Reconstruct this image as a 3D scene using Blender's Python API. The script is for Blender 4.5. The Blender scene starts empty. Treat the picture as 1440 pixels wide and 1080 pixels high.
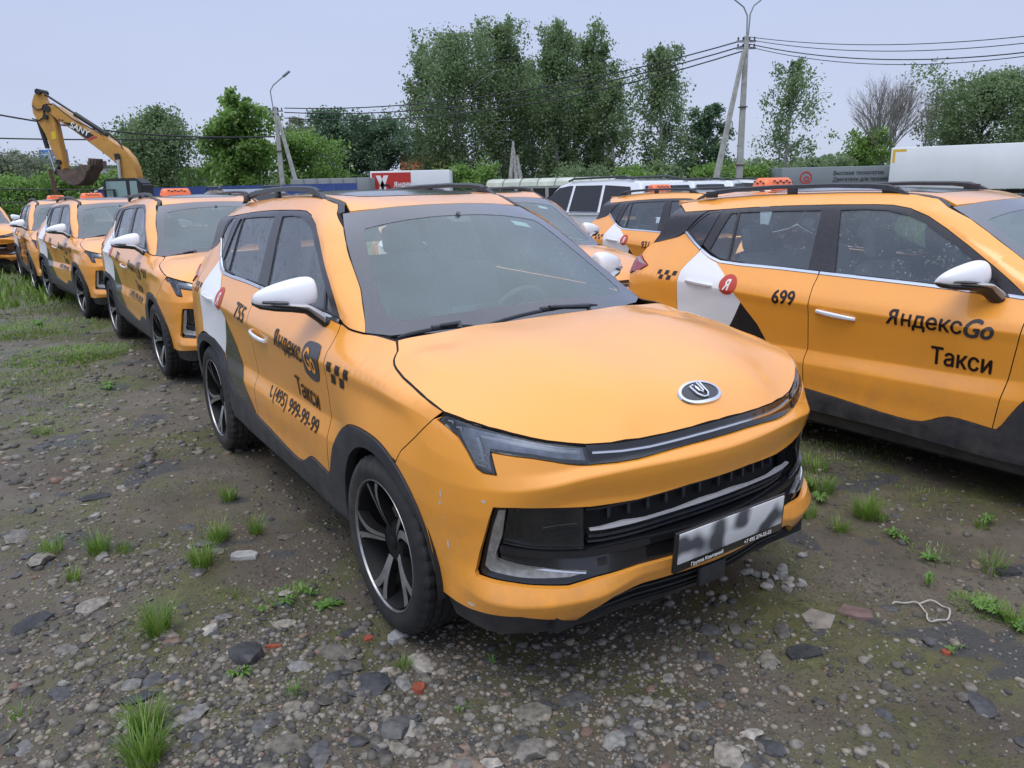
import numpy as np
import bpy, bmesh, math, random
from mathutils import Vector, Matrix
from mathutils.geometry import delaunay_2d_cdt
R = math.radians
scene = bpy.context.scene
COL = scene.collection
# ------------------------------------------------------------------ camera
PITCH, ROLL, CAM_H, FOCAL = 0.255932, -0.022666, 1.64228, 1052.287
cd = bpy.data.cameras.new('camera'); cam = bpy.data.objects.new('camera', cd); COL.objects.link(cam)
cd.sensor_width = 36.0; cd.lens = 36.0*FOCAL/1440.0; cd.clip_start = 0.05; cd.clip_end = 3000
cam.matrix_world = Matrix.Translation((0, 0, CAM_H)) @ Matrix.Rotation(math.pi/2-PITCH, 4, 'X') @ Matrix.Rotation(-ROLL*-1.0, 4, 'Z')
scene.camera = cam
# ------------------------------------------------------------------ sky and sun (overcast, bright)
W = bpy.data.worlds.new('World'); scene.world = W; W.use_nodes = True
nt = W.node_tree; nt.nodes.clear()
out = nt.nodes.new('ShaderNodeOutputWorld'); bg = nt.nodes.new('ShaderNodeBackground')
sky = nt.nodes.new('ShaderNodeTexSky'); sky.sky_type = 'NISHITA'; sky.sun_disc = False
sky.sun_elevation = R(48); sky.sun_rotation = R(200); sky.altitude = 150; sky.air_density = 1.0; sky.dust_density = 3.0; sky.ozone_density = 1.5
hsv = nt.nodes.new('ShaderNodeHueSaturation'); hsv.inputs['Saturation'].default_value = 0.30
nt.links.new(sky.outputs[0], hsv.inputs['Color'])
# even cloud deck: the clear sky is mixed into a pale blue-grey overcast that is a little brighter low down
tc = nt.nodes.new('ShaderNodeTexCoord'); sep = nt.nodes.new('ShaderNodeSeparateXYZ'); nt.links.new(tc.outputs['Generated'], sep.inputs[0])
cr = nt.nodes.new('ShaderNodeValToRGB'); nt.links.new(sep.outputs['Z'], cr.inputs[0])
cr.color_ramp.elements[0].position = 0.0; cr.color_ramp.elements[0].color = (0.62, 0.69, 0.86, 1)
cr.color_ramp.elements[1].position = 0.75; cr.color_ramp.elements[1].color = (0.60, 0.66, 0.80, 1)
e = cr.color_ramp.elements.new(0.12); e.color = (0.56, 0.64, 0.88, 1)
e = cr.color_ramp.elements.new(0.42); e.color = (0.50, 0.60, 0.89, 1)
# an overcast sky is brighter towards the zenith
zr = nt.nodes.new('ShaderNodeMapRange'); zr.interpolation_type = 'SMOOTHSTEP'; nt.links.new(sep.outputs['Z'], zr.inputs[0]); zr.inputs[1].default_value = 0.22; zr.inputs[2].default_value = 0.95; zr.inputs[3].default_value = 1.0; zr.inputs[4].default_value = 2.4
nz = nt.nodes.new('ShaderNodeTexNoise'); nz.inputs['Scale'].default_value = 2.2; nz.inputs['Detail'].default_value = 4
mp = nt.nodes.new('ShaderNodeMapping'); mp.inputs['Scale'].default_value = (1, 1, 3.0); nt.links.new(tc.outputs['Generated'], mp.inputs[0]); nt.links.new(mp.outputs[0], nz.inputs['Vector'])
cm = nt.nodes.new('ShaderNodeMapRange'); cm.inputs['To Min'].default_value = 8.5; cm.inputs['To Max'].default_value = 9.9; nt.links.new(nz.outputs[0], cm.inputs[0])
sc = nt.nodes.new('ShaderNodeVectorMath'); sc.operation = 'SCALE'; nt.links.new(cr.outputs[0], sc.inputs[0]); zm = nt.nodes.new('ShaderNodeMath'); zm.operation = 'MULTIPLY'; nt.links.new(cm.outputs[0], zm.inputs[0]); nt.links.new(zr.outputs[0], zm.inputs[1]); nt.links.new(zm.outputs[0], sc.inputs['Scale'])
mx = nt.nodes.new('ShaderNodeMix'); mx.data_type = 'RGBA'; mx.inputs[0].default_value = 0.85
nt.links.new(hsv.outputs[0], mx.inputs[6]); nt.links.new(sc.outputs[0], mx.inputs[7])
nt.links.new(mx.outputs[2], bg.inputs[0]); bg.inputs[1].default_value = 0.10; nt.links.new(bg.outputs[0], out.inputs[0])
sd = bpy.data.lights.new('sun', 'SUN'); sd.energy = 1.2; sd.angle = R(35); sd.color = (1.0, 0.96, 0.9)
sun = bpy.data.objects.new('sun', sd); COL.objects.link(sun)
SUN_EL, SUN_AZ = R(66), R(200)     # azimuth clockwise from +Y
sdv = Vector((math.sin(SUN_AZ)*math.cos(SUN_EL), math.cos(SUN_AZ)*math.cos(SUN_EL), math.sin(SUN_EL)))
sun.rotation_euler = sdv.to_track_quat('Z', 'Y').to_euler()
sky.sun_elevation = SUN_EL; sky.sun_rotation = SUN_AZ
scene.view_settings.view_transform = 'Standard'; scene.view_settings.look = 'None'
scene.view_settings.exposure = 0.18; scene.view_settings.gamma = 1.0
scene.render.engine = 'CYCLES'
# ---------- body surface of the taxi model (x forward, right side is y<0; built for the right side with s = +outward) ----------
def pchip(xk, yk, x):
    """monotone cubic through knots; yk may be (K,...)"""
    xk=np.asarray(xk,float); yk=np.asarray(yk,float); x=np.asarray(x,float)
    h=np.diff(xk); d=(np.diff(yk,axis=0).T/h).T
    m=np.zeros_like(yk)
    if len(xk)>2:
        a=d[:-1];b=d[1:]
        w1=(2*h[1:]+h[:-1]);w2=(h[1:]+2*h[:-1])
        sh=(-1,)+(1,)*(yk.ndim-1)
        w1=w1.reshape(sh);w2=w2.reshape(sh)
        with np.errstate(divide='ignore',invalid='ignore'):
            mm=(w1+w2)/(w1/a+w2/b)
        m[1:-1]=np.where(a*b>0,mm,0)
    m[0]=d[0];m[-1]=d[-1]
    i=np.clip(np.searchsorted(xk,x)-1,0,len(xk)-2)
    xx=np.clip(x,xk[0],xk[-1])
    t=(xx-xk[i])/h[i]; hh=h[i]
    sh=t.shape+(1,)*(yk.ndim-1)
    t=t.reshape(sh);hh=hh.reshape(sh)
    return (2*t**3-3*t**2+1)*yk[i]+(t**3-2*t**2+t)*hh*m[i]+(-2*t**3+3*t**2)*yk[i+1]+(t**3-t**2)*hh*m[i+1]
# plan reference line, from the nose centre along the right side to the tail centre (x, outward y)
REF=np.array([(2.165,0),(2.158,.12),(2.142,.24),(2.115,.37),(2.075,.50),(2.025,.625),(1.955,.73),(1.86,.803),(1.745,.845),(1.6,.866),(1.4,.878),(1.2,.878),(.9,.868),(.6,.861),(.2,.86),(-.2,.86),(-.6,.86),(-.9,.863),(-1.1,.87),(-1.3,.876),(-1.5,.874),(-1.7,.864),(-1.85,.850),(-1.97,.815),(-2.07,.745),(-2.135,.61),(-2.17,.42),(-2.19,.2),(-2.195,0)])
def _dense():
    t=np.concatenate([[0],np.cumsum(np.hypot(*np.diff(REF,axis=0).T))])
    # natural-ish catmull via fine cubic hermite with finite-difference tangents
    m=np.gradient(REF,t,axis=0); m[0]=(0,1); m[-1]=(0,-1)
    T=np.linspace(0,t[-1],3000); i=np.clip(np.searchsorted(t,T)-1,0,len(t)-2)
    h=(t[i+1]-t[i])[:,None]; s=((T-t[i])[:,None])/h
    P=(2*s**3-3*s**2+1)*REF[i]+(s**3-2*s**2+s)*h*m[i]+(-2*s**3+3*s**2)*REF[i+1]+(s**3-s**2)*h*m[i+1]
    for _ in range(60): P[1:-1]=(P[:-2]+2*P[1:-1]+P[2:])/4
    U=np.concatenate([[0],np.cumsum(np.hypot(*np.diff(P,axis=0).T))])
    Tn=np.gradient(P,U,axis=0); Tn/=np.hypot(*Tn.T)[:,None]
    N=np.stack([Tn[:,1],-Tn[:,0]],1)   # outward
    N[0]=(1,0);N[-1]=(-1,0)
    return U,P,N
RU,RP,RN=_dense(); UMAX=RU[-1]
def ref(u):
    return np.stack([np.interp(u,RU,RP[:,0]),np.interp(u,RU,RP[:,1])],-1),np.stack([np.interp(u,RU,RN[:,0]),np.interp(u,RU,RN[:,1])],-1)
def x2u(x):   # side region
    x=np.asarray(x,float); return np.interp(-x,-RP[:,0],RU)
def y2u(y):   # front region, 0<=y<.8
    k=RU<1.2; return np.interp(y,RP[k,1],RU[k])
# stations: (u, [(z, d) x 12])
def _side(x,rows):
    (p,n)=ref(x2u(x)); return (float(x2u(x)),[(z,y-p[1]) for z,y in rows])
ST=[
 (0.0,[(.20,-.12),(.30,-.03),(.42,.015),(.52,.01),(.60,.0),(.69,-.002),(.798,.024),(.826,-.006),(.884,-.025),(.93,-.075),(.97,-.14),(1.0,-.2),(1.040,-0.280)]),
 (float(y2u(.3)),[(.20,-.12),(.30,-.03),(.42,.015),(.52,.01),(.60,.0),(.69,-.002),(.798,.024),(.824,-.006),(.882,-.025),(.93,-.075),(.97,-.14),(1.0,-.2),(1.040,-0.280)]),
 (float(y2u(.5)),[(.20,-.08),(.31,.012),(.385,.05),(.50,.01),(.60,.0),(.70,.0),(.785,.024),(.815,-.004),(.872,-.022),(.92,-.075),(.96,-.14),(1.0,-.2),(1.040,-0.280)]),
 (float(y2u(.66)),[(.20,-.05),(.31,.025),(.38,.055),(.49,.015),(.58,.006),(.68,.004),(.76,.022),(.80,.0),(.875,-.02),(.92,-.055),(.96,-.11),(1.0,-.18),(1.040,-0.260)]),
 (float(x2u(1.93)),[(.20,-.04),(.31,.018),(.38,.042),(.48,.004),(.57,.002),(.66,.012),(.75,.016),(.80,.004),(.885,-.018),(.93,-.04),(.965,-.08),(1.0,-.14),(1.040,-0.220)]),
 (float(x2u(1.82)),[(.20,-.05),(.31,-.005),(.385,-.002),(.47,-.008),(.56,-.004),(.65,.006),(.75,.01),(.82,.003),(.90,-.012),(.945,-.028),(.975,-.06),(1.01,-.11),(1.050,-0.190)]),
 _side(1.70,[(.20,.80),(.31,.835),(.385,.84),(.46,.845),(.55,.85),(.64,.857),(.75,.86),(.84,.853),(.93,.835),(.972,.818),(.99,.795),(1.03,.745),(1.05,0.7)]),
 _side(1.50,[(.20,.82),(.31,.85),(.385,.86),(.46,.867),(.55,.875),(.64,.884),(.76,.884),(.905,.860),(.953,.862),(.985,.842),(1.01,.80),(1.05,.728),(1.075,0.66)]),
 _side(1.28,[(.20,.82),(.31,.85),(.385,.86),(.46,.87),(.55,.88),(.64,.89),(.76,.890),(.905,.858),(.957,.863),(.998,.848),(1.03,.79),(1.075,.712),(1.11,0.64)]),
 _side(1.05,[(.20,.82),(.31,.85),(.385,.858),(.46,.865),(.55,.872),(.64,.878),(.75,.872),(.900,.857),(.957,.864),(1.0,.85),(1.045,.785),(1.075,.745),(1.10,.71)]),
 _side(.80,[(.20,.815),(.30,.85),(.40,.86),(.46,.86),(.55,.864),(.62,.863),(.715,.840),(.900,.856),(.957,.865),(1.0,.85),(1.105,.77),(1.16,.748),(1.21,.678)]),
 _side(.50,[(.20,.81),(.30,.85),(.40,.86),(.46,.858),(.55,.862),(.615,.862),(.70,.831),(.900,.855),(.955,.866),(1.0,.85),(1.125,.772),(1.345,.70),(1.41,0.603)]),
 _side(.20,[(.20,.81),(.30,.85),(.40,.86),(.46,.857),(.55,.862),(.61,.861),(.695,.830),(.902,.854),(.958,.866),(1.005,.85),(1.135,.772),(1.52,.612),(1.557,0.528)]),
 _side(0.0,[(.20,.81),(.30,.85),(.40,.86),(.46,.857),(.55,.862),(.608,.861),(.690,.830),(.905,.854),(.963,.866),(1.01,.85),(1.14,.772),(1.533,.612),(1.614,.514)]),
 _side(-.4,[(.20,.81),(.30,.85),(.40,.86),(.46,.856),(.55,.862),(.605,.861),(.685,.830),(.915,.854),(.972,.866),(1.02,.85),(1.15,.772),(1.54,.612),(1.622,0.512)]),
 _side(-.8,[(.20,.81),(.30,.85),(.40,.86),(.46,.858),(.55,.862),(.605,.862),(.685,.840),(.935,.856),(.992,.866),(1.04,.85),(1.165,.772),(1.52,.618),(1.615,0.508)]),
 _side(-1.05,[(.20,.81),(.30,.85),(.40,.862),(.46,.864),(.55,.87),(.605,.871),(.70,.856),(.950,.861),(1.005,.870),(1.055,.85),(1.18,.77),(1.505,.628),(1.607,0.5)]),
 _side(-1.3,[(.20,.81),(.30,.85),(.40,.865),(.46,.87),(.55,.88),(.64,.886),(.74,.884),(.86,.874),(1.02,.872),(1.075,.85),(1.24,.745),(1.49,.635),(1.595,0.49)]),
 _side(-1.55,[(.20,.81),(.30,.85),(.40,.862),(.46,.868),(.55,.88),(.64,.885),(.74,.882),(.88,.872),(1.03,.868),(1.09,.84),(1.32,.688),(1.48,.635),(1.578,0.48)]),
 _side(-1.80,[(.20,.78),(.30,.82),(.40,.84),(.46,.846),(.55,.85),(.64,.852),(.74,.852),(.90,.85),(1.04,.84),(1.12,.79),(1.29,.68),(1.47,.62),(1.55,0.47)]),
 (float(x2u(-1.98)),[(.24,-.06),(.32,-.02),(.40,.01),(.46,.012),(.55,.012),(.62,.008),(.72,.0),(.88,-.01),(1.03,-.02),(1.12,-.06),(1.26,-.14),(1.40,-.22),(1.440,-0.300)]),
 (UMAX-.60,[(.24,-.06),(.32,-.0),(.40,.02),(.46,.02),(.55,.015),(.62,.0),(.72,-.03),(.88,-.035),(1.03,-.05),(1.12,-.10),(1.26,-.20),(1.40,-.3),(1.440,-0.380)]),
 (UMAX,[(.24,-.06),(.32,-.0),(.40,.02),(.46,.02),(.55,.015),(.62,.0),(.72,-.05),(.88,-.05),(1.03,-.06),(1.12,-.11),(1.26,-.21),(1.40,-.3),(1.440,-0.380)]),
]
SU=np.array([s[0] for s in ST]); SK=np.array([s[1] for s in ST])   # (S,12,2)
ROOF_SIDE=None
def body(u,z,off=0.0):
    """surface point for (u,z); y is outward (positive). vectorised"""
    u=np.asarray(u,float);z=np.asarray(z,float);shp=u.shape
    u=u.ravel();z=z.ravel()
    K=pchip(SU,SK,u)                      # (n,12,2)
    zk=K[:,:,0];dk=K[:,:,1]
    i=np.clip((z[:,None]>zk).sum(1)-1,0,zk.shape[1]-2)
    n=np.arange(len(u))
    # slopes, limited hermite with slight rounding of creases
    h=np.diff(zk,axis=1);s=np.diff(dk,axis=1)/h
    m=np.empty_like(dk);m[:,0]=s[:,0];m[:,-1]=s[:,-1];m[:,1:-1]=(s[:,:-1]+s[:,1:])*.5
    t=(z-zk[n,i])/h[n,i]
    a=dk[n,i];b=dk[n,i+1];lin=a+(b-a)*t
    her=(2*t**3-3*t**2+1)*a+(t**3-2*t**2+t)*h[n,i]*m[n,i]+(-2*t**3+3*t**2)*b+(t**3-t**2)*h[n,i]*m[n,i+1]
    inb=(t>=0)&(t<=1)
    d=np.where(inb,.72*lin+.28*her,lin)
    p,nn=ref(u)
    d=d+off
    out=np.stack([p[:,0]+nn[:,0]*d,p[:,1]+nn[:,1]*d,z],-1)
    return out.reshape(shp+(3,))

def crease_lines(ks, dom, umin=0.0, umax=None):
    """knot lines of the body surface in the panel's own 2D domain"""
    U=np.arange(umin, UMAX if umax is None else umax, .02); K=pchip(SU,SK,U); out=[]
    X=ref(U)[0][:,0]
    for k in ks:
        z=K[:,k,0]
        if dom=='XZ':
            m=(U>.95)&(U<UMAX-.75); out.append(np.stack([X[m],z[m]],1))
        else:
            out.append(np.stack([U,z],1)); out.append(np.stack([-U,z],1))
    return out
# ------------------------------------------------------------------ helpers
rng = random.Random(7)
MATS = {}
def mat(name, col, rough=0.5, metal=0.0, coat=0.0, spec=0.5, noise=None, bump=None, emis=None, coat_rough=0.05, alpha=None):
    """principled material; noise=(scale, amount[, detail]) varies value, bump=(scale,strength[,distance])"""
    m = bpy.data.materials.new(name); m.use_nodes = True; t = m.node_tree; b = t.nodes['Principled BSDF']
    b.inputs['Base Color'].default_value = (*col, 1); b.inputs['Roughness'].default_value = rough; b.inputs['Metallic'].default_value = metal
    b.inputs['Coat Weight'].default_value = coat; b.inputs['Coat Roughness'].default_value = coat_rough; b.inputs['Specular IOR Level'].default_value = spec
    tcn = t.nodes.new('ShaderNodeTexCoord')
    if noise:
        n = t.nodes.new('ShaderNodeTexNoise'); n.inputs['Scale'].default_value = noise[0]; n.inputs['Detail'].default_value = noise[2] if len(noise) > 2 else 5
        t.links.new(tcn.outputs['Object'], n.inputs['Vector'])
        r = t.nodes.new('ShaderNodeMapRange'); r.inputs['From Min'].default_value = 0.3; r.inputs['From Max'].default_value = 0.7
        r.inputs['To Min'].default_value = 1-noise[1]; r.inputs['To Max'].default_value = 1+noise[1]; t.links.new(n.outputs[0], r.inputs[0])
        s = t.nodes.new('ShaderNodeVectorMath'); s.operation = 'SCALE'; s.inputs[0].default_value = col; t.links.new(r.outputs[0], s.inputs['Scale']); t.links.new(s.outputs[0], b.inputs['Base Color'])
    if bump:
        n = t.nodes.new('ShaderNodeTexNoise'); n.inputs['Scale'].default_value = bump[0]; n.inputs['Detail'].default_value = 4; t.links.new(tcn.outputs['Object'], n.inputs['Vector'])
        bp = t.nodes.new('ShaderNodeBump'); bp.inputs['Strength'].default_value = bump[1]; bp.inputs['Distance'].default_value = bump[2] if len(bump) > 2 else 0.01
        t.links.new(n.outputs[0], bp.inputs['Height']); t.links.new(bp.outputs[0], b.inputs['Normal'])
    if emis: b.inputs['Emission Color'].default_value = (*emis[0], 1); b.inputs['Emission Strength'].default_value = emis[1]
    MATS[name] = m; return m
def add_dirt(m, lo, hi, col, amount, scale=6.0):
    """road dirt that gets denser towards the ground (object z below hi), with a ragged noise edge"""
    t = m.node_tree; b = t.nodes['Principled BSDF']; tcn = t.nodes.new('ShaderNodeTexCoord')
    sp = t.nodes.new('ShaderNodeSeparateXYZ'); t.links.new(tcn.outputs['Object'], sp.inputs[0])
    mr = t.nodes.new('ShaderNodeMapRange'); mr.inputs['From Min'].default_value = hi; mr.inputs['From Max'].default_value = lo; t.links.new(sp.outputs['Z'], mr.inputs[0])
    n = t.nodes.new('ShaderNodeTexNoise'); n.inputs['Scale'].default_value = scale; n.inputs['Detail'].default_value = 8; n.inputs['Roughness'].default_value = 0.7; t.links.new(tcn.outputs['Object'], n.inputs['Vector'])
    nr = t.nodes.new('ShaderNodeMapRange'); nr.inputs['From Min'].default_value = 0.35; nr.inputs['From Max'].default_value = 0.68; t.links.new(n.outputs[0], nr.inputs[0])
    ml = t.nodes.new('ShaderNodeMath'); ml.operation = 'MULTIPLY'; t.links.new(mr.outputs[0], ml.inputs[0]); t.links.new(nr.outputs[0], ml.inputs[1])
    m2 = t.nodes.new('ShaderNodeMath'); m2.operation = 'MULTIPLY'; m2.inputs[1].default_value = amount; t.links.new(ml.outputs[0], m2.inputs[0])
    x = t.nodes.new('ShaderNodeMix'); x.data_type = 'RGBA'; t.links.new(m2.outputs[0], x.inputs[0])
    li = b.inputs['Base Color'].links
    if li: t.links.new(li[0].from_socket, x.inputs[6])
    else: x.inputs[6].default_value = b.inputs['Base Color'].default_value
    x.inputs[7].default_value = (*col, 1); t.links.new(x.outputs[2], b.inputs['Base Color'])
    rr = t.nodes.new('ShaderNodeMix'); rr.data_type = 'FLOAT'; t.links.new(m2.outputs[0], rr.inputs[0]); rr.inputs[2].default_value = b.inputs['Roughness'].default_value; rr.inputs[3].default_value = 0.9
    t.links.new(rr.outputs[0], b.inputs['Roughness'])
def paint_wear(m, amount=.5):
    """rain-washed dust: coat roughness varies in streaks and specks"""
    t = m.node_tree; b = t.nodes['Principled BSDF']; tcn = t.nodes.new('ShaderNodeTexCoord'); mp_ = t.nodes.new('ShaderNodeMapping'); mp_.inputs['Scale'].default_value = (9, 9, 2.2); t.links.new(tcn.outputs['Object'], mp_.inputs[0])
    n = t.nodes.new('ShaderNodeTexNoise'); n.inputs['Scale'].default_value = 1.6; n.inputs['Detail'].default_value = 9; n.inputs['Roughness'].default_value = .7; t.links.new(mp_.outputs[0], n.inputs['Vector'])
    r = t.nodes.new('ShaderNodeMapRange'); r.inputs[1].default_value = .35; r.inputs[2].default_value = .68; r.inputs[3].default_value = .045; r.inputs[4].default_value = .045+.30*amount; t.links.new(n.outputs[0], r.inputs[0]); t.links.new(r.outputs[0], b.inputs['Coat Roughness'])
    v = t.nodes.new('ShaderNodeTexVoronoi'); v.inputs['Scale'].default_value = 150; t.links.new(tcn.outputs['Object'], v.inputs['Vector']); g = t.nodes.new('ShaderNodeMapRange'); g.inputs[1].default_value = .34; g.inputs[2].default_value = .12; t.links.new(v.outputs['Distance'], g.inputs[0])
    n2 = t.nodes.new('ShaderNodeTexNoise'); n2.inputs['Scale'].default_value = 7; n2.inputs['Detail'].default_value = 5; t.links.new(tcn.outputs['Object'], n2.inputs['Vector']); g2 = t.nodes.new('ShaderNodeMapRange'); g2.inputs[1].default_value = .5; g2.inputs[2].default_value = .6; t.links.new(n2.outputs[0], g2.inputs[0])
    mm = t.nodes.new('ShaderNodeMath'); mm.operation = 'MULTIPLY'; t.links.new(g.outputs[0], mm.inputs[0]); t.links.new(g2.outputs[0], mm.inputs[1]); bp = t.nodes.new('ShaderNodeBump'); bp.inputs['Strength'].default_value = .22; bp.inputs['Distance'].default_value = .002; t.links.new(mm.outputs[0], bp.inputs['Height']); t.links.new(bp.outputs[0], b.inputs['Coat Normal'])
def glass(name, tint, gloss_rough=0.02, refl=1.0, drops=False, transp=1.0, haze=0.0, film=(.34, .40, .42)):
    m = bpy.data.materials.new(name); m.use_nodes = True; t = m.node_tree; t.nodes.clear()
    o = t.nodes.new('ShaderNodeOutputMaterial'); tr = t.nodes.new('ShaderNodeBsdfTransparent'); tr.inputs[0].default_value = (*tint, 1)
    gl = t.nodes.new('ShaderNodeBsdfGlossy'); gl.inputs['Roughness'].default_value = gloss_rough; gl.inputs[0].default_value = (refl, refl, refl, 1)
    fr = t.nodes.new('ShaderNodeFresnel'); fr.inputs[0].default_value = 1.65
    mxs = t.nodes.new('ShaderNodeMixShader'); t.links.new(fr.outputs[0], mxs.inputs[0]); t.links.new(tr.outputs[0], mxs.inputs[1]); t.links.new(gl.outputs[0], mxs.inputs[2])
    last = mxs
    tcn = t.nodes.new('ShaderNodeTexCoord')
    if haze:      # pale diffuse veil, paints the sky's reflection into the pane
        df = t.nodes.new('ShaderNodeBsdfDiffuse'); df.inputs[0].default_value = (*film, 1)
        n = t.nodes.new('ShaderNodeTexNoise'); n.inputs['Scale'].default_value = 3.0; n.inputs['Detail'].default_value = 6; t.links.new(tcn.outputs['Object'], n.inputs['Vector'])
        mr = t.nodes.new('ShaderNodeMapRange'); mr.inputs['To Min'].default_value = haze*0.6; mr.inputs['To Max'].default_value = haze*1.4; t.links.new(n.outputs[0], mr.inputs[0])
        m3 = t.nodes.new('ShaderNodeMixShader'); t.links.new(mr.outputs[0], m3.inputs[0]); t.links.new(last.outputs[0], m3.inputs[1]); t.links.new(df.outputs[0], m3.inputs[2]); last = m3
    if drops:     # rain drops: small lens bumps, pale rims
        v = t.nodes.new('ShaderNodeTexVoronoi'); v.inputs['Scale'].default_value = drops; v.inputs['Randomness'].default_value = 1
        mpn = t.nodes.new('ShaderNodeMapping'); mpn.inputs['Scale'].default_value = (1, 0.3, 0.75); t.links.new(tcn.outputs['Object'], mpn.inputs[0]); t.links.new(mpn.outputs[0], v.inputs['Vector'])
        bw = t.nodes.new('ShaderNodeMapRange'); bw.inputs['From Min'].default_value = 0.42; bw.inputs['From Max'].default_value = 0.15; t.links.new(v.outputs['Distance'], bw.inputs[0])
        n2 = t.nodes.new('ShaderNodeTexNoise'); n2.inputs['Scale'].default_value = drops*0.25; t.links.new(tcn.outputs['Object'], n2.inputs['Vector'])
        g = t.nodes.new('ShaderNodeMath'); g.operation = 'GREATER_THAN'; g.inputs[1].default_value = 0.55; t.links.new(n2.outputs[0], g.inputs[0])
        mm = t.nodes.new('ShaderNodeMath'); mm.operation = 'MULTIPLY'; t.links.new(bw.outputs[0], mm.inputs[0]); t.links.new(g.outputs[0], mm.inputs[1])
        bp = t.nodes.new('ShaderNodeBump'); bp.inputs['Strength'].default_value = 0.6; bp.inputs['Distance'].default_value = 0.004; t.links.new(mm.outputs[0], bp.inputs['Height'])
        t.links.new(bp.outputs[0], gl.inputs['Normal']); t.links.new(bp.outputs[0], fr.inputs['Normal'])
        dd = t.nodes.new('ShaderNodeBsdfDiffuse'); dd.inputs[0].default_value = (0.45, 0.52, 0.52, 1)
        m5 = t.nodes.new('ShaderNodeMath'); m5.operation = 'MULTIPLY'; m5.inputs[1].default_value = 0.16; t.links.new(mm.outputs[0], m5.inputs[0])
        m4 = t.nodes.new('ShaderNodeMixShader'); t.links.new(m5.outputs[0], m4.inputs[0]); t.links.new(last.outputs[0], m4.inputs[1]); t.links.new(dd.outputs[0], m4.inputs[2]); last = m4
    t.links.new(last.outputs[0], o.inputs[0]); MATS[name] = m; return m

def shade_seams(o):
    """the turned-in rim of a painted panel is unpainted shadow-dark sealer inside the shut line"""
    me = o.data; me.materials.append(MATS['seam_shade'])
    me.polygons.foreach_set('material_index', [1 if len(p.vertices) == 4 else 0 for p in me.polygons])
def link(name, me, m=None, parent=None, **props):
    if me is not None and me.name in PENDING:
        nn = PENDING.pop(me.name); ln = np.zeros((len(me.loops), 3))
        for pg in me.polygons:
            if len(pg.vertices) == 3:
                for li in pg.loop_indices: ln[li] = nn[me.loops[li].vertex_index]
        me.normals_split_custom_set(ln.tolist())
    o = bpy.data.objects.new(name, me); COL.objects.link(o)
    if m is not None and me is not None and hasattr(me, 'materials') and len(me.materials) == 0: me.materials.append(m if not isinstance(m, str) else MATS[m])
    if parent is not None: o.parent = parent
    for k, v in props.items(): o[k] = v
    return o
def pydata(V, F, sharp=None, smooth=True):
    me = bpy.data.meshes.new('mesh'); me.from_pydata([tuple(map(float, v)) for v in V], [], F); me.update()
    for V0, N0 in PANN[-6:][::-1]:
        if len(V0) == len(V) and np.allclose(np.abs(V0[:, [0, 2]]), np.abs(np.asarray(V)[:, [0, 2]]), atol=1e-6):
            fl = np.array(N0); s = np.where(np.asarray(V)[:, 1]*V0[:, 1] < 0, -1.0, 1.0); fl[:, 1] *= s; PENDING[me.name] = fl; break
    if smooth: me.shade_smooth()
    if sharp is not None: me.set_sharp_from_angle(angle=sharp)
    return me
def from_bm(bm, smooth=True, sharp=R(38)):
    me = bpy.data.meshes.new('mesh'); bm.normal_update(); bm.to_mesh(me); bm.free()
    if smooth: me.shade_smooth()
    if smooth and sharp is not None: me.set_sharp_from_angle(angle=sharp)
    return me
def thing(name, label, cat, loc=(0, 0, 0), rz=0.0, group=None):
    o = bpy.data.objects.new(name, None); COL.objects.link(o); o.empty_display_size = 0.2
    o.location = loc; o.rotation_euler = (0, 0, rz); o['label'] = label; o['category'] = cat
    if group: o['group'] = group
    return o
def tag(o, label, cat, group=None):
    o['label'] = label; o['category'] = cat
    if group: o['group'] = group
    return o
def children(o): return [c for c in COL.objects if c.parent is o]
CH = {}
def copy_tree(root, **kw):
    """copy a thing with parts and sub-parts (mesh data shared)"""
    kids = {}
    for o in COL.objects:
        if o.parent is not None: kids.setdefault(o.parent.name, []).append(o)
    def cp(o, par):
        c = o.copy(); COL.objects.link(c)
        if par is not None: c.parent = par
        for k in kids.get(o.name, []): cp(k, c)
        return c
    return cp(root, None)

def densify(poly, res, closed=True):
    out = []; n = len(poly)
    for i in range(n if closed else n-1):
        a = np.array(poly[i], float); b = np.array(poly[(i+1) % n], float); k = max(1, int(math.ceil(np.hypot(*(b-a))/res)))
        for j in range(k): out.append(a+(b-a)*j/k)
    if not closed: out.append(np.array(poly[-1], float))
    return np.array(out)
def inside(P, poly):
    x, y = P[:, 0], P[:, 1]; c = np.zeros(len(P), bool); n = len(poly); j = n-1
    for i in range(n):
        xi, yi = poly[i]; xj, yj = poly[j]
        if yi != yj: c ^= ((yi > y) != (yj > y)) & (x < (xj-xi)*(y-yi)/(yj-yi)+xi)
        j = i
    return c
def area(poly): p = np.asarray(poly); return 0.5*np.sum(p[:, 0]*np.roll(p[:, 1], -1)-np.roll(p[:, 0], -1)*p[:, 1])
def inset_poly(poly, d):
    """move the outline inwards by d (outwards if negative)"""
    p = np.asarray(poly, float); n = len(p)
    if area(p) < 0: p = p[::-1]
    e = np.roll(p, -1, 0)-p; L = np.hypot(e[:, 0], e[:, 1]); L[L == 0] = 1; nr = np.stack([-e[:, 1], e[:, 0]], 1)/L[:, None]
    m = nr+np.roll(nr, 1, 0); k = (m*nr).sum(1); k = np.maximum(k, 0.45); return p+m/k[:, None]*d
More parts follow.
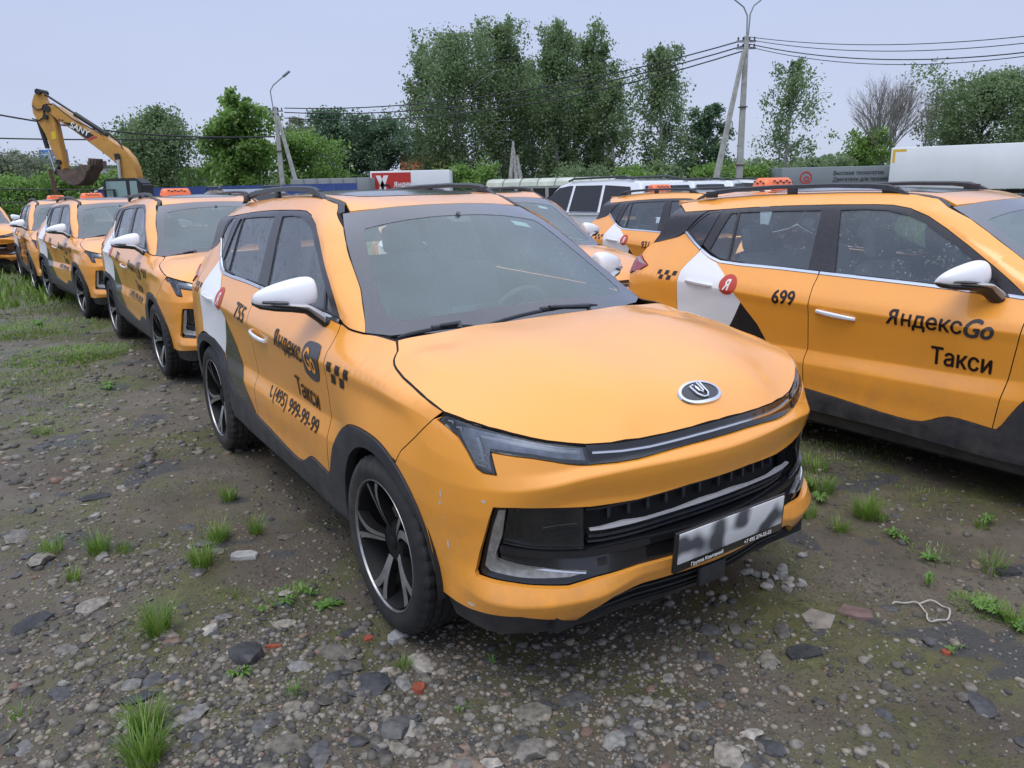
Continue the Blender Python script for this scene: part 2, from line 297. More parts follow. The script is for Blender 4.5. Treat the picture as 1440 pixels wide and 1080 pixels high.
def smooth_poly(pts, it=1, closed=True, keep=()):
    """Chaikin corner cutting"""
    p = [np.array(q, float) for q in pts]
    for _ in range(it):
        o = []; n = len(p)
        rngi = range(n) if closed else range(n-1)
        if not closed: o.append(p[0])
        for i in rngi:
            a, b = p[i], p[(i+1) % n]; o += [a*.75+b*.25, a*.25+b*.75]
        if not closed: o.append(p[-1])
        p = o
    return [tuple(q) for q in p]
CREASED = {}; LASTN = {}; PANN = []; PENDING = {}
def panel_mesh(poly, mapf, res=0.03, holes=(), inset=0.0, flange=0.014, off=0.0, sharp=R(30), mirror=False, back=False, edge_round=0.0):
    """triangulate a 2D outline, map it on a curved surface and turn its rim inwards"""
    loops = [inset_poly(poly, inset)]+[inset_poly(h, -inset) for h in holes]
    loops = [densify(l, res) for l in loops]
    allp = []; edges = []
    for l in loops:
        s = len(allp); allp += list(l); edges += [(s+i, s+(i+1) % len(l)) for i in range(len(l))]
    B = np.array(allp); mn, mxx = B.min(0), B.max(0)
    gx = np.arange(mn[0]+res*.37, mxx[0], res); gy = np.arange(mn[1]+res*.41, mxx[1], res)
    if len(gx) and len(gy):
        X, Y = np.meshgrid(gx, gy, indexing='ij'); Y = Y+(np.arange(len(gx)) % 2)[:, None]*res*.5; G = np.stack([X.ravel(), Y.ravel()], 1)
        k = inside(G, loops[0])
        for h in loops[1:]: k &= ~inside(G, h)
        G = G[k]
        if len(G):
            for s in range(0, len(B), 400):
                d = np.hypot(G[:, None, 0]-B[None, s:s+400, 0], G[:, None, 1]-B[None, s:s+400, 1]).min(1); G = G[d > res*.45]
                if not len(G): break
    else: G = np.zeros((0, 2))
    # constrain the mesh to the body's character lines
    if mapf in CREASED and res < .055:
        extra = []; eed = []; base = len(B)
        for ln in CREASED[mapf]:
            m_ = inside(ln, loops[0])
            for h in loops[1:]: m_ &= ~inside(ln, h)
            if not m_.any(): continue
            idx = np.nonzero(m_)[0]; dd = np.full(len(idx), 9.0)
            for s in range(0, len(B), 400): dd = np.minimum(dd, np.hypot(ln[idx, None, 0]-B[None, s:s+400, 0], ln[idx, None, 1]-B[None, s:s+400, 1]).min(1))
            idx = idx[dd > res*.3]; prev = -9; 
            for i in idx:
                extra.append(ln[i])
                if i-prev == 1: eed.append((base+len(extra)-2, base+len(extra)-1))
                prev = i
        if extra:
            E_ = np.array(extra)
            if len(G):
                for s in range(0, len(E_), 400):
                    d = np.hypot(G[:, None, 0]-E_[None, s:s+400, 0], G[:, None, 1]-E_[None, s:s+400, 1]).min(1); G = G[d > res*.42]
                    if not len(G): break
            B = np.vstack([B, E_]); edges = edges+eed
    pts = [Vector((float(a), float(b))) for a, b in np.vstack([B, G])] if len(G) else [Vector((float(a), float(b))) for a, b in B]
    vs, es, fs, ov, oe, of = delaunay_2d_cdt(pts, edges, [], 0, 1e-7)
    P2 = np.array([(v.x, v.y) for v in vs]); F = np.array([f for f in fs if len(f) == 3])
    c = P2[F].mean(1); k = inside(c, loops[0])
    for h in loops[1:]: k &= ~inside(c, h)
    F = F[k]
    a = P2[F]; ar = (a[:, 1, 0]-a[:, 0, 0])*(a[:, 2, 1]-a[:, 0, 1])-(a[:, 2, 0]-a[:, 0, 0])*(a[:, 1, 1]-a[:, 0, 1]); F = F[np.abs(ar) > 1e-9]; ar = ar[np.abs(ar) > 1e-9]
    F = np.where((ar < 0)[:, None], F[:, ::-1], F)
    V = mapf(P2, off)
    faces = F.tolist()
    e_ = .004; t0 = mapf(P2+np.array([e_, 0]), off)-mapf(P2-np.array([e_, 0]), off); t1 = mapf(P2+np.array([0, e_]), off)-mapf(P2-np.array([0, e_]), off); NN = np.cross(t0, t1); NN /= np.maximum(np.linalg.norm(NN, axis=1), 1e-12)[:, None]
    oo = mapf(P2, off+.01)-V; NN[(NN*oo).sum(1) < 0] *= -1; LASTN['V'] = None
    if flange:
        cnt = {}
        for f in faces:
            for i in range(3):
                e = (f[i], f[(i+1) % 3]); cnt[e] = cnt.get(e, 0)+1
        bd = [e for e in cnt if (e[1], e[0]) not in cnt]
        ids = sorted({i for e in bd for i in e})
        if ids:
            V2 = mapf(P2[ids], off-flange); mp_ = {i: len(V)+k2 for k2, i in enumerate(ids)}
            NN = np.vstack([NN, np.zeros((len(ids), 3))]); V = np.vstack([V, V2]); faces += [(e[1], e[0], mp_[e[0]], mp_[e[1]]) for e in bd]
    PANN.append((V.copy(), NN)); return V, faces
def side_mesh(V, faces, mirror, sharp=R(30), both=False):
    """V uses outward-positive y. right side: y -> -y"""
    V = np.array(V)
    if mirror: V = V.copy(); F = faces
    else: V = V*np.array([1, -1, 1]); F = [f[::-1] for f in faces]
    # orientation handled below by checking outward direction
    me = pydata(V, F, None); me.set_sharp_from_angle(angle=sharp); return me
def tube(bm, pts, r, seg=10, cap=True, closed=False):
    P = [Vector(p) for p in pts]; n = len(P); rings = []
    up = Vector((0, 0, 1)); prev = None
    for i in range(n):
        if closed: t = (P[(i+1) % n]-P[i-1]).normalized()
        else: t = (P[min(i+1, n-1)]-P[max(i-1, 0)]).normalized()
        if prev is None:
            a = t.orthogonal().normalized()
        else: a = (prev-t*prev.dot(t)).normalized()
        prev = a; b = t.cross(a); rr = r[i] if isinstance(r, (list, tuple)) else r
        rings.append([bm.verts.new(P[i]+(a*math.cos(2*math.pi*k/seg)+b*math.sin(2*math.pi*k/seg))*rr) for k in range(seg)])
    for i in range(n if closed else n-1):
        A, B_ = rings[i], rings[(i+1) % n]
        for k in range(seg): bm.faces.new((A[k], A[(k+1) % seg], B_[(k+1) % seg], B_[k]))
    if cap and not closed:
        bm.faces.new(rings[0][::-1]); bm.faces.new(rings[-1])
def box(bm, c, s, rot=None, bevel=0.0):
    M = Matrix.Translation(c)
    if rot is not None: M = M @ (rot.to_4x4() if hasattr(rot, 'to_4x4') else rot)
    r = bmesh.ops.create_cube(bm, size=1.0, matrix=M @ Matrix.Diagonal((s[0], s[1], s[2], 1)))
    if bevel:
        ed = list({e for v in r['verts'] for e in v.link_edges}); bmesh.ops.bevel(bm, geom=ed, offset=bevel, segments=2, profile=0.5, affect='EDGES')
    return r
def lathe(bm, prof, seg=48, axis='Y', c=(0, 0, 0)):
    """prof: list of (r, t); revolves about the axis through c"""
    rings = []
    for r, t in prof:
        ring = []
        for k in range(seg):
            a = 2*math.pi*k/seg
            if axis == 'Y': p = (c[0]+r*math.cos(a), c[1]+t, c[2]+r*math.sin(a))
            elif axis == 'Z': p = (c[0]+r*math.cos(a), c[1]+r*math.sin(a), c[2]+t)
            else: p = (c[0]+t, c[1]+r*math.cos(a), c[2]+r*math.sin(a))
            ring.append(bm.verts.new(p))
        rings.append(ring)
    for A, B_ in zip(rings[:-1], rings[1:]):
        for k in range(seg): bm.faces.new((A[k], A[(k+1) % seg], B_[(k+1) % seg], B_[k]))
    return rings
def prism(bm, poly, mapa, mapb):
    """closed solid between two mappings of a 2D outline (convex-ish outline, n-gon caps)"""
    A = [bm.verts.new(mapa(*p)) for p in poly]; B_ = [bm.verts.new(mapb(*p)) for p in poly]; n = len(poly)
    bm.faces.new(A); bm.faces.new(B_[::-1])
    for i in range(n): bm.faces.new((A[i], B_[i], B_[(i+1) % n], A[(i+1) % n]))
def tps(ctrl):
    """thin plate spline z(x,y) through control points"""
    C = np.array(ctrl, float); P = C[:, :2]; n = len(P)
    def ph(d): return np.where(d > 1e-9, d*d*np.log(np.maximum(d, 1e-9)), 0)
    K = ph(np.hypot(P[:, None, 0]-P[None, :, 0], P[:, None, 1]-P[None, :, 1]))
    A = np.zeros((n+3, n+3)); A[:n, :n] = K+np.eye(n)*1e-5; A[:n, n] = 1; A[:n, n+1:] = P; A[n, :n] = 1; A[n+1:, :n] = P.T
    w = np.linalg.solve(A, np.concatenate([C[:, 2], [0, 0, 0]]))
    def f(Q):
        Q = np.asarray(Q, float); D = ph(np.hypot(Q[:, None, 0]-P[None, :, 0], Q[:, None, 1]-P[None, :, 1])); return D@w[:n]+w[n]+Q@w[n+1:]
    return f
def _font(body_, size=1.0, shear=0.0):
    cu = bpy.data.curves.new('txt', 'FONT'); cu.body = body_; cu.size = size; cu.shear = shear; cu.resolution_u = 4; cu.fill_mode = 'FRONT'
    o = bpy.data.objects.new('txt', cu); COL.objects.link(o); bpy.context.view_layer.update()
    me = bpy.data.meshes.new_from_object(o.evaluated_get(bpy.context.evaluated_depsgraph_get())); bpy.data.objects.remove(o); bpy.data.curves.remove(cu); return me
ADV = {}
def _adv(ch):
    if ch not in ADV:
        def xm(s): me = _font(s); v = max(q.co.x for q in me.vertices); bpy.data.meshes.remove(me); return v
        ADV[ch] = xm(ch+'l')-xm('l')
    return ADV[ch]
def text_mesh(body_, size, shear=0.0, bold=0.0, sx=1.0, align='LEFT'):
    """lettering as 2D triangles in metres (x, z); the two letters whose font outlines overlap are drawn from parts"""
    if not any(c in body_ for c in 'Ян'): me = _font(body_, size, shear)
    else:
        bm = bmesh.new(); x = 0.0
        for ch in body_:
            if ch == ' ': x += .25; continue
            if ch == 'н':
                m_ = bpy.data.meshes.new('n'); b2 = bmesh.new()
                for a, c, d, e in ((.075, 0, .1625, .542), (.4245, 0, .512, .542), (.1625, .232, .4245, .308)): b2.faces.new([b2.verts.new(q) for q in ((a, c, 0), (d, c, 0), (d, e, 0), (a, e, 0))])
                b2.to_mesh(m_); b2.free(); adv = .587
            elif ch == 'Я':
                m_ = _font('R'); w = max(v.co.x for v in m_.vertices)
                for v in m_.vertices: v.co.x = w+.02-v.co.x
                m_.flip_normals(); adv = w+.09
            else: m_ = _font(ch); adv = _adv(ch)
            m_.transform(Matrix.Translation((x, 0, 0))); bm.from_mesh(m_); bpy.data.meshes.remove(m_); x += adv
        me = bpy.data.meshes.new('t'); bm.to_mesh(me); bm.free()
        for v in me.vertices: v.co.x = (v.co.x+v.co.y*shear)*size; v.co.y *= size
    me.transform(Matrix.Diagonal((sx, 1, 1, 1)))
    if bold:      # heavier strokes: shifted copies, each a hair above the last
        bm = bmesh.new()
        for k, (dx, dy) in enumerate(((-bold, 0), (bold, 0), (0, bold), (0, -bold*.6))):
            m2 = me.copy(); m2.transform(Matrix.Translation((dx, dy, .0003*k))); bm.from_mesh(m2); bpy.data.meshes.remove(m2)
        bm.to_mesh(me); bm.free()
    return me
def decal_mesh(me, x0, z0, mapf, off, cut=0.02, flipx=False, z_off_fn=None, rot=0.0):
    """bend a flat 2D mesh onto a mapped surface"""
    bm = bmesh.new(); bm.from_mesh(me); bpy.data.meshes.remove(me)
    if rot: bmesh.ops.rotate(bm, cent=(0, 0, 0), matrix=Matrix.Rotation(rot, 3, 'Z'), verts=bm.verts)
    xs = [v.co.x for v in bm.verts]; ys = [v.co.y for v in bm.verts]
    for a, b, ax in ((min(xs), max(xs), 0), (min(ys), max(ys), 1)):
        q = a+cut
        while q < b:
            co = (q, 0, 0) if ax == 0 else (0, q, 0); no = (1, 0, 0) if ax == 0 else (0, 1, 0)
            bmesh.ops.bisect_plane(bm, geom=bm.verts[:]+bm.edges[:]+bm.faces[:], plane_co=co, plane_no=no, dist=1e-6); q += cut
    bmesh.ops.triangulate(bm, faces=bm.faces)
    bm.verts.index_update(); bm.verts.ensure_lookup_table()
    P = np.array([(v.co.x, v.co.y) for v in bm.verts]); P[:, 0] += x0; P[:, 1] += z0
    V = mapf(P, off+np.array([v.co.z for v in bm.verts])); F = [[v.index for v in f.verts] for f in bm.faces]; bm.verts.index_update(); bm.free()
    return V, F
# ------------------------------------------------------------------ car materials
mat('taxi_yellow', (0.88, 0.352, 0.038), rough=0.38, coat=1.0, coat_rough=0.11, noise=(2.5, 0.03)); add_dirt(MATS['taxi_yellow'], 0.35, 0.85, (0.22, 0.15, 0.09), 0.35, 9); paint_wear(MATS['taxi_yellow'], .6)
mat('wrap_white', (0.78, 0.79, 0.80), rough=0.4, coat=0.2, coat_rough=0.2, noise=(3, 0.02)); add_dirt(MATS['wrap_white'], 0.4, 1.0, (0.3, 0.27, 0.24), 0.35, 9)
mat('wrap_black', (0.02, 0.02, 0.022), rough=0.22, coat=0.6, noise=(5, 0.1)); add_dirt(MATS['wrap_black'], 0.4, 0.9, (0.16, 0.13, 0.10), 0.3, 7)
mat('gloss_black', (0.012, 0.012, 0.014), rough=0.16, coat=0.5)
mat('frame_black', (0.018, 0.016, 0.020), rough=0.34, coat=0.25, coat_rough=0.15, spec=.5, noise=(40, 0.2)); add_dirt(MATS['frame_black'], 1.0, 1.9, (0.12, 0.11, 0.11), 0.25, 30)
mat('cladding', (0.024, 0.026, 0.032), rough=0.5, noise=(12, 0.25), bump=(400, 0.15, 0.002)); add_dirt(MATS['cladding'], 0.2, 0.75, (0.15, 0.13, 0.11), 0.45, 8)
mat('rail_black', (0.028, 0.030, 0.034), rough=0.42, noise=(30, 0.2))
mat('underside', (0.012, 0.012, 0.012), rough=0.9)
mat('chrome', (0.75, 0.76, 0.78), rough=0.12, metal=1.0)
mat('satin_silver', (0.42, 0.42, 0.43), rough=0.35, metal=0.9, noise=(60, 0.15)); 
mat('chrome_satin', (0.80, 0.81, 0.84), rough=0.28, metal=0.6)
mat('dirty_silver', (0.34, 0.33, 0.31), rough=0.45, metal=0.7, noise=(60, 0.22, 6))
mat('mirror_white', (0.80, 0.81, 0.84), rough=0.3, coat=0.5, coat_rough=0.1)
mat('tyre', (0.016, 0.016, 0.017), rough=0.75, noise=(14, 0.3), bump=(150, 0.3, 0.002)); add_dirt(MATS['tyre'], -0.45, 0.05, (0.12, 0.105, 0.09), 0.75, 10)
mat('rim_black', (0.008, 0.008, 0.009), rough=0.6, spec=.25); add_dirt(MATS['rim_black'], -0.6, 0.6, (0.07, 0.06, 0.05), 0.10, 20)
mat('rim_face', (0.44, 0.44, 0.45), rough=0.3, metal=0.8, noise=(25, 0.2)); add_dirt(MATS['rim_face'], -0.4, 0.5, (0.14, 0.12, 0.10), 0.35, 18)
mat('brake_disc', (0.25, 0.16, 0.11), rough=0.6, metal=0.7, noise=(30, 0.3))
mat('interior_dark', (0.10, 0.105, 0.11), rough=0.8)
mat('seat_cloth', (0.14, 0.15, 0.165), rough=0.9, noise=(60, 0.15))
mat('headliner', (0.5, 0.51, 0.5), rough=0.9)
mat('dash_plastic', (0.15, 0.17, 0.175), rough=0.6, bump=(300, 0.2, 0.002))
mat('decal_black', (0.018, 0.010, 0.009), rough=0.35)
mat('decal_grey', (0.05, 0.05, 0.055), rough=0.3)
mat('decal_orange', (0.85, 0.36, 0.06), rough=0.4)
mat('decal_red', (0.50, 0.055, 0.03), rough=0.4)
mat('decal_white', (0.8, 0.78, 0.76), rough=0.4)
mat('sign_orange', (0.83, 0.20, 0.075), rough=0.4)
mat('plate_white', (0.62, 0.62, 0.62), rough=0.45)
mat('lamp_reflector', (0.28, 0.29, 0.31), rough=0.25, metal=0.8, noise=(40, 0.25))
mat('lamp_light_bar', (0.66, 0.68, 0.72), rough=0.3)
mat('fog_dark', (0.03, 0.032, 0.036), rough=0.3, metal=0.3, noise=(20, 0.4))
mat('tail_red', (0.28, 0.012, 0.016), rough=0.12, coat=1.0)
mat('tail_clear', (0.30, 0.25, 0.25), rough=0.15, coat=1.0)
mat('scratch', (0.55, 0.50, 0.42), rough=0.6)
mat('paper', (0.55, 0.68, 0.66), rough=0.6)
glass('glass_clear', (0.78, 0.88, 0.86), 0.03, haze=0.14, film=(.56, .72, .74))
glass('glass_side', (0.72, 0.82, 0.82), 0.02, drops=70, haze=0.10, film=(.52, .62, .72))
glass('glass_quarter', (0.30, 0.35, 0.36), 0.03, haze=0.05)
glass('glass_tint', (0.16, 0.18, 0.19), 0.03, haze=0.12, film=(.2, .22, .28))
mat('seam_shade', (.012, .010, .009), .9)  # near-black colour standing for the shade inside shut lines
mat('screen_border', (0.028, 0.026, 0.034), rough=0.22, coat=1.0, coat_rough=0.06, spec=.8, noise=(40, 0.15))
glass('lens', (0.86, 0.88, 0.9), 0.03)

# ------------------------------------------------------------------ car geometry mapping
def mXZ(P, off):       # side panels, domain (x, z)
    return body(x2u(P[:, 0]), P[:, 1], off)
def mUZ(P, off):       # front wrap, domain (u, z) with signed u (u>0 = right)
    V = body(np.abs(P[:, 0]), P[:, 1], off); V[:, 1] *= -np.sign(P[:, 0]+1e-12); return V
def _near(L, d=.0075):
    return [l+np.array((0, s*d)) for l in L for s in (1, -1)]
CREASED[mXZ] = crease_lines((2,3,4,5,6,7,8,9,10,11), 'XZ')+_near(crease_lines((5,6,8), 'XZ')); CREASED[mUZ] = crease_lines((1,2,3,4,5,6,7,8), 'UZ', 0, 1.35)+_near(crease_lines((1,2,5,6,7), 'UZ', 0, 1.35))+[np.stack([np.arange(UMAX-1.2,UMAX,.03), np.full(len(np.arange(UMAX-1.2,UMAX,.03)), z_)],1) for z_ in ()]
def _f(x): return float(x)
def bpt(x, z):         # point of the side surface (x, y outward, z)
    return body(np.array([x2u(x)]), np.array([z]))[0]
SEAM = [(1.235, 1.066), (1.250, 1.056), (1.272, 1.045), (1.303, 1.035), (1.34, 1.027), (1.43, 1.013), (1.53, 1.000), (1.63, .984), (1.735, .963)]        # hood / fender seam on the side surface
HOODF = [(1.008, .960), (.92, .950), (.84, .936), (.76, .920), (.692, .904), (.64, .893), (.572, .882), (.516, .874), (.432, .870), (.332, .870), (.232, .873), (.124, .877), (0, .880)]   # leading edge (u, z)
def _uz(u, z): return body(np.array([u]), np.array([z]))[0]
seam3 = [bpt(x, z) for x, z in SEAM]; hoodf3 = [_uz(u, z) for u, z in HOODF]
rear3 = [(1.165, .690, 1.092), (1.20, .50, 1.108), (1.225, .25, 1.118), (1.232, 0, 1.121)]
hc = [tuple(p) for p in seam3]+[tuple(p) for p in hoodf3[1:]]+rear3+[(1.5, 0, 1.105), (1.8, 0, 1.046), (1.93, 0, 1.008), (2.02, 0, .974), (2.06, 0, .953), (2.10, 0, .920),
     (1.3, .40, 1.112), (1.5, .4, 1.099), (1.8, .38, 1.034), (1.93, .36, .990), (1.99, .34, .962), (2.03, .33, .940), (2.07, .33, .906), (1.3, .58, 1.084), (1.5, .60, 1.065), (1.68, .60, 1.030), (1.80, .58, .998), (1.88, .56, .968), (1.94, .55, .938), (1.35, .70, 1.068), (1.5, .73, 1.040), (1.65, .73, 1.005), (1.76, .71, .985)]
hc += [(x, -y, z) for x, y, z in hc if y > 1e-6]
hoodz = tps(hc)
def mHood(P, off): z = hoodz(P); return np.stack([P[:, 0]+off*.25, P[:, 1], z+off], 1)
ROOFSEAM = [(.157, 1.5865), (.04, 1.610), (-.05, 1.618), (-.2, 1.621), (-.4, 1.622), (-.6, 1.619), (-.8, 1.615), (-1.05, 1.607), (-1.3, 1.595), (-1.55, 1.578), (-1.80, 1.55)]
APILL = [(.23, 1.545), (.37, 1.483), (.48, 1.420), (.61, 1.337), (.75, 1.245), (.86, 1.168), (.959, 1.096)]
roof3 = [bpt(x, z) for x, z in ROOFSEAM]; ap3 = [bpt(x, z) for x, z in APILL]
WT = [(.30, .36, 1.560), (.335, .18, 1.571), (.345, 0, 1.574)]
rc = [tuple(p) for p in roof3]+[tuple(ap3[0])]+WT+[(.15, 0, 1.606), (-.1, 0, 1.632), (-.4, 0, 1.648), (-.8, 0, 1.650), (-1.2, 0, 1.636), (-1.55, 0, 1.612), (-1.83, 0, 1.585), (0, .3, 1.620), (-.5, .3, 1.642), (-1., .3, 1.638), (-1.5, .3, 1.606), (-1.82, .3, 1.575)]
rc += [(x, -y, z) for x, y, z in rc if y > 1e-6]; roofz = tps(rc)
def mRoof(P, off): return np.stack([P[:, 0], P[:, 1], roofz(P)+off], 1)
wb3 = [(1.06, .60, 1.085), (1.12, .45, 1.080), (1.165, .22, 1.080), (1.175, 0, 1.080)]
wc = [tuple(p) for p in ap3]+WT+wb3+[(.76, 0, 1.345), (.55, .25, 1.452), (.97, .3, 1.205), (.70, .4, 1.335)]
wc += [(x, -y, z) for x, y, z in wc if y > 1e-6]; wsz = tps(wc)
def mWs(P, off): z = wsz(P); return np.stack([P[:, 0]+off*.55, P[:, 1], z+off*.83], 1)
def mirror_pts(half): return list(half)+[(x, -y) for x, y in reversed(half) if abs(y) > 1e-6]

# outlines measured on the side (x, z)
BSEAM = [(-.365, 1.148), (-.371, 1.08), (-.363, .99), (-.364, .80), (-.363, .70), (-.372, .64), (-.366, .57), (-.357, .449)]
CLADTOP = [(-.357, .449), (-.114, .432), (.134, .409), (.25, .402), (.328, .401), (.387, .409), (.432, .430), (.471, .452), (.515, .467), (.56, .470), (.658, .462), (.733, .455)]
FSEAM = [(.733, .455), (.749, .614), (.764, .72), (.779, .833), (.797, .96), (.800, 1.03), (.790, 1.08), (.772, 1.109)]
ARCHF = [(.733, .455), (.753, .456), (.776, .486), (.811, .556), (.854, .63), (.92, .70), (1.03, .757), (1.17, .782), (1.31, .787), (1.43, .768), (1.53, .715), (1.60, .64), (1.645, .55), (1.675, .44), (1.700, .325)]
ARCHR = [(-.63, .464), (-.80, .478), (-.87, .52), (-.93, .61), (-1.0, .69), (-1.12, .757), (-1.31, .787), (-1.50, .757), (-1.62, .69), (-1.70, .59), (-1.74, .47), (-1.765, .34)]
_sa = lambda L, k0, k1: L[:k0]+[tuple(map(float, q)) for q in smooth_poly(L[k0:k1], 2, False)]+L[k1:]
ARCHF = _sa(ARCHF, 2, 15); ARCHR = _sa(ARCHR, 1, 12)
ARCHFI = [(1.31+.378*math.cos(a), .345+.385*math.sin(a)) for a in np.linspace(R(-8), R(188), 26)]
ARCHRI = [(-1.31+.378*math.cos(a), .345+.385*math.sin(a)) for a in np.linspace(R(188), R(-8), 26)]
BELT = [(.772, 1.109), (.62, 1.119), (.252, 1.132), (-.365, 1.148)]
WTOP = [(-.412, 1.555), (-.304, 1.556), (-.15, 1.557), (-.048, 1.554), (.063, 1.537), (.176, 1.497), (.295, 1.436), (.44, 1.350), (.582, 1.258), (.669, 1.196), (.721, 1.156), (.755, 1.128)]
WTOPR = [(-1.43, 1.508), (-1.238, 1.520), (-1.0, 1.535), (-.792, 1.545), (-.6, 1.551), (-.412, 1.555)]
RSEAM = [(-1.326, 1.245), (-1.345, 1.205), (-1.385, 1.155), (-1.418, 1.10), (-1.420, 1.04), (-1.410, .90), (-1.395, .784)]
CHB = [(-1.536, 1.352), (-1.475, 1.317), (-1.415, 1.284), (-1.328, 1.243), (-1.215, 1.194), (-1.119, 1.168), (-.946, 1.160), (-.633, 1.156), (-.365, 1.148), (.252, 1.132), (.62, 1.119), (.757, 1.110)]

def two_sides(name, poly, m, parent, holes=(), res=0.03, inset=0.0026, flange=0.016, off=0.0, fn=mXZ, parents=None, sharp=R(28)):
    V, F = panel_mesh(poly, fn, res, holes, inset, flange, off)
    obs = []
    for s in (0, 1):       # 0 = right (y<0), 1 = left
        if s == 0: me = pydata(V*np.array([1, -1, 1]), F, None)
        else: me = pydata(V, [f[::-1] for f in F], None)
        me.set_sharp_from_angle(angle=sharp)
        obs.append(link(name, me, m, (parents[s] if parents else parent)))
        if m == 'taxi_yellow' and flange: shade_seams(obs[-1])
    return obs
def decal(name, me2d, x0, z0, m, parent, off=0.0012, side=0, cut=0.009, rot=0.0):
    V, F = decal_mesh(me2d, x0, z0, mXZ, off, cut, rot=rot)
    me = pydata(V*np.array([1, -1, 1]), F, R(40)); return link(name, me, m, parent)
def poly2d_mesh(polys):
    bm = bmesh.new()
    for p in polys:
        if area(p) < 0: p = p[::-1]
        bm.faces.new([bm.verts.new((x, y, 0)) for x, y in p])
    bmesh.ops.triangulate(bm, faces=bm.faces); me = bpy.data.meshes.new('d'); bm.to_mesh(me); bm.free(); return me
def join2d(meshes):
    bm = bmesh.new()
    for m_ in meshes: bm.from_mesh(m_)
    me = bpy.data.meshes.new('d'); bm.to_mesh(me); bm.free(); return me
def plate2(name, poly, m, parent, off=0.0012, holes=()):
    V, F = panel_mesh(poly, mXZ, 0.03, holes, 0, 0, off); return link(name, pydata(V*np.array([1, -1, 1]), F, R(40)), m, parent)

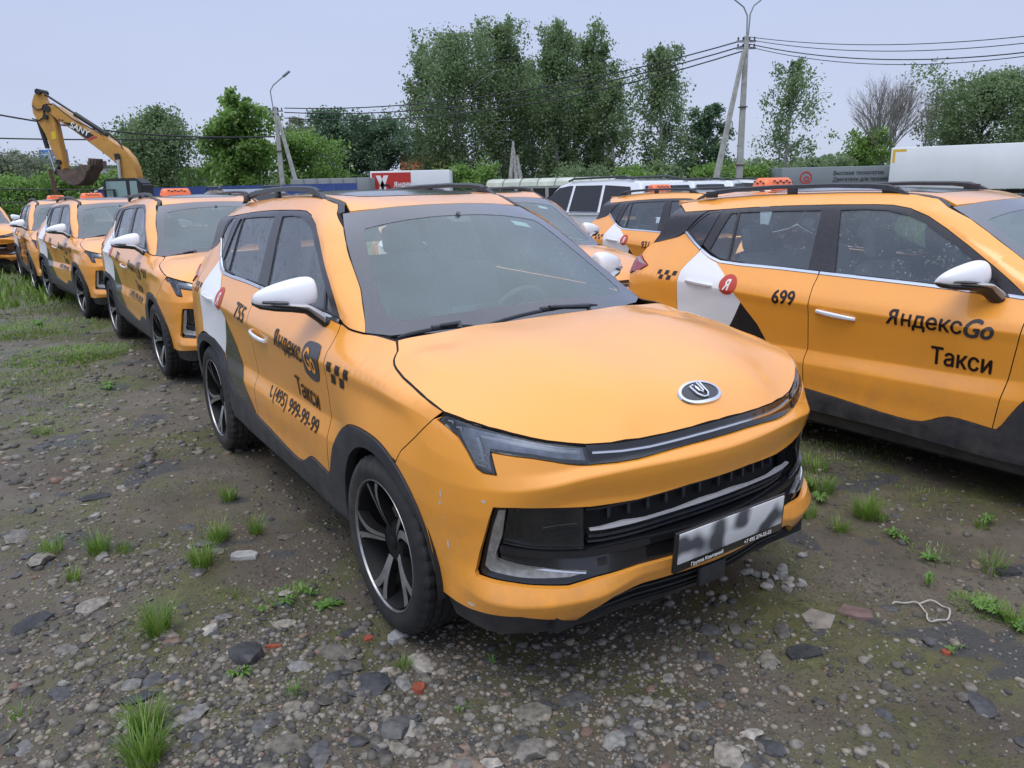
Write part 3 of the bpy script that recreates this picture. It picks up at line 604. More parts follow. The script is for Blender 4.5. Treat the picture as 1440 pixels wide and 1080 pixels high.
def make_wheel(root, x, side, steer=0.0):
    """wheel thing-part with tyre, rim and brake disc; outward is -y for side 0"""
    sg = -1 if side == 0 else 1
    global WHEEL_MESH
    if 'WHEEL_MESH' not in globals():
        WHEEL_MESH = {}
        for key in (-1, 1):
            bm = bmesh.new(); Rt = .347
            prof = [(.240, -.085), (.254, -.104), (.278, -.112), (.300, -.115), (.322, -.108), (.337, -.097), (.345, -.088)]
            grooves = [-.088, -.062, -.060, -.052, -.050, -.022, -.020, -.012, -.010, .010, .012, .020, .022, .050, .052, .060, .062, .088]
            gp = []
            for t in grooves:
                pass
            tread = [(-.088, 0), (-.058, 0), (-.056, 1), (-.048, 1), (-.046, 0), (-.020, 0), (-.018, 1), (-.010, 1), (-.008, 0), (.020, 0), (.022, 1), (.030, 1), (.032, 0), (.056, 0), (.058, 1), (.064, 1), (.066, 0), (.088, 0)]
            pr = prof+[(Rt-(.008 if g else 0)-abs(t)**2*.25, t) for t, g in tread]+[(r, -t) for r, t in reversed(prof)]
            # tread blocks: shoulder notches by varying the radius round the wheel
            rings = []; seg = 120
            for j, (r, t) in enumerate(pr):
                ring = []
                for k in range(seg):
                    a = 2*math.pi*k/seg; q = r
                    if (k % 3 == 0) and r > .334: q = r-.007
                    ring.append(bm.verts.new((q*math.cos(a), t*key, q*math.sin(a))))
                rings.append(ring)
            for A, B_ in zip(rings[:-1], rings[1:]):
                for k in range(seg):
                    q = (A[k], A[(k+1) % seg], B_[(k+1) % seg], B_[k]); bm.faces.new(q if key == 1 else q[::-1])
            bmesh.ops.recalc_face_normals(bm, faces=bm.faces); ty = from_bm(bm, True, R(30))
            # rim: lip + barrel (silver lip, black inside)
            bm = bmesh.new(); o = 1   # outward +; mirrored by key
            lathe(bm, [(.2405, .098), (.2435, .104), (.2425, .107), (.2395, .106), (.2375, .098)], 64)
            for v in bm.verts: v.co.y *= key
            bmesh.ops.recalc_face_normals(bm, faces=bm.faces); lip = from_bm(bm)
            bm = bmesh.new(); lathe(bm, [(.229, .100), (.222, .085), (.214, .03), (.205, -.03), (.215, -.09), (.235, -.098)], 64)
            lathe(bm, [(.0, .010), (.060, .010), (.062, .020)], 32)
            # hub boss + spoke bodies
            lathe(bm, [(.085, -.01), (.085, .035), (.072, .058), (.052, .064), (.030, .060), (.0, .060)], 40)
            faces_sp = []
            for k in range(5):
                a0 = 2*math.pi*k/5+.33
                for (da0, da1, w0, w1, kind) in ((-.09, -.235, .020, .044, 0), (.13, .14, .012, .030, 1)):
                    secs = []
                    for tt in np.linspace(0, 1, 7):
                        r = .060+(.231-.060)*tt; aa = a0+da0+(da1-da0)*tt+.10*math.sin(tt*math.pi)*(1 if kind == 0 else -.4); w = w0+(w1-w0)*(tt**(1.4 if kind == 0 else 1.0))
                        if kind == 0 and tt > .82: w *= .92
                        y0 = .066+.034*tt+.006*math.sin(tt*math.pi); cx, cz = r*math.cos(aa), r*math.sin(aa); tx, tz = -math.sin(aa), math.cos(aa)
                        secs.append([(cx-tx*w*.5, y0, cz-tz*w*.5), (cx+tx*w*.5, y0-.004, cz+tz*w*.5), (cx+tx*w*.42, y0-.040, cz+tz*w*.42), (cx-tx*w*.42, y0-.040, cz-tz*w*.42)])
                    R_ = [[bm.verts.new(p) for p in s] for s in secs]
                    for A, B_ in zip(R_[:-1], R_[1:]):
                        for q in range(4): bm.faces.new((A[q], B_[q], B_[(q+1) % 4], A[(q+1) % 4]))
                    faces_sp.append(secs)
            for v in bm.verts: v.co.y *= key
            bmesh.ops.recalc_face_normals(bm, faces=bm.faces); rimb = from_bm(bm, True, R(30))
            # machined faces on top of the spokes
            bm = bmesh.new()
            for secs in faces_sp:
                T = [[bm.verts.new((p[0]+(c_[0]-p[0])*.06, p[1]+.0015, p[2]+(c_[2]-p[2])*.06)) for p, c_ in ((s[0], s[1]), (s[1], s[0]))] for s in secs]
                for A, B_ in zip(T[:-1], T[1:]): bm.faces.new((A[0], B_[0], B_[1], A[1]))
            for v in bm.verts: v.co.y *= key
            bmesh.ops.recalc_face_normals(bm, faces=bm.faces)
            for f in bm.faces:
                if f.normal.y*key < 0: f.normal_flip()
            facem = from_bm(bm, False)
            bm = bmesh.new()
            lathe(bm, [(.0, .066), (.022, .066), (.028, .062)], 24)
            for k in range(5):
                a = 2*math.pi*k/5+.95; lathe(bm, [(.0, .062), (.008, .062), (.009, .052), (.009, .045)], 8, c=(.052*math.cos(a), 0, .052*math.sin(a)))
            for v in bm.verts: v.co.y *= key
            bmesh.ops.recalc_face_normals(bm, faces=bm.faces); cap = from_bm(bm)
            bm = bmesh.new(); lathe(bm, [(.06, -.02), (.06, 0), (.150, 0), (.150, -.02)], 48); box(bm, (-.12, -.005, .06), (.09, .05, .13), bevel=.01)
            for v in bm.verts: v.co.y *= key
            bmesh.ops.recalc_face_normals(bm, faces=bm.faces); disc = from_bm(bm)
            for m_ in (lip, rimb, facem): m_.transform(Matrix.Diagonal((1.05, 1, 1.05, 1)))
            WHEEL_MESH[key] = (ty, lip, rimb, facem, cap, disc)
    ty, lip, rimb, facem, cap, disc = WHEEL_MESH[sg]
    w = link('wheel', rimb, 'rim_black', root); w.location = (x, sg*.772, .347); w.rotation_euler = (0, rng.uniform(0, 6), steer)
    t = link('tyre', ty, 'tyre', w); link('rim_lip', lip, 'rim_face', w); link('spoke_faces', facem, 'rim_face', w); link('hub_cap', cap, 'rim_black', w); link('brake_disc', disc, 'brake_disc', w)
    return w

def make_taxi():
    root = thing('taxi_car', 'yellow taxi', 'car')
    Y = 'taxi_yellow'
    # --- underside and inner shell (all dark, closes the gaps) : floor, wheel arches
    bm = bmesh.new()
    box(bm, (0, 0, .27), (1.76, 1.58, .10)); box(bm, (1.93, 0, .33), (.26, 1.25, .12)); box(bm, (-1.93, 0, .36), (.30, 1.3, .12)); box(bm, (0, 0, .26), (4.0, 1.0, .06))
    for cx in (1.31, -1.31):
        for sg in (-1, 1):
            n = 22; A = []
            for k in range(n+1):
                a = math.pi*1.08*k/n-.12; A.append((bm.verts.new((cx+.40*math.cos(a), sg*.50, .345+.40*math.sin(a))), bm.verts.new((cx+.40*math.cos(a), sg*.858, .345+.40*math.sin(a)))))
            for p, q in zip(A[:-1], A[1:]): bm.faces.new((p[0], p[1], q[1], q[0]))
            bm.faces.new([p[0] for p in A])
    link('underbody', from_bm(bm, False), 'underside', root)
    bm = bmesh.new()   # engine bay bulkhead, radiator block, door inner liners
    box(bm, (1.92, 0, .60), (.12, 1.30, .44)); box(bm, (1.10, 0, .72), (.10, 1.40, .60))
    box(bm, (1.55, 0, .80), (.75, 1.0, .16)); box(bm, (-2.0, 0, .60), (.10, 1.2, .5))
    link('inner_structure', from_bm(bm, False), 'underside', root)
    # --- cabin
    for sg in (-1, 1):
        V, F = panel_mesh([(.98, .42), (1.0, 1.07), (.75, 1.10), (-.36, 1.14), (-1.05, 1.16), (-1.5, 1.30), (-1.8, 1.2), (-1.8, .84), (-.95, .80), (-.9, .42)], mXZ, .12, (), 0, 0, -.075)
        me = pydata(V*np.array([1, sg, 1]), F); link('door_liner', me, 'interior_dark', root)
    bm = bmesh.new(); box(bm, (-.3, 0, .36), (2.7, 1.5, .04)); link('cabin_floor', from_bm(bm), 'interior_dark', root)
    V, F = panel_mesh(mirror_pts([(.28, 0), (.26, .30), (.18, .44), (-.05, .46), (-1.5, .45), (-1.7, .40), (-1.72, 0)][::-1]), mRoof, .2, (), 0, 0, -.035); link('headliner', pydata(V, F), 'headliner', root)
    bm = bmesh.new()
    # dashboard
    prof = [(.62, .55), (.60, .80), (.60, .93), (.64, 1.00), (.74, 1.025), (.95, 1.04), (1.08, 1.05), (1.08, .55)]
    for yy in (0,):
        A = [bm.verts.new((x, -.70, z)) for x, z in prof]; B_ = [bm.verts.new((x, .70, z)) for x, z in prof]
        bm.faces.new(A); bm.faces.new(B_[::-1])
        for i in range(len(prof)): bm.faces.new((A[i], B_[i], B_[(i+1) % len(prof)], A[(i+1) % len(prof)]))
    box(bm, (.68, .37, 1.03), (.18, .36, .09), bevel=.03)
    bmesh.ops.recalc_face_normals(bm, faces=bm.faces); d = link('dashboard', from_bm(bm), 'dash_plastic', root)
    bm = bmesh.new(); box(bm, (.60, 0, 1.02), (.025, .27, .15), Matrix.Rotation(R(-12), 4, 'Y'), .01); link('display', from_bm(bm), 'gloss_black', d)
    bm = bmesh.new(); c = Vector((.43, .37, .96)); ax = Vector((-.92, 0, .38)).normalized(); e1 = Vector((0, 1, 0)); e2 = ax.cross(e1)
    tube(bm, [c+(e1*math.cos(a)+e2*math.sin(a))*.185 for a in np.linspace(0, 2*math.pi, 33)[:-1]], .015, 8, closed=True)
    tube(bm, [c+e1*.18, c+e1*.05-ax*.03], .018, 8); tube(bm, [c-e1*.18, c-e1*.05-ax*.03], .018, 8); tube(bm, [c-e2*.18, c-ax*.03], .018, 8)
    lathe(bm, [(.0, .0), (.05, .0), (.065, -.03), (.04, -.06)], 20, 'X', c+Vector((.02, 0, 0))); bmesh.ops.recalc_face_normals(bm, faces=bm.faces); link('steering_wheel', from_bm(bm), 'interior_dark', root)
    def seat(x, y, w, hrs):
        bm = bmesh.new(); box(bm, (x+.24, y, .56), (.52, w, .16), Matrix.Rotation(R(-6), 4, 'Y'), .05)
        box(bm, (x-.08, y, .90), (.15, w*.96, .66), Matrix.Rotation(R(-13), 4, 'Y'), .06)
        s = link('seat', from_bm(bm), 'seat_cloth', root)
        for hy in hrs:
            bm = bmesh.new(); box(bm, (x-.175, y+hy, 1.315), (.10, .27, .19), Matrix.Rotation(R(-10), 4, 'Y'), .045)
            tube(bm, [(x-.16, y+hy-.06, 1.16), (x-.17, y+hy-.06, 1.26)], .007, 6); tube(bm, [(x-.16, y+hy+.06, 1.16), (x-.17, y+hy+.06, 1.26)], .007, 6)
            link('headrest', from_bm(bm), 'seat_cloth', s)
    seat(-.05, .37, .50, (0,)); seat(-.05, -.37, .50, (0,)); seat(-.92, 0, 1.30, (-.42, .42))
    bm = bmesh.new(); box(bm, (.40, 0, 1.465), (.03, .24, .07), Matrix.Rotation(R(18), 4, 'Y'), .015); tube(bm, [(.42, 0, 1.49), (.46, 0, 1.53)], .012, 6); link('rear_view_mirror', from_bm(bm), 'interior_dark', root)
    # --- yellow roof side, A pillar
    AP = APILL[::-1]
    poly = [(.757, 1.1285), (.80, 1.113), (.86, 1.103)]+AP+ROOFSEAM+[(-1.74, 1.535), (-1.62, 1.497)]+WTOPR+WTOP[1:]
    two_sides('roof_side', poly, Y, root, inset=.0015, flange=.02)
    # --- fender
    poly = FSEAM[::-1][:-1]+ARCHF[:-4]+[(1.615, .612)][:0]
    FB = [(1.497, .742), (1.53, .79), (1.606, .852), (1.70, .935), (1.735, .963)]
    archf_f = [p for p in ARCHF if p[0] < 1.48]
    poly = [(.733, .455)]+archf_f[1:]+FB[:]+SEAM[::-1][1:]+[(1.165, 1.090), (1.08, 1.094), (.959, 1.0925), (.86, 1.099), (.80, 1.109)]+FSEAM[::-1][:-1]
    fend = two_sides('fender', poly, Y, root, res=.025)
    # --- bumper (front skin) in (u, z)
    ufb = [(float(x2u(x)), z) for x, z in FB]
    arch_b = [(float(x2u(x)), z) for x, z in ARCHF if x > 1.48]
    HL_IN, HL_OUT = [(.504, .812), (.516, .872)], None
    HLlow = [(1.044, .934), (.99, .918), (.940, .898), (.905, .862), (.868, .812), (.845, .800), (.800, .797), (.812, .832), (.822, .864), (.76, .856), (.692, .847), (.63, .834), (.580, .822), (.540, .815), (.504, .812)]
    STRIP = [(.504, .812), (.42, .811), (.344, .813), (.24, .820), (.136, .825), (0, .827)]
    LOW = [(float(x2u(1.706)), .322), (.98, .318), (.912, .318), (.82, .330), (.736, .338), (.632, .316), (.560, .284), (.520, .325), (.440, .366), (.336, .377), (.2, .380), (0, .382)]
    half = [(ufb[-1][0]-.004, .957)]+HLlow[0:0]
    halfp = STRIP[::-1]+HLlow[::-1][1:]+[(1.020, .950)]+ufb[::-1][1:]+arch_b+LOW[1:]
    full = halfp+[(-u, z) for u, z in reversed(halfp) if u > 1e-6]
    OPEN = [(0, .692), (.144, .690), (.344, .676), (.508, .676), (.62, .687), (.752, .698), (.812, .696), (.828, .65), (.844, .600), (.868, .53), (.888, .455), (.880, .442), (.756, .442), (.672, .436), (.588, .428), (.492, .440), (.344, .449), (.15, .452), (0, .453)]
    hole = OPEN+[(-u, z) for u, z in reversed(OPEN) if u > 1e-6]
    V, F = panel_mesh(full, mUZ, .024, (hole,), .0015, .022); me = pydata(V, [f[::-1] for f in F]); me.set_sharp_from_angle(angle=R(24)); bump = link('front_bumper', me, Y, root)
    def fpanel(name, poly, m, parent, off, flange=.0, res=.03, holes=(), inset=0, both=False, sharp=R(28)):
        V, F = panel_mesh(poly, mUZ, res, holes, inset, flange, off); me = pydata(V, [f[::-1] for f in F]); me.set_sharp_from_angle(angle=sharp); o = link(name, me, m, parent); r = [o]
        if both:
            me2 = pydata(V*np.array([1, -1, 1]), F); me2.set_sharp_from_angle(angle=sharp); r.append(link(name, me2, m, both if not isinstance(both, bool) else parent))
        return r
    # scuffs on the corner
    for (u, z, a, b) in ((1.012, .700, .005, .016), (1.018, .668, .006, .007), (1.0, .525, .005, .016), (1.0, .62, .003, .004), (.842, .712, .008, .006), (.905, .340, .02, .006)):
        pts = [(u+a*math.cos(t)*rng.uniform(.7, 1.2), z+b*math.sin(t)*rng.uniform(.7, 1.2)) for t in np.linspace(0, 2*math.pi, 9)[:-1]]; fpanel('scuff', pts, 'scratch', bump, .0006, res=.01)
    # --- gloss strip with chrome line under the hood
    st = [(.506, .8145), (.42, .8135), (.344, .8155), (.24, .8225), (.136, .8275), (0, .8295)]; top = [(u, z-.003) for u, z in HOODF if u <= .52]
    hp = st[::-1]+[(.516, .870)]+top; full2 = hp+[(-u, z) for u, z in reversed(hp) if u > 1e-6]
    fpanel('grille_strip', full2, 'gloss_black', bump, -.006, .02)
    c1 = [(.50, .853), (.40, .8475), (.30, .8475), (.2, .852), (.1, .856), (0, .858)]; cl = [(u, z-.0062) for u, z in c1]
    hp = cl[::-1]+c1; poly = hp+[(-u, z) for u, z in reversed(hp)]; poly = cl[::-1]+c1+[(-u, z) for u, z in c1[::-1][1:]]+[(-u, z) for u, z in cl][0:-1]
    fpanel('chrome_line', poly, 'chrome', bump, .002, .01)
    # --- headlights
    HLtop = [(.516, .8705), (.572, .879), (.64, .890), (.692, .901), (.76, .917), (.84, .933), (.92, .947), (1.0, .957), (1.02, .951)]
    HLo = HLtop+HLlow
    HLo = [(u, z) for u, z in HLo]
    hr = [None, None]
    fr = inset_poly(HLo, .002)
    V, F = panel_mesh(HLo, mUZ, .02, (), .002, .02, -.012)
    for s in (0, 1):
        me = pydata(V if s == 0 else V*np.array([1, -1, 1]), [f[::-1] for f in F] if s == 0 else F); me.set_sharp_from_angle(angle=R(30)); hr[s] = link('headlight', me, 'gloss_black', root)
    inner = [(.528, .862), (.60, .873), (.70, .893), (.80, .914), (.90, .928), (.955, .930), (.925, .893), (.895, .855), (.872, .823), (.820, .806), (.830, .845), (.828, .874), (.76, .868), (.69, .858), (.60, .838), (.52, .826)]
    fpanel('reflector', inner, 'lamp_reflector', hr[0], -.009, both=hr[1])
    bar = [(.535, .857), (.60, .867), (.70, .887), (.80, .905), (.862, .912), (.858, .904), (.80, .896), (.70, .877), (.60, .857), (.537, .847)]
    fpanel('light_bar', bar, 'lamp_light_bar', hr[0], -.006, both=hr[1], res=.02)
    bar2 = [(.868, .905), (.880, .903), (.866, .878), (.851, .838), (.842, .838), (.853, .878)]
    fpanel('light_bar', bar2, 'lamp_light_bar', hr[0], -.006, both=hr[1], res=.02)
    for k in range(3):
        u0 = .866-.012*0; z0 = .818+k*.016; fpanel('lamp_segment', [(.835, z0+.002), (.866, z0+.004), (.869, z0+.009), (.837, z0+.006)], 'lamp_light_bar', hr[0], -.005, both=hr[1], res=.02)
    for (u0, z0) in ((.985, .938), (.945, .925)):
        fpanel('lamp_segment', [(u0+.014, z0+.004), (u0-.010, z0+.004), (u0-.012, z0-.006), (u0-.008, z0-.006), (u0-.006, z0), (u0+.013, z0)], 'lamp_light_bar', hr[0], -.005, both=hr[1], res=.02)
    fpanel('lens', HLo, 'lens', hr[0], -.001, .010, both=hr[1], inset=.003, res=.02)
    # --- grille opening: deep black back, dark lamp units, shelf, chrome bars
    def ring(poly): return poly+[(-u, z) for u, z in reversed(poly) if u > 1e-6]
    fpanel('grille_back', ring([(0, .70), (.3, .70), (.508, .69), (.78, .70), (.85, .64), (.90, .46), (.88, .43), (.6, .41), (.3, .43), (0, .44)]), 'underside', bump, -.075, res=.06)
    gr = link('grille', None, None, root) if False else None
    bmg = bmesh.new()
    # grille slats
    def strip_solid(bm, top, bot, off0, depth, both=True):
        pts = top+bot[::-1]
        for sgn in ((1, -1) if both else (1,)):
            def mp_(u, z, o): v = body(np.array([abs(u)]), np.array([z]), o)[0]; return (v[0], -v[1]*sgn*(1 if u >= 0 else -1), v[2])
            n = len(top)
            A = [bm.verts.new(mp_(u, z, off0)) for u, z in top]; B_ = [bm.verts.new(mp_(u, z, off0)) for u, z in bot]
            C = [bm.verts.new(mp_(u, z, off0-depth)) for u, z in top]; D = [bm.verts.new(mp_(u, z, off0-depth)) for u, z in bot]
            for i in range(n-1):
                for q in ((A[i], A[i+1], B_[i+1], B_[i]), (C[i], C[i+1], A[i+1], A[i]), (B_[i], B_[i+1], D[i+1], D[i]), (D[i], D[i+1], C[i+1], C[i])): bm.faces.new(q)
            for j in (0, n-1): bm.faces.new((A[j], B_[j], D[j], C[j]) if j == 0 else (A[j], C[j], D[j], B_[j]))
    uu = list(np.linspace(0, .508, 12))
    gtop = lambda u: np.interp(u, [0, .144, .344, .508], [.692, .690, .676, .676])
    chz = lambda u: np.interp(u, [0, .12, .212, .336, .456, .516, .552, .636], [.616, .613, .609, .600, .594, .597, .606, .630])
    first = None
    slats = []
    for k, (fz, th, of) in enumerate((((lambda u: chz(u)+.052), .008, -.045), ((lambda u: chz(u)-.030), .010, -.025), ((lambda u: chz(u)-.052), .008, -.035))):
        bm = bmesh.new(); strip_solid(bm, [(u, fz(u)+th/2) for u in uu], [(u, fz(u)-th/2) for u in uu], of, .03); bmesh.ops.recalc_face_normals(bm, faces=bm.faces)
        o = link('grille_slat', from_bm(bm), 'rail_black', bump)
    for u in list(np.arange(.05, .5, .075))+list(-np.arange(.05, .5, .075)):
        bm = bmesh.new(); strip_solid(bm, [(u-.006, chz(abs(u))+.075), (u+.006, chz(abs(u))+.075)], [(u-.006, chz(abs(u))+.01), (u+.006, chz(abs(u))+.01)], -.05, .02, both=False); link('grille_rib', from_bm(bm), 'rail_black', bump)
    bm = bmesh.new(); us = list(np.linspace(0, .508, 14)); strip_solid(bm, [(u, chz(u)+.001+(.010*max(0, 1-abs(u-.40)/.09) if u > .3 else 0)+(.009*max(0, 1-abs(u-.06)/.13))) for u in us], [(u, chz(u)-.0045) for u in us], -.008, .012); bmesh.ops.recalc_face_normals(bm, faces=bm.faces); link('chrome_bar', from_bm(bm), 'chrome_satin', bump)
    # fog lamp units
    lampo = [(.528, .676), (.60, .686), (.70, .694), (.768, .700), (.778, .64), (.792, .567), (.70, .553), (.60, .541), (.528, .533)]
    fog = fpanel('fog_lamp', lampo, 'fog_dark', bump, -.030, .03, both=bump)
    for k in range(5):
        z0 = .655-.019*k; zz = lambda u: z0-(.008 if k < 2 else .012)*(1-((u-.60)/.08)**2)
        for par, sg in zip(fog, (1, -1)):
            pts = [(u*1, z0+.0025+.010*((u-.60)/.09)**2*(1 if k < 2 else -1)) for u in np.linspace(.545, .66, 8)]
            pl_ = pts+[(u, z-.004) for u, z in pts[::-1]]
            V, F = panel_mesh(pl_, mUZ, .03, (), 0, 0, -.026); me = pydata(V if sg == 1 else V*np.array([1, -1, 1]), [f[::-1] for f in F] if sg == 1 else F); link('lamp_rib', me, 'lamp_reflector' if k == 2 else 'rail_black', par)
    fpanel('lens', lampo, 'lens', fog[0], -.012, .01, both=fog[1], inset=.001)
    # black shelf below the lamps
    us = list(np.linspace(0, .80, 20)); sh_t = lambda u: np.interp(u, [0, .34, .528, .792, .82], [.545, .537, .529, .560, .565]); sh_b = lambda u: np.interp(u, [0, .34, .5, .65, .80, .82], [.452, .450, .447, .470, .505, .52])
    bm = bmesh.new(); strip_solid(bm, [(u, sh_t(u)) for u in us], [(u, sh_t(u)-.022) for u in us], -.004, .05); strip_solid(bm, [(u, sh_t(u)-.022) for u in us], [(u, sh_b(u)) for u in us], -.016, .04); bmesh.ops.recalc_face_normals(bm, faces=bm.faces); link('bumper_shelf', from_bm(bm), 'gloss_black', bump)
    fpanel('tow_cover', [(.452, .498), (.486, .496), (.484, .472), (.452, .474)], 'underside', bump, -.0135, res=.05)
    # black surround of the L bracket and the bracket itself
    surr = [(.812, .694), (.776, .694), (.790, .575), (.812, .50), (.67, .478), (.52, .458), (.40, .446), (.492, .438), (.588, .427), (.672, .434), (.756, .440), (.882, .441), (.889, .455), (.868, .53), (.844, .60)]
    fpanel('bracket_surround', surr, 'gloss_black', bump, -.030, .02, both=True)
    brk = [(.797, .686), (.776, .687), (.790, .60), (.812, .536), (.809, .512), (.74, .499), (.668, .490), (.60, .477), (.526, .465), (.584, .459), (.628, .461), (.74, .466), (.832, .472), (.852, .486), (.838, .55), (.818, .626)]
    br = fpanel('bumper_bracket', brk, 'dirty_silver', bump, -.004, .016, both=True)
    edge = [(.812, .536), (.8095, .514), (.74, .501), (.668, .492), (.60, .479), (.530, .465), (.532, .461), (.60, .4735), (.668, .486), (.74, .495), (.815, .509), (.8165, .536)]
    fpanel('bright_edge', edge, 'chrome', bump, -.0025, .004, both=True, res=.02)
    # lower intake, lip
    fpanel('intake_back', ring([(0, .40), (.2, .40), (.35, .385), (.46, .375), (.54, .30), (.56, .26), (.3, .255), (0, .25)]), 'underside', bump, -.05, res=.06)
    for zz_ in (.345, .315, .285):
        bm = bmesh.new(); ue = .47 if zz_ > .33 else .50; us = list(np.linspace(0, ue, 10)); strip_solid(bm, [(u, zz_+.005) for u in us], [(u, zz_-.005) for u in us], -.018, .03); bmesh.ops.recalc_face_normals(bm, faces=bm.faces); link('intake_slat', from_bm(bm), 'rail_black', bump)
    bm = bmesh.new(); box(bm, (2.155, -.02, .335), (.02, .13, .07), bevel=.006); link('sensor_cover', from_bm(bm), 'rail_black', bump)
    lip_t = [(1.04, .320), (.912, .315), (.82, .327), (.736, .336), (.632, .313), (.56, .278), (.5, .275), (.3, .270), (0, .268)]; lip_b = [(1.03, .235), (.912, .225), (.82, .225), (.736, .235), (.632, .232), (.56, .230), (.5, .228), (.3, .225), (0, .222)]
    hp = lip_t+lip_b[::-1]; pr = lip_t[::-1][:]; poly = lip_t[::-1]+lip_b
    full3 = lip_t+[(-u, z) for u, z in lip_t[::-1][1:]]+[(-u, z) for u, z in lip_b]+[(u, z) for u, z in lip_b[::-1][1:]]
    lipo = fpanel('bumper_lip', full3, 'cladding', bump, -.012, .05)
    # licence plate, blank (the photograph has it blurred out)
    pl_ = link('licence_plate', None, None, root)
    bpy.data.objects.remove(pl_)
    bm = bmesh.new(); box(bm, (2.215, 0, .505), (.014, .545, .145), Matrix.Rotation(R(3), 4, 'Y'), .004); holder = link('plate_holder', from_bm(bm), 'gloss_black', root)
    bm = bmesh.new(); box(bm, (2.2235, 0, .518), (.005, .52, .108), Matrix.Rotation(R(3), 4, 'Y'), .0015); link('licence_plate', from_bm(bm), 'plate_blurred', holder)
    tm = text_mesh('+7 495 274-55-55', .020, 0, .0004, 1.0, 'LEFT'); tm.transform(Matrix.Translation((2.2235, .06, .4425)) @ Matrix.Rotation(R(90), 4, 'Z') @ Matrix.Rotation(R(90), 4, 'X')); link('plate_lettering', tm, 'decal_white', holder)
    tm = text_mesh('Группа Компаний', .018, 0, .0004); tm.transform(Matrix.Translation((2.2235, -.20, .4430)) @ Matrix.Rotation(R(90), 4, 'Z') @ Matrix.Rotation(R(90), 4, 'X')); link('plate_lettering', tm, 'decal_white', holder)
    # --- hood
    hb = [(p[0], p[1]) for p in seam3]+[(p[0], p[1]) for p in hoodf3[1:]]
    he = [(x, y) for x, y in hb]; rr_ = [(1.232, 0), (1.225, .25), (1.20, .50), (1.165, .697), (1.20, .742)]
    halfh = rr_[:-1]+he   # rear centre -> rear corner -> seam -> nose centre
    fullh = halfh+[(x, -y) for x, y in reversed(halfh) if y > 1e-6]
    V, F = panel_mesh(fullh, mHood, .03, (), .0035, .022); me = pydata(V, F); me.set_sharp_from_angle(angle=R(28)); hood = link('hood', me, Y, root); shade_seams(hood)
    # emblem
    bm = bmesh.new(); cz = lambda x, y: float(hoodz([(x, y)])[0])
    cx = 2.048
    def em(x, y, o): return Vector((cx+x+o*.6, y, cz(cx+x, y)+o*.8))
    n = 40
    for (ra, rb, ia, ib, o0, o1) in ((.096, .045, .083, .035, .001, .008),):
        r0 = [bm.verts.new(em(-rb*math.sin(t), ra*math.cos(t), o0)) for t in np.linspace(0, 2*math.pi, n+1)[:-1]]; r1 = [bm.verts.new(em(-rb*.97*math.sin(t), ra*.97*math.cos(t), o1)) for t in np.linspace(0, 2*math.pi, n+1)[:-1]]
        r2 = [bm.verts.new(em(-ib*math.sin(t), ia*math.cos(t), o1)) for t in np.linspace(0, 2*math.pi, n+1)[:-1]]; r3 = [bm.verts.new(em(-ib*math.sin(t), ia*math.cos(t), o0+.003)) for t in np.linspace(0, 2*math.pi, n+1)[:-1]]
        for A, B_ in ((r0, r1), (r1, r2), (r2, r3)):
            for k in range(n): bm.faces.new((A[k], A[(k+1) % n], B_[(k+1) % n], B_[k]))
    bmesh.ops.recalc_face_normals(bm, faces=bm.faces); emb = link('emblem', from_bm(bm), 'chrome', hood)
    bm = bmesh.new(); c_ = bm.verts.new(em(0, 0, .005)); r3 = [bm.verts.new(em(-.036*math.sin(t), .084*math.cos(t), .005)) for t in np.linspace(0, 2*math.pi, n+1)[:-1]]
    for k in range(n): bm.faces.new((c_, r3[k], r3[(k+1) % n]))
    link('emblem_field', from_bm(bm, False), 'decal_grey', emb)
    bm = bmesh.new()   # emblem mark: a tall J with a small u inside, as on the photograph
    tube(bm, [em(.024*-1, -.012, .009), em(-.020, -.030, .009), em(.010, -.026, .009), em(.026, -.010, .009), em(.026, .010, .009), em(.014, .022, .009), em(-.030, .026, .009)], .0042, 8)
    tube(bm, [em(-.018, -.008, .009), em(.004, -.006, .009), em(.010, .002, .009), em(.004, .010, .009), em(-.030, .012, .009)], .0034, 8)
    link('emblem_mark', from_bm(bm), 'chrome', emb)
    # --- windscreen: black border ring and pane
    wb = [(ap3[i][0], ap3[i][1]) for i in range(len(ap3))]
    half = [(.345, 0), (.335, .18), (.30, .36)]+wb+[(1.06, .62), (1.12, .45), (1.165, .22), (1.175, 0)]
    half = [(.345, 0), (.335, .18), (.30, .36), (.245, .515)]+wb[1:]+[(1.03, .66), (1.12, .45), (1.165, .22), (1.175, 0)]
    outer = half+[(x, -y) for x, y in reversed(half) if y > 1e-6]
    gi = [(.455, 0), (.448, .2), (.43, .40), (.425, .478), (.45, .498), (.55, .53), (.70, .575), (.85, .615), (.925, .628), (.975, .60), (1.01, .52), (1.055, .30), (1.066, 0)]
    ghole = gi+[(x, -y) for x, y in reversed(gi) if y > 1e-6]
    V, F = panel_mesh(outer, mWs, .04, (ghole,), .002, .012, -.001); me = pydata(V, F); me.set_sharp_from_angle(angle=R(28)); ws = link('windscreen', me, 'screen_border', root)
    V, F = panel_mesh(inset_poly(ghole, -.004), mWs, .05, (), 0, 0, -.003); link('windscreen_glass', pydata(V, F), 'glass_clear', ws)
    V, F = panel_mesh([(.47, .30), (.47, .40), (.51, .405), (.51, .305)], mWs, .05, (), 0, 0, -.006); link('sticker', pydata(V, F), 'paper', ws)
    V, F = panel_mesh([(.44, -.07), (.44, .07), (.50, .05), (.50, -.05)], mWs, .05, (), 0, 0, -.008); link('sensor_housing', pydata(V, F), 'interior_dark', ws)
    # cowl under the wipers
    bm = bmesh.new(); A = []; 
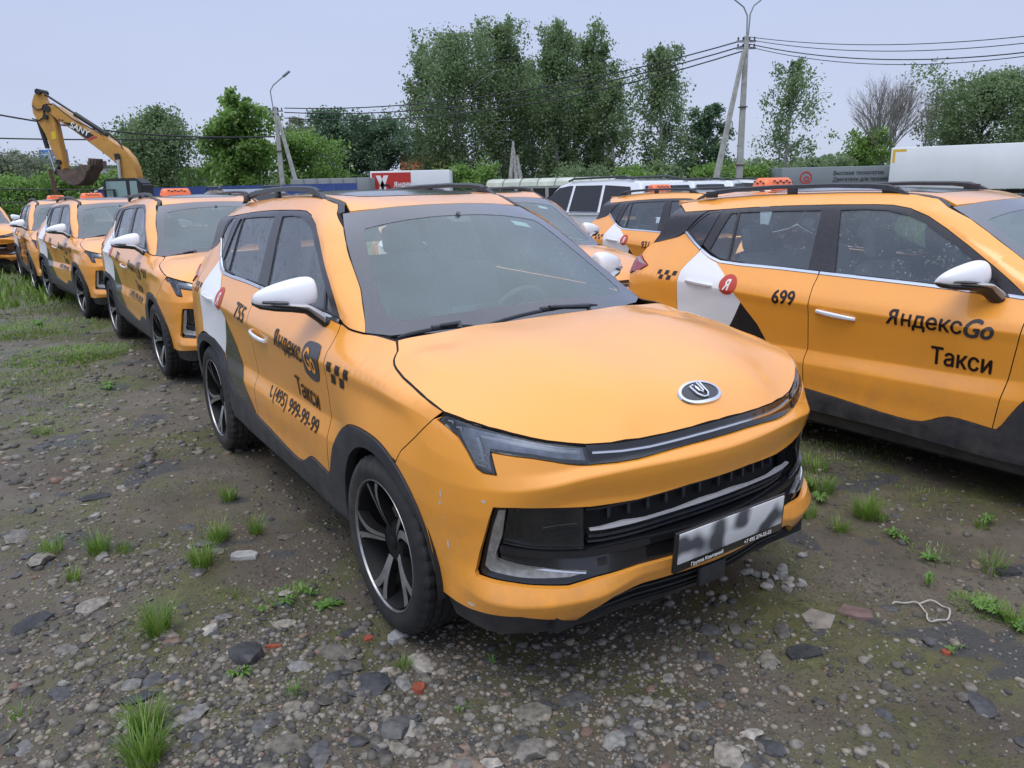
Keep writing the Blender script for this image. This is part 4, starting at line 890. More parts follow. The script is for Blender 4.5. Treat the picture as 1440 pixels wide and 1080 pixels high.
    for y in np.linspace(-.66, .66, 15):
        xa = np.interp(abs(y), [0, .22, .45, .66], [1.172, 1.162, 1.115, 1.02]); xb = np.interp(abs(y), [0, .25, .5, .69], [1.245, 1.238, 1.215, 1.18]); za = float(wsz([(xa, y)])[0])-.012
        A.append((bm.verts.new((xa-.02, y, za)), bm.verts.new((xa+.01, y, za-.012)), bm.verts.new((xb, y, cz(xb, y)-.035))))
    for p, q in zip(A[:-1], A[1:]):
        for i in (0, 1): bm.faces.new((p[i], p[i+1], q[i+1], q[i]))
    link('cowl', from_bm(bm), 'rail_black', root)
    # wipers (right one short, left one long) lying at the foot of the screen
    def wpt(x, y, o): return Vector((x+o*.5, y, float(wsz([(x, y)])[0])+o))
    for (a, b, arm0) in (((1.070, -.655), (1.140, -.35), (1.195, -.44)), ((1.158, -.33), (1.125, .32), (1.20, .22))):
        pts = [wpt(a[0]+(b[0]-a[0])*t, a[1]+(b[1]-a[1])*t, .020+.006*math.sin(t*math.pi)) for t in np.linspace(0, 1, 12)]
        bm = bmesh.new(); tube(bm, pts, [.004]+[.0085]*10+[.004], 6); w_ = link('wiper', from_bm(bm), 'rail_black', root)
        bm = bmesh.new(); mid = pts[6]; tube(bm, [Vector((arm0[0], arm0[1], 1.105)), Vector((arm0[0]-.03, arm0[1]+.02, 1.125)), mid+Vector((.012, 0, .012)), mid+Vector((0, .05, .012))], [.014, .012, .009, .006], 8); box(bm, mid+Vector((0, 0, .004)), (.03, .07, .022), bevel=.006); link('wiper_arm', from_bm(bm), 'rail_black', w_)
    # --- roof with panoramic glass
    mb = [(ap3[0][0]+.004, ap3[0][1])]+[(p[0], p[1]) for p in roof3[:-1]]; mo = mb+[(x, y-.036) for x, y in mb[::-1]]
    V, F = panel_mesh(mo, mRoof, .03, (), .001, .01, -.002)
    for s in (0, 1): link('roof_moulding', pydata(V if s == 0 else V*np.array([1, -1, 1]), F if s == 0 else [f[::-1] for f in F], R(30)), 'rail_black', root)
    rb = [(p[0], p[1]-.038) for p in roof3]; fr_ = [(.343, 0), (.333, .18), (.298, .36), (.250, .480)]
    half = fr_+rb+[(-1.86, .40), (-1.89, .2), (-1.895, 0)]
    fullr = half+[(x, -y) for x, y in reversed(half) if y > 1e-6]
    gl = [(.06, 0), (.055, .2), (.03, .34), (-.10, .40), (-1.0, .40), (-1.08, .36), (-1.10, 0)]; glh = gl+[(x, -y) for x, y in reversed(gl) if y > 1e-6]
    V, F = panel_mesh(fullr, mRoof, .06, (glh,), .0025, .015); me = pydata(V, F); me.set_sharp_from_angle(angle=R(28)); roof = link('roof', me, Y, root)
    V, F = panel_mesh(glh, mRoof, .08, (), .003, .01, .002); link('sunroof', pydata(V, F, R(30)), 'gloss_black', roof)
    # roof drip strip (black seam trim) and rails
    for sg in (-1, 1):
        bm = bmesh.new(); rp = [(.00, .505, 1.612), (-.06, .503, 1.634), (-.13, .502, 1.652), (-.24, .50, 1.662), (-.5, .499, 1.668), (-.9, .496, 1.664), (-1.25, .49, 1.650), (-1.42, .485, 1.634), (-1.53, .482, 1.612), (-1.60, .48, 1.585)]
        secs = []
        for i, p in enumerate(rp):
            w = .016; h_ = [.004, .012, .018, .015, .014, .014, .015, .018, .012, .004][i]; x, y, z = p
            secs.append([bm.verts.new((x, sg*(y+w), z-h_)), bm.verts.new((x, sg*(y+w*.75), z+h_*.6)), bm.verts.new((x, sg*y, z+h_)), bm.verts.new((x, sg*(y-w), z+h_*.4)), bm.verts.new((x, sg*(y-w), z-h_))])
        for A, B_ in zip(secs[:-1], secs[1:]):
            for k in range(5): bm.faces.new((A[k], A[(k+1) % 5], B_[(k+1) % 5], B_[k]))
        bm.faces.new(secs[0]); bm.faces.new(secs[-1][::-1])
        for xx, hw in ((-.12, .10), (-.78, .07), (-1.45, .10)): box(bm, (xx, sg*.499, 1.634 if xx > -1 else 1.618), (hw, .022, .045), bevel=.006)
        bmesh.ops.recalc_face_normals(bm, faces=bm.faces); link('roof_rail', from_bm(bm), 'rail_black', roof)
    # --- doors
    FD = BELT[::-1][:0]
    poly = BSEAM[::-1][::-1]+CLADTOP[1:]+FSEAM[1:]+BELT[1:-1]
    fd = two_sides('front_door', poly, Y, root, res=.025)
    rd_low = [(-.357, .449), (-.50, .457), (-.63, .464), (-.80, .478), (-.87, .52), (-.93, .61), (-1.0, .69), (-1.12, .757), (-1.31, .787), (-1.395, .778)]
    rbelt = [(-1.326, 1.245), (-1.215, 1.194), (-1.119, 1.168), (-.946, 1.160), (-.633, 1.156), (-.365, 1.148)]
    poly = rd_low+RSEAM[::-1][1:]+rbelt[1:]+BSEAM[1:-1]
    rd = two_sides('rear_door', poly, Y, root, res=.025)
    # window frames (black) with panes
    fg = [(-.268, 1.166), (-.31, 1.35), (-.351, 1.522), (-.20, 1.528), (-.066, 1.524), (.072, 1.496), (.174, 1.458), (.329, 1.374), (.49, 1.272), (.60, 1.192), (.655, 1.142)]
    fq = [(.61, 1.181), (.672, 1.142), (.715, 1.134), (.70, 1.152), (.66, 1.178)]
    ffr = [(-.369, 1.167), (-.389, 1.308), (-.398, 1.427), (-.410, 1.5525)]+[(x, z-.0015) for x, z in WTOP[1:]]+[(.752, 1.127), (.62, 1.137), (.252, 1.150)]
    ofr = two_sides('door_frame', ffr, 'frame_black', None, holes=(fg,), inset=.001, flange=.02, off=-.002, parents=fd)
    two_sides('window_glass', inset_poly(fg, -.004), 'glass_side', None, inset=0, flange=0, off=-.010, parents=fd)
    two_sides('window_divider', [(.525, 1.2475), (.548, 1.2310), (.575, 1.144), (.550, 1.145)], 'frame_black', None, inset=0, flange=.008, off=-.004, parents=fd)
    rg = [(-.449, 1.173), (-.463, 1.35), (-.477, 1.519), (-.77, 1.512), (-1.078, 1.498), (-1.063, 1.34), (-1.050, 1.192), (-.9, 1.180), (-.7, 1.177)]
    rg2 = [(-1.069, 1.194), (-1.083, 1.34), (-1.100, 1.495), (-1.151, 1.491), (-1.2, 1.365), (-1.242, 1.246), (-1.169, 1.212), (-1.12, 1.196)]
    rfr = [(-.367, 1.167), (-.386, 1.308), (-.395, 1.427), (-.407, 1.5525)]+[(x, z-.0015) for x, z in WTOPR[::-1][1:-1]]+[(-1.27, 1.41), (-1.318, 1.277), (-1.242, 1.238), (-1.142, 1.196), (-1.045, 1.183), (-.80, 1.177), (-.6, 1.173)]
    two_sides('door_frame', rfr, 'frame_black', None, holes=(rg, rg2), inset=.001, flange=.02, off=-.002, parents=rd)
    two_sides('window_glass', inset_poly(rg, -.004), 'glass_side', None, inset=0, flange=0, off=-.010, parents=rd)
    two_sides('vent_glass', inset_poly(rg2, -.004), 'glass_side', None, inset=0, flange=0, off=-.010, parents=rd)
    # rear quarter window and black panel behind it
    qg = [(-1.503, 1.368), (-1.43, 1.437), (-1.362, 1.487), (-1.335, 1.494), (-1.262, 1.497), (-1.29, 1.40), (-1.334, 1.292), (-1.36, 1.282), (-1.43, 1.318)]
    qf = [(-1.530, 1.362), (-1.46, 1.435), (-1.38, 1.505), (-1.238, 1.5185), (-1.275, 1.41), (-1.324, 1.279), (-1.335, 1.268), (-1.43, 1.306)]
    qp = two_sides('quarter_window', qf, 'frame_black', root, holes=(qg,), inset=.0015, flange=.02, off=-.002)
    two_sides('window_glass', inset_poly(qg, -.004), 'glass_tint', None, inset=0, flange=0, off=-.006, parents=qp)
    bpn = [(-1.538, 1.360), (-1.47, 1.436), (-1.39, 1.5085), (-1.43, 1.5065), (-1.62, 1.495), (-1.735, 1.530), (-1.76, 1.44), (-1.86, 1.272), (-1.76, 1.286), (-1.612, 1.320)]
    two_sides('quarter_panel', bpn, 'frame_black', root, inset=.0015, flange=.02, off=-.001)
    # chrome strip along the window line, in three pieces
    def band(pts, w0): 
        top = []
        n = len(pts)
        for i, p in enumerate(pts):
            a = np.array(pts[max(i-1, 0)]); b = np.array(pts[min(i+1, n-1)]); t = (b-a)/np.hypot(*(b-a)); nrm = np.array([-t[1], t[0]]); top.append(tuple(np.array(p)+nrm*w0))
        return list(pts)+top[::-1]
    two_sides('chrome_trim', band([(x, z+.001) for x, z in CHB if x <= -1.327], .016), 'chrome', root, inset=.0005, flange=.01, off=.004)
    two_sides('chrome_trim', band([(x, z+.001) for x, z in CHB if -1.325 < x <= -.366][0:0]+[(-1.322, 1.2415)]+[(x, z+.001) for x, z in CHB if -1.3 < x < -.4]+[(-.369, 1.149)], .016), 'chrome', None, inset=.0005, flange=.01, off=.004, parents=rd)
    two_sides('chrome_trim', band([(-.362, 1.149)]+[(x, z+.001) for x, z in CHB if x > -.36], .016), 'chrome', None, inset=.0005, flange=.01, off=.004, parents=fd)
    # handles
    def handle(x0, x1, z0, z1, parents, m):
        for s in (0, 1):
            sg = -1 if s == 0 else 1; bm = bmesh.new(); secs = []
            for t in np.linspace(0, 1, 9):
                x = x0+(x1-x0)*t; z = z0+(z1-z0)*t; p = body(np.array([x2u(x)]), np.array([z]))[0]; o = .008+.020*math.sin(math.pi*min(1, max(0, t)))**.5; hh = .010+.006*math.sin(math.pi*t)**.5*(1.1-.3*t)
                secs.append([bm.verts.new((x, sg*(p[1]+o-.010), z-hh)), bm.verts.new((x, sg*(p[1]+o), z-hh*.5)), bm.verts.new((x, sg*(p[1]+o+.002), z+hh*.4)), bm.verts.new((x, sg*(p[1]+o-.004), z+hh)), bm.verts.new((x, sg*(p[1]+o-.012), z+hh*.6))])
            for A, B_ in zip(secs[:-1], secs[1:]):
                for k in range(5): bm.faces.new((A[k], A[(k+1) % 5], B_[(k+1) % 5], B_[k]))
            bm.faces.new(secs[0]); bm.faces.new(secs[-1][::-1]); 
            for xx in (x0+.012, x1-.012):
                z = z0+(z1-z0)*((xx-x0)/(x1-x0)); p = body(np.array([x2u(xx)]), np.array([z]))[0]; box(bm, (xx, sg*(p[1]+.004), z), (.02, .02, .018), bevel=.003)
            bmesh.ops.recalc_face_normals(bm, faces=bm.faces); h = link('handle', from_bm(bm), 'mirror_white', parents[s])
            xm, zm = (x0+x1)/2-.01, (z0+z1)/2+.006
            V, F = panel_mesh([(xm+.052*math.cos(a), zm+.034*math.sin(a)) for a in np.linspace(0, 2*math.pi, 21)[:-1]], mXZ, .02, (), 0, 0, .0007)
            r2 = np.hypot((V[:, 0]-xm)/.052, (V[:, 2]-zm)/.034); V[:, 1] -= 0
            me = pydata(V*np.array([1, sg, 1]), F if sg == -1 else [f[::-1] for f in F]); link('handle_recess_shade', me, m, h)
    handle(-.308, -.056, .939, .918, fd, 'recess_shade_yellow'); handle(-1.342, -1.098, 1.036, 1.019, rd, 'recess_shade_white')
    # --- rear quarter body (yellow) in (x, z)
    rq = [(-1.540, 1.349), (-1.475, 1.314), (-1.415, 1.281), (-1.328, 1.240)]+RSEAM[1:]+[(-1.50, .757), (-1.62, .69), (-1.68, .62), (-1.88, .60)]
    def U_(x): return float(x2u(x))
    quar = [(U_(x), z) for x, z in rq]+[(U_(-1.88)+.12, .60), (UMAX-.60, .60), (UMAX-.60, 1.03), (U_(-1.97)+.02, 1.03), (U_(-1.95), 1.045), (U_(-1.85), 1.072), (U_(-1.785), 1.110), (U_(-1.87), 1.142), (U_(-1.945), 1.180), (U_(-1.93)-.01, 1.23), (U_(-1.86), 1.270), (U_(-1.76), 1.283), (U_(-1.612), 1.316)]
    V, F = panel_mesh(quar, mUZ, .03, (), .002, .016)
    for s in (0, 1):
        me = pydata(V if s == 0 else V*np.array([1, -1, 1]), [f[::-1] for f in F] if s == 0 else F); me.set_sharp_from_angle(angle=R(28)); q_ = link('rear_quarter', me, Y, root); shade_seams(q_)
        if s == 0: RQ = q_
    # tail lamp
    lo = [(U_(-1.785), 1.110), (U_(-1.85), 1.074), (U_(-1.95), 1.048), (U_(-1.97)+.02, 1.034), (UMAX-.60, 1.034), (UMAX-.60, 1.09), (U_(-1.97)+.06, 1.15), (U_(-1.945), 1.178), (U_(-1.87), 1.140)]
    V, F = panel_mesh(lo, mUZ, .02, (), .003, .02, .010)
    V2, F2 = panel_mesh([(U_(-1.80), 1.112), (U_(-1.87), 1.136), (U_(-1.94), 1.168), (U_(-1.96)+.02, 1.155), (U_(-1.90), 1.125)], mUZ, .03, (), .0, .0, .012)
    for s in (0, 1):
        t_ = link('tail_lamp', pydata(V if s == 0 else V*np.array([1, -1, 1]), [f[::-1] for f in F] if s == 0 else F, R(30)), 'tail_red', root)
        link('clear_lens', pydata(V2 if s == 0 else V2*np.array([1, -1, 1]), [f[::-1] for f in F2] if s == 0 else F2, R(30)), 'tail_clear', t_)
    # tailgate and rear bumper across the back
    tg = [(UMAX-.596, .62), (UMAX-.596, 1.22), (UMAX, 1.22), (UMAX, .62)]
    for s in (0, 1):
        pass
    V, F = panel_mesh([(UMAX-.596, .62), (UMAX-.596, 1.24), (UMAX-.005, 1.24), (UMAX-.005, .62)], mUZ, .06, (), 0, .0)
    Vm = V*np.array([1, -1, 1]); n = len(V); me = pydata(np.vstack([V, Vm]), [f[::-1] for f in F]+[[i+n for i in f] for f in F], R(30)); tgo = link('tailgate', me, Y, root)
    # rear window slab from the roof to the tailgate
    bm = bmesh.new(); p0 = _uz(U_(-1.86), 1.27); 
    top = [(-1.76, -.47, 1.545), (-1.84, -.3, 1.555), (-1.87, 0, 1.56), (-1.84, .3, 1.555), (-1.76, .47, 1.545)]; bot = [(-1.875, -.655, 1.26), (-2.02, -.40, 1.245), (-2.06, 0, 1.24), (-2.02, .40, 1.245), (-1.875, .655, 1.26)]
    T = [bm.verts.new(p) for p in top]; B_ = [bm.verts.new(p) for p in bot]
    for i in range(4): bm.faces.new((T[i], T[i+1], B_[i+1], B_[i]))
    link('rear_window', from_bm(bm), 'glass_tint', tgo)
    bm = bmesh.new()   # spoiler
    for sg in (-1, 1): pass
    A = [(-1.70, .472), (-1.86, .40), (-1.91, .2), (-1.92, 0), (-1.91, -.2), (-1.86, -.40), (-1.70, -.472)]
    up = [bm.verts.new((x, y, 1.572 if abs(y) < .45 else 1.562)) for x, y in A]; lo_ = [bm.verts.new((x+.03, y*.98, 1.535)) for x, y in A]
    for i in range(6): bm.faces.new((up[i], up[i+1], lo_[i+1], lo_[i]))
    bmesh.ops.recalc_face_normals(bm, faces=bm.faces); link('spoiler', from_bm(bm), Y, roof)
    rbp = [(U_(-1.745), .47), (U_(-1.70), .595), (U_(-1.88), .596), (U_(-1.88)+.12, .596), (UMAX-.60, .596), (UMAX, .596), (UMAX, .27), (UMAX-.6, .27), (U_(-1.9), .30), (U_(-1.765), .33)]
    V, F = panel_mesh(rbp, mUZ, .05, (), .001, .01); Vm = V*np.array([1, -1, 1]); n = len(V)
    link('rear_bumper', pydata(np.vstack([V, Vm]), [f[::-1] for f in F]+[[i+n for i in f] for f in F], R(30)), 'cladding', root)
    # --- dark cladding: sill + arches (proud of the body)
    sill = [(-.63, .465)]+[(-.50, .458)]+CLADTOP+[(.753, .456)]+ARCHF[2:]+[(1.688, .29)]+ARCHFI[1:]+[(.90, .30), (.72, .298), (.2, .318), (-.30, .318), (-.9, .32)]+ARCHRI[::-1][1:]+[(-1.70, .285)]+ARCHR[1:][::-1]
    V, F = panel_mesh(sill, mXZ, .03, (), .001, .035, .010)
    # step in the sill: the upper band leans out, cut a groove by moving lower part in
    zz_ = V[:, 2]; xx_ = V[:, 0]; m_ = (zz_ < .40) & (np.abs(xx_) < .85); V[m_, 1] -= 0.0
    for s in (0, 1):
        me = pydata(V*np.array([1, -1 if s == 0 else 1, 1]), F if s == 0 else [f[::-1] for f in F]); me.set_sharp_from_angle(angle=R(30)); link('side_cladding', me, 'cladding', root)
    V, F = panel_mesh([(-.93, .325), (.93, .315), (.93, .235), (-.93, .235)], mXZ, .08, (), .0, .03, -.02)
    for s in (0, 1):
        me = pydata(V*np.array([1, -1 if s == 0 else 1, 1]), F if s == 0 else [f[::-1] for f in F]); link('sill', me, 'cladding', root)
    # --- wing mirrors
    for s in (0, 1):
        sg = -1 if s == 0 else 1
        bm = bmesh.new(); n1, n2 = 18, 28; rows = []
        # cap as a skewed superellipsoid: long axis y from .79 to 1.04
        for i in range(n1+1):
            th = math.pi*i/n1; c_, s_ = math.cos(th), math.sin(th); yy = .915-.125*math.copysign(abs(c_)**.85, c_); f_ = abs(s_)**(.34 if c_ > 0 else .55)
            t = (yy-.79)/.25   # 0 inner .. 1 outer tip
            cx_ = .548-.075*t**1.5; cz_ = 1.212-.014*t; hx = .080*f_*(1-.35*t); hz = (.100-.050*t)*f_
            ring_ = []
            for k in range(n2):
                a = 2*math.pi*k/n2; ca, sa = math.cos(a), math.sin(a); ex = math.copysign(abs(ca)**.8, ca); ez = math.copysign(abs(sa)**.8, sa)
                if ez < 0: ez = max(ez, -.36)
                ex *= 1.0-.25*max(0, ez)
                ring_.append((cx_+hx*ex+.012*(ez), yy, cz_+hz*ez))
            rows.append(ring_)
        VV = [bm.verts.new((p[0], sg*p[1], p[2])) for r_ in rows[1:-1] for p in r_]; a0 = bm.verts.new((rows[0][0][0]-.0, sg*rows[0][0][1], rows[0][0][2])); a1 = bm.verts.new((rows[-1][0][0], sg*rows[-1][0][1], rows[-1][0][2]))
        N_ = n2
        for i in range(n1-2):
            for k in range(N_): bm.faces.new((VV[i*N_+k], VV[i*N_+(k+1) % N_], VV[(i+1)*N_+(k+1) % N_], VV[(i+1)*N_+k]))
        for k in range(N_): bm.faces.new((a0, VV[k], VV[(k+1) % N_])); bm.faces.new((a1, VV[(n1-2)*N_+(k+1) % N_], VV[(n1-2)*N_+k]))
        bmesh.ops.recalc_face_normals(bm, faces=bm.faces)
        # cut the flat rear face for the glass
        geom = bm.verts[:]+bm.edges[:]+bm.faces[:]
        cap = link('wing_mirror', from_bm(bm, True, None), 'mirror_white', root)
        # lower black housing with a bright spear line and the foot
        bm = bmesh.new(); secs = []
        path = [((.455, 1.038, 1.186), .006, .006), ((.485, 1.015, 1.176), .035, .013), ((.520, .965, 1.170), .052, .017), ((.555, .905, 1.166), .058, .019), ((.590, .855, 1.160), .050, .021), ((.618, .822, 1.135), .040, .026), ((.635, .795, 1.108), .038, .028), ((.642, .775, 1.098), .036, .026)]
        for (p, wx, wz) in path:
            secs.append([bm.verts.new((p[0]+wx*math.cos(a)*1.0, sg*p[1], p[2]+wz*math.sin(a))) for a in np.linspace(0, 2*math.pi, 13)[:-1]])
        for A, B_ in zip(secs[:-1], secs[1:]):
            for k in range(12): bm.faces.new((A[k], A[(k+1) % 12], B_[(k+1) % 12], B_[k]))
        bm.faces.new(secs[0]); bm.faces.new(secs[-1][::-1]); bmesh.ops.recalc_face_normals(bm, faces=bm.faces); link('mirror_arm', from_bm(bm), 'rail_black', cap)
        bm = bmesh.new(); secs = []
        for (p, wx, wz) in [((.495, 1.006, 1.190), .008, .003), ((.54, .965, 1.186), .035, .006), ((.578, .905, 1.182), .045, .009), ((.610, .858, 1.175), .040, .013), ((.632, .826, 1.150), .032, .020), ((.650, .797, 1.125), .028, .024)]:
            secs.append([bm.verts.new((p[0]+wx*math.cos(a)+.006, sg*p[1], p[2]+wz*math.sin(a))) for a in np.linspace(0, 2*math.pi, 13)[:-1]])
        for A, B_ in zip(secs[:-1], secs[1:]):
            for k in range(12): bm.faces.new((A[k], A[(k+1) % 12], B_[(k+1) % 12], B_[k]))
        bm.faces.new(secs[0]); bm.faces.new(secs[-1][::-1]); bmesh.ops.recalc_face_normals(bm, faces=bm.faces); link('mirror_trim', from_bm(bm), 'mirror_trim', cap)
        bm = bmesh.new(); secs = []
        for (p, wx, wz) in [((.462, 1.036, 1.197), .005, .004), ((.520, 1.010, 1.197), .028, .0075), ((.565, .965, 1.196), .034, .007), ((.595, .925, 1.195), .030, .004)]:
            secs.append([bm.verts.new((p[0]+wx*math.cos(a)-.006, sg*p[1], p[2]+wz*math.sin(a))) for a in np.linspace(0, 2*math.pi, 9)[:-1]])
        for A, B_ in zip(secs[:-1], secs[1:]):
            for k in range(8): bm.faces.new((A[k], A[(k+1) % 8], B_[(k+1) % 8], B_[k]))
        bm.faces.new(secs[0]); bm.faces.new(secs[-1][::-1]); bmesh.ops.recalc_face_normals(bm, faces=bm.faces); link('turn_light', from_bm(bm), 'gloss_black', cap)
    # --- wheels
    for x, s, st_ in ((1.31, 0, 0), (1.31, 1, 0), (-1.31, 0, 0), (-1.31, 1, 0)): make_wheel(root, x, s, st_)
    # --- wraps on the right side: white leaf, dark wedge on the rear door, taxi checks, badge
    ww = [(-1.322, 1.238), (-1.345, 1.203), (-1.385, 1.153), (-1.416, 1.10), (-1.418, 1.04), (-1.408, .90), (-1.393, .790), (-1.31, .787), (-1.16, .768), (-1.06, .73), (-.99, .70), (-.935, .79), (-.868, .93), (-.875, .94), (-.96, 1.02), (-1.04, 1.10), (-1.135, 1.165), (-1.215, 1.190)]
    plate2('white_wrap', ww, 'wrap_white', rd[0], .0022)
    bw = [(-.984, .695), (-.93, .612), (-.87, .522), (-.80, .480), (-.63, .4665), (-.50, .460), (-.40, .455), (-.50, .535), (-.585, .60), (-.665, .70), (-.735, .80), (-.866, .928)]
    plate2('black_wrap', bw, 'wrap_black', rd[0], .0022)
    circ = [(-.980+.070*math.cos(a), 1.037+.067*math.sin(a)) for a in np.linspace(0, 2*math.pi, 33)[:-1]]
    bd = plate2('round_badge', circ, 'decal_red', rd[0], .0032)
    tm = text_mesh('Я', .105, .2, .002, .8); decal('badge_letter', tm, -1.018, 1.000, 'decal_white', bd, .0045)
    def checks(name, x0, z0, w, h, par, sh=.012):
        polys = []
        for i in range(5):
            c, r = i, i % 2
            xa = x0+c*w*.62; za = z0-(h if r else 0)
            polys.append([(xa+sh, za), (xa+w*.60+sh, za), (xa+w*.60, za-h*.92), (xa, za-h*.92)] if r == 0 else [(xa, za), (xa+w*.60, za), (xa+w*.60-sh, za-h*.92), (xa-sh, za-h*.92)])
        return decal(name, poly2d_mesh(polys), 0, 0, 'decal_black', par, .003)
    checks('checker_mark', -1.640, 1.092, .062, .033, RQ, .008)
    checks('checker_mark', .822, .975, .072, .046, fend[0], .014)
    return root, fd, rd, roof
mat('recess_shade_yellow', (0.80, 0.32, 0.035), rough=0.45); mat('recess_shade_white', (0.72, 0.73, 0.75), rough=0.4)  # darker tones on flat patches, painting the shade of the handle hollows
mat('mirror_trim', (0.42, 0.42, 0.43), rough=0.35, metal=0.3)
# blank plate whose characters are smeared to grey blotches, as in the photograph
m = mat('plate_blurred', (0.5, 0.5, 0.5), rough=0.5); t = m.node_tree; tcn = t.nodes.new('ShaderNodeTexCoord'); mpn = t.nodes.new('ShaderNodeMapping'); mpn.inputs['Scale'].default_value = (1, 10, 11); n = t.nodes.new('ShaderNodeTexNoise'); n.inputs['Scale'].default_value = 1.0; n.inputs['Detail'].default_value = 0.5
t.links.new(tcn.outputs['Object'], mpn.inputs[0]); t.links.new(mpn.outputs[0], n.inputs['Vector']); r = t.nodes.new('ShaderNodeValToRGB'); r.color_ramp.elements[0].position = .38; r.color_ramp.elements[0].color = (.07, .072, .08, 1); r.color_ramp.elements[1].position = .54; r.color_ramp.elements[1].color = (.60, .60, .60, 1); t.links.new(n.outputs[0], r.inputs[0]); t.links.new(r.outputs[0], t.nodes['Principled BSDF'].inputs['Base Color'])

taxi, FD_, RD_, ROOF_ = make_taxi()
def lettering(fd, rd, number, style):
    """door writing of one car: number, brand word, Go mark, taxi word, phone line"""
    out = []
    tm = text_mesh(number, .122, .0, .0028, .90 if style else 1.1); out.append(decal('number_lettering', tm, -.625, .955 if style else .975, 'decal_black', rd, .003, rot=R(-4 if style == 0 else 0)))
    if style == 0:
        tm = text_mesh('Яндекс', .125, .0, .0024, .90); out.append(decal('brand_lettering', tm, .105, .928, 'decal_black', fd, .003, rot=R(-3)))
        bd = [(.535, .985), (.56, 1.012), (.60, 1.022), (.71, 1.022), (.735, 1.005), (.735, .96), (.70, .875), (.675, .850), (.60, .845), (.53, .862), (.512, .885)]
        b = plate2('round_badge', smooth_poly(bd, 1), 'decal_grey', fd, .003); b.name = 'go_badge'
        tm = text_mesh('Go', .145, .0, .003, .70); decal('badge_letter', tm, .548, .895, 'decal_orange', b, .0045, rot=R(-4))
        tm = text_mesh('Такси', .125, .0, .0024, .86); out.append(decal('taxi_lettering', tm, .315, .725, 'decal_black', fd, .003, rot=R(-3)))
        tm = text_mesh('(495) 999-99-99', .092, .0, .0012, 1.13); out.append(decal('phone_lettering', tm, -.045, .622, 'decal_black', fd, .003, rot=R(-1.5)))
        d = decal('phone_symbol', poly2d_mesh([[(0, .052), (.012, .056), (.017, .040), (.010, .036), (.011, .020), (.022, .010), (.030, .014), (.036, .002), (.024, -.006), (.012, -.002), (.002, .016), (-.003, .036)]]), -.10, .625, 'decal_black', fd, .003)
    else:
        tm = text_mesh('Яндекс', .120, .0, .0022, .95); out.append(decal('brand_lettering', tm, .125, .922, 'decal_black', fd, .003, rot=R(-1)))
        tm = text_mesh('Go', .135, .32, .004, .85); out.append(decal('go_lettering', tm, .525, .905, 'decal_grey', fd, .003, rot=R(1)))
        tm = text_mesh('Такси', .130, .0, .0026, .84); out.append(decal('taxi_lettering', tm, .375, .735, 'decal_black', fd, .003, rot=R(-1)))
    return out
def taxi_sign(roof):
    bm = bmesh.new(); rows = []
    for (hx, hy, z) in ((.085, .175, 1.640), (.083, .17, 1.675), (.070, .155, 1.712), (.050, .140, 1.728), (.0, .0, 1.735)):
        if hx == 0: continue
        rows.append([bm.verts.new((-1.30+math.copysign(abs(math.cos(a))**.5, math.cos(a))*hx, math.copysign(abs(math.sin(a))**.5, math.sin(a))*hy, z)) for a in np.linspace(0, 2*math.pi, 29)[:-1]])
    for A, B_ in zip(rows[:-1], rows[1:]):
        for k in range(28): bm.faces.new((A[k], A[(k+1) % 28], B_[(k+1) % 28], B_[k]))
    bm.faces.new(rows[-1]); bmesh.ops.recalc_face_normals(bm, faces=bm.faces); s = link('roof_sign', from_bm(bm), 'sign_orange', roof)
    def chk(P):
        bm = bmesh.new(); bm.faces.new([bm.verts.new(p) for p in P]); link('check', from_bm(bm, False), 'decal_black', s)
    for sgx in (1, -1):
        for i in range(6):
            y = -.105+i*.036; z = 1.686 if i % 2 else 1.698; x = -1.30+sgx*.0825; chk(((x, y, z), (x, y+.030, z), (x-sgx*.004, y+.030, z+.012), (x-sgx*.004, y, z+.012)))
    for sgy in (1, -1):
        for i in range(4):
            x = -1.345+i*.026; z = 1.684 if i % 2 else 1.697; y = sgy*.1715; chk(((x, y, z), (x+.018, y, z), (x+.018, y-sgy*.004, z+.012), (x, y-sgy*.004, z+.012)))
    return s
# ------------------------------------------------------------------ place the taxis
POSES = {'M': (-.49866815, 4.15974796, -.98338688, 0), 'R': (2.72717925, 4.71159209, -.96179931, -.05336757), 'C2': (-3.31570045, 8.42674002, -.95238445, .002), 'C3': (-6.24142, 12.17054, -.87165, -.0087)}
def kids_named(root, name): return [c for c in COL.objects if c.parent is root and c.name.split('.')[0] == name]
def right_one(lst): return min(lst, key=lambda o: np.mean([v.co.y for v in o.data.vertices]))
def add_taxi(pose, label, number=None, style=0, sign=True, group='orange-yellow taxis parked in rows'):
    x, y, th, dz = pose
    c = copy_tree(taxi_proto); c.location = (x, y, dz); c.rotation_euler = (0, 0, th); c['label'] = label; c['category'] = 'car'; c['group'] = group
    if number:
        fd = right_one(kids_named(c, 'front_door')); rd = right_one(kids_named(c, 'rear_door')); lettering(fd, rd, number, style)
    if sign: taxi_sign(kids_named(c, 'roof')[0])
    return c
taxi_proto = taxi
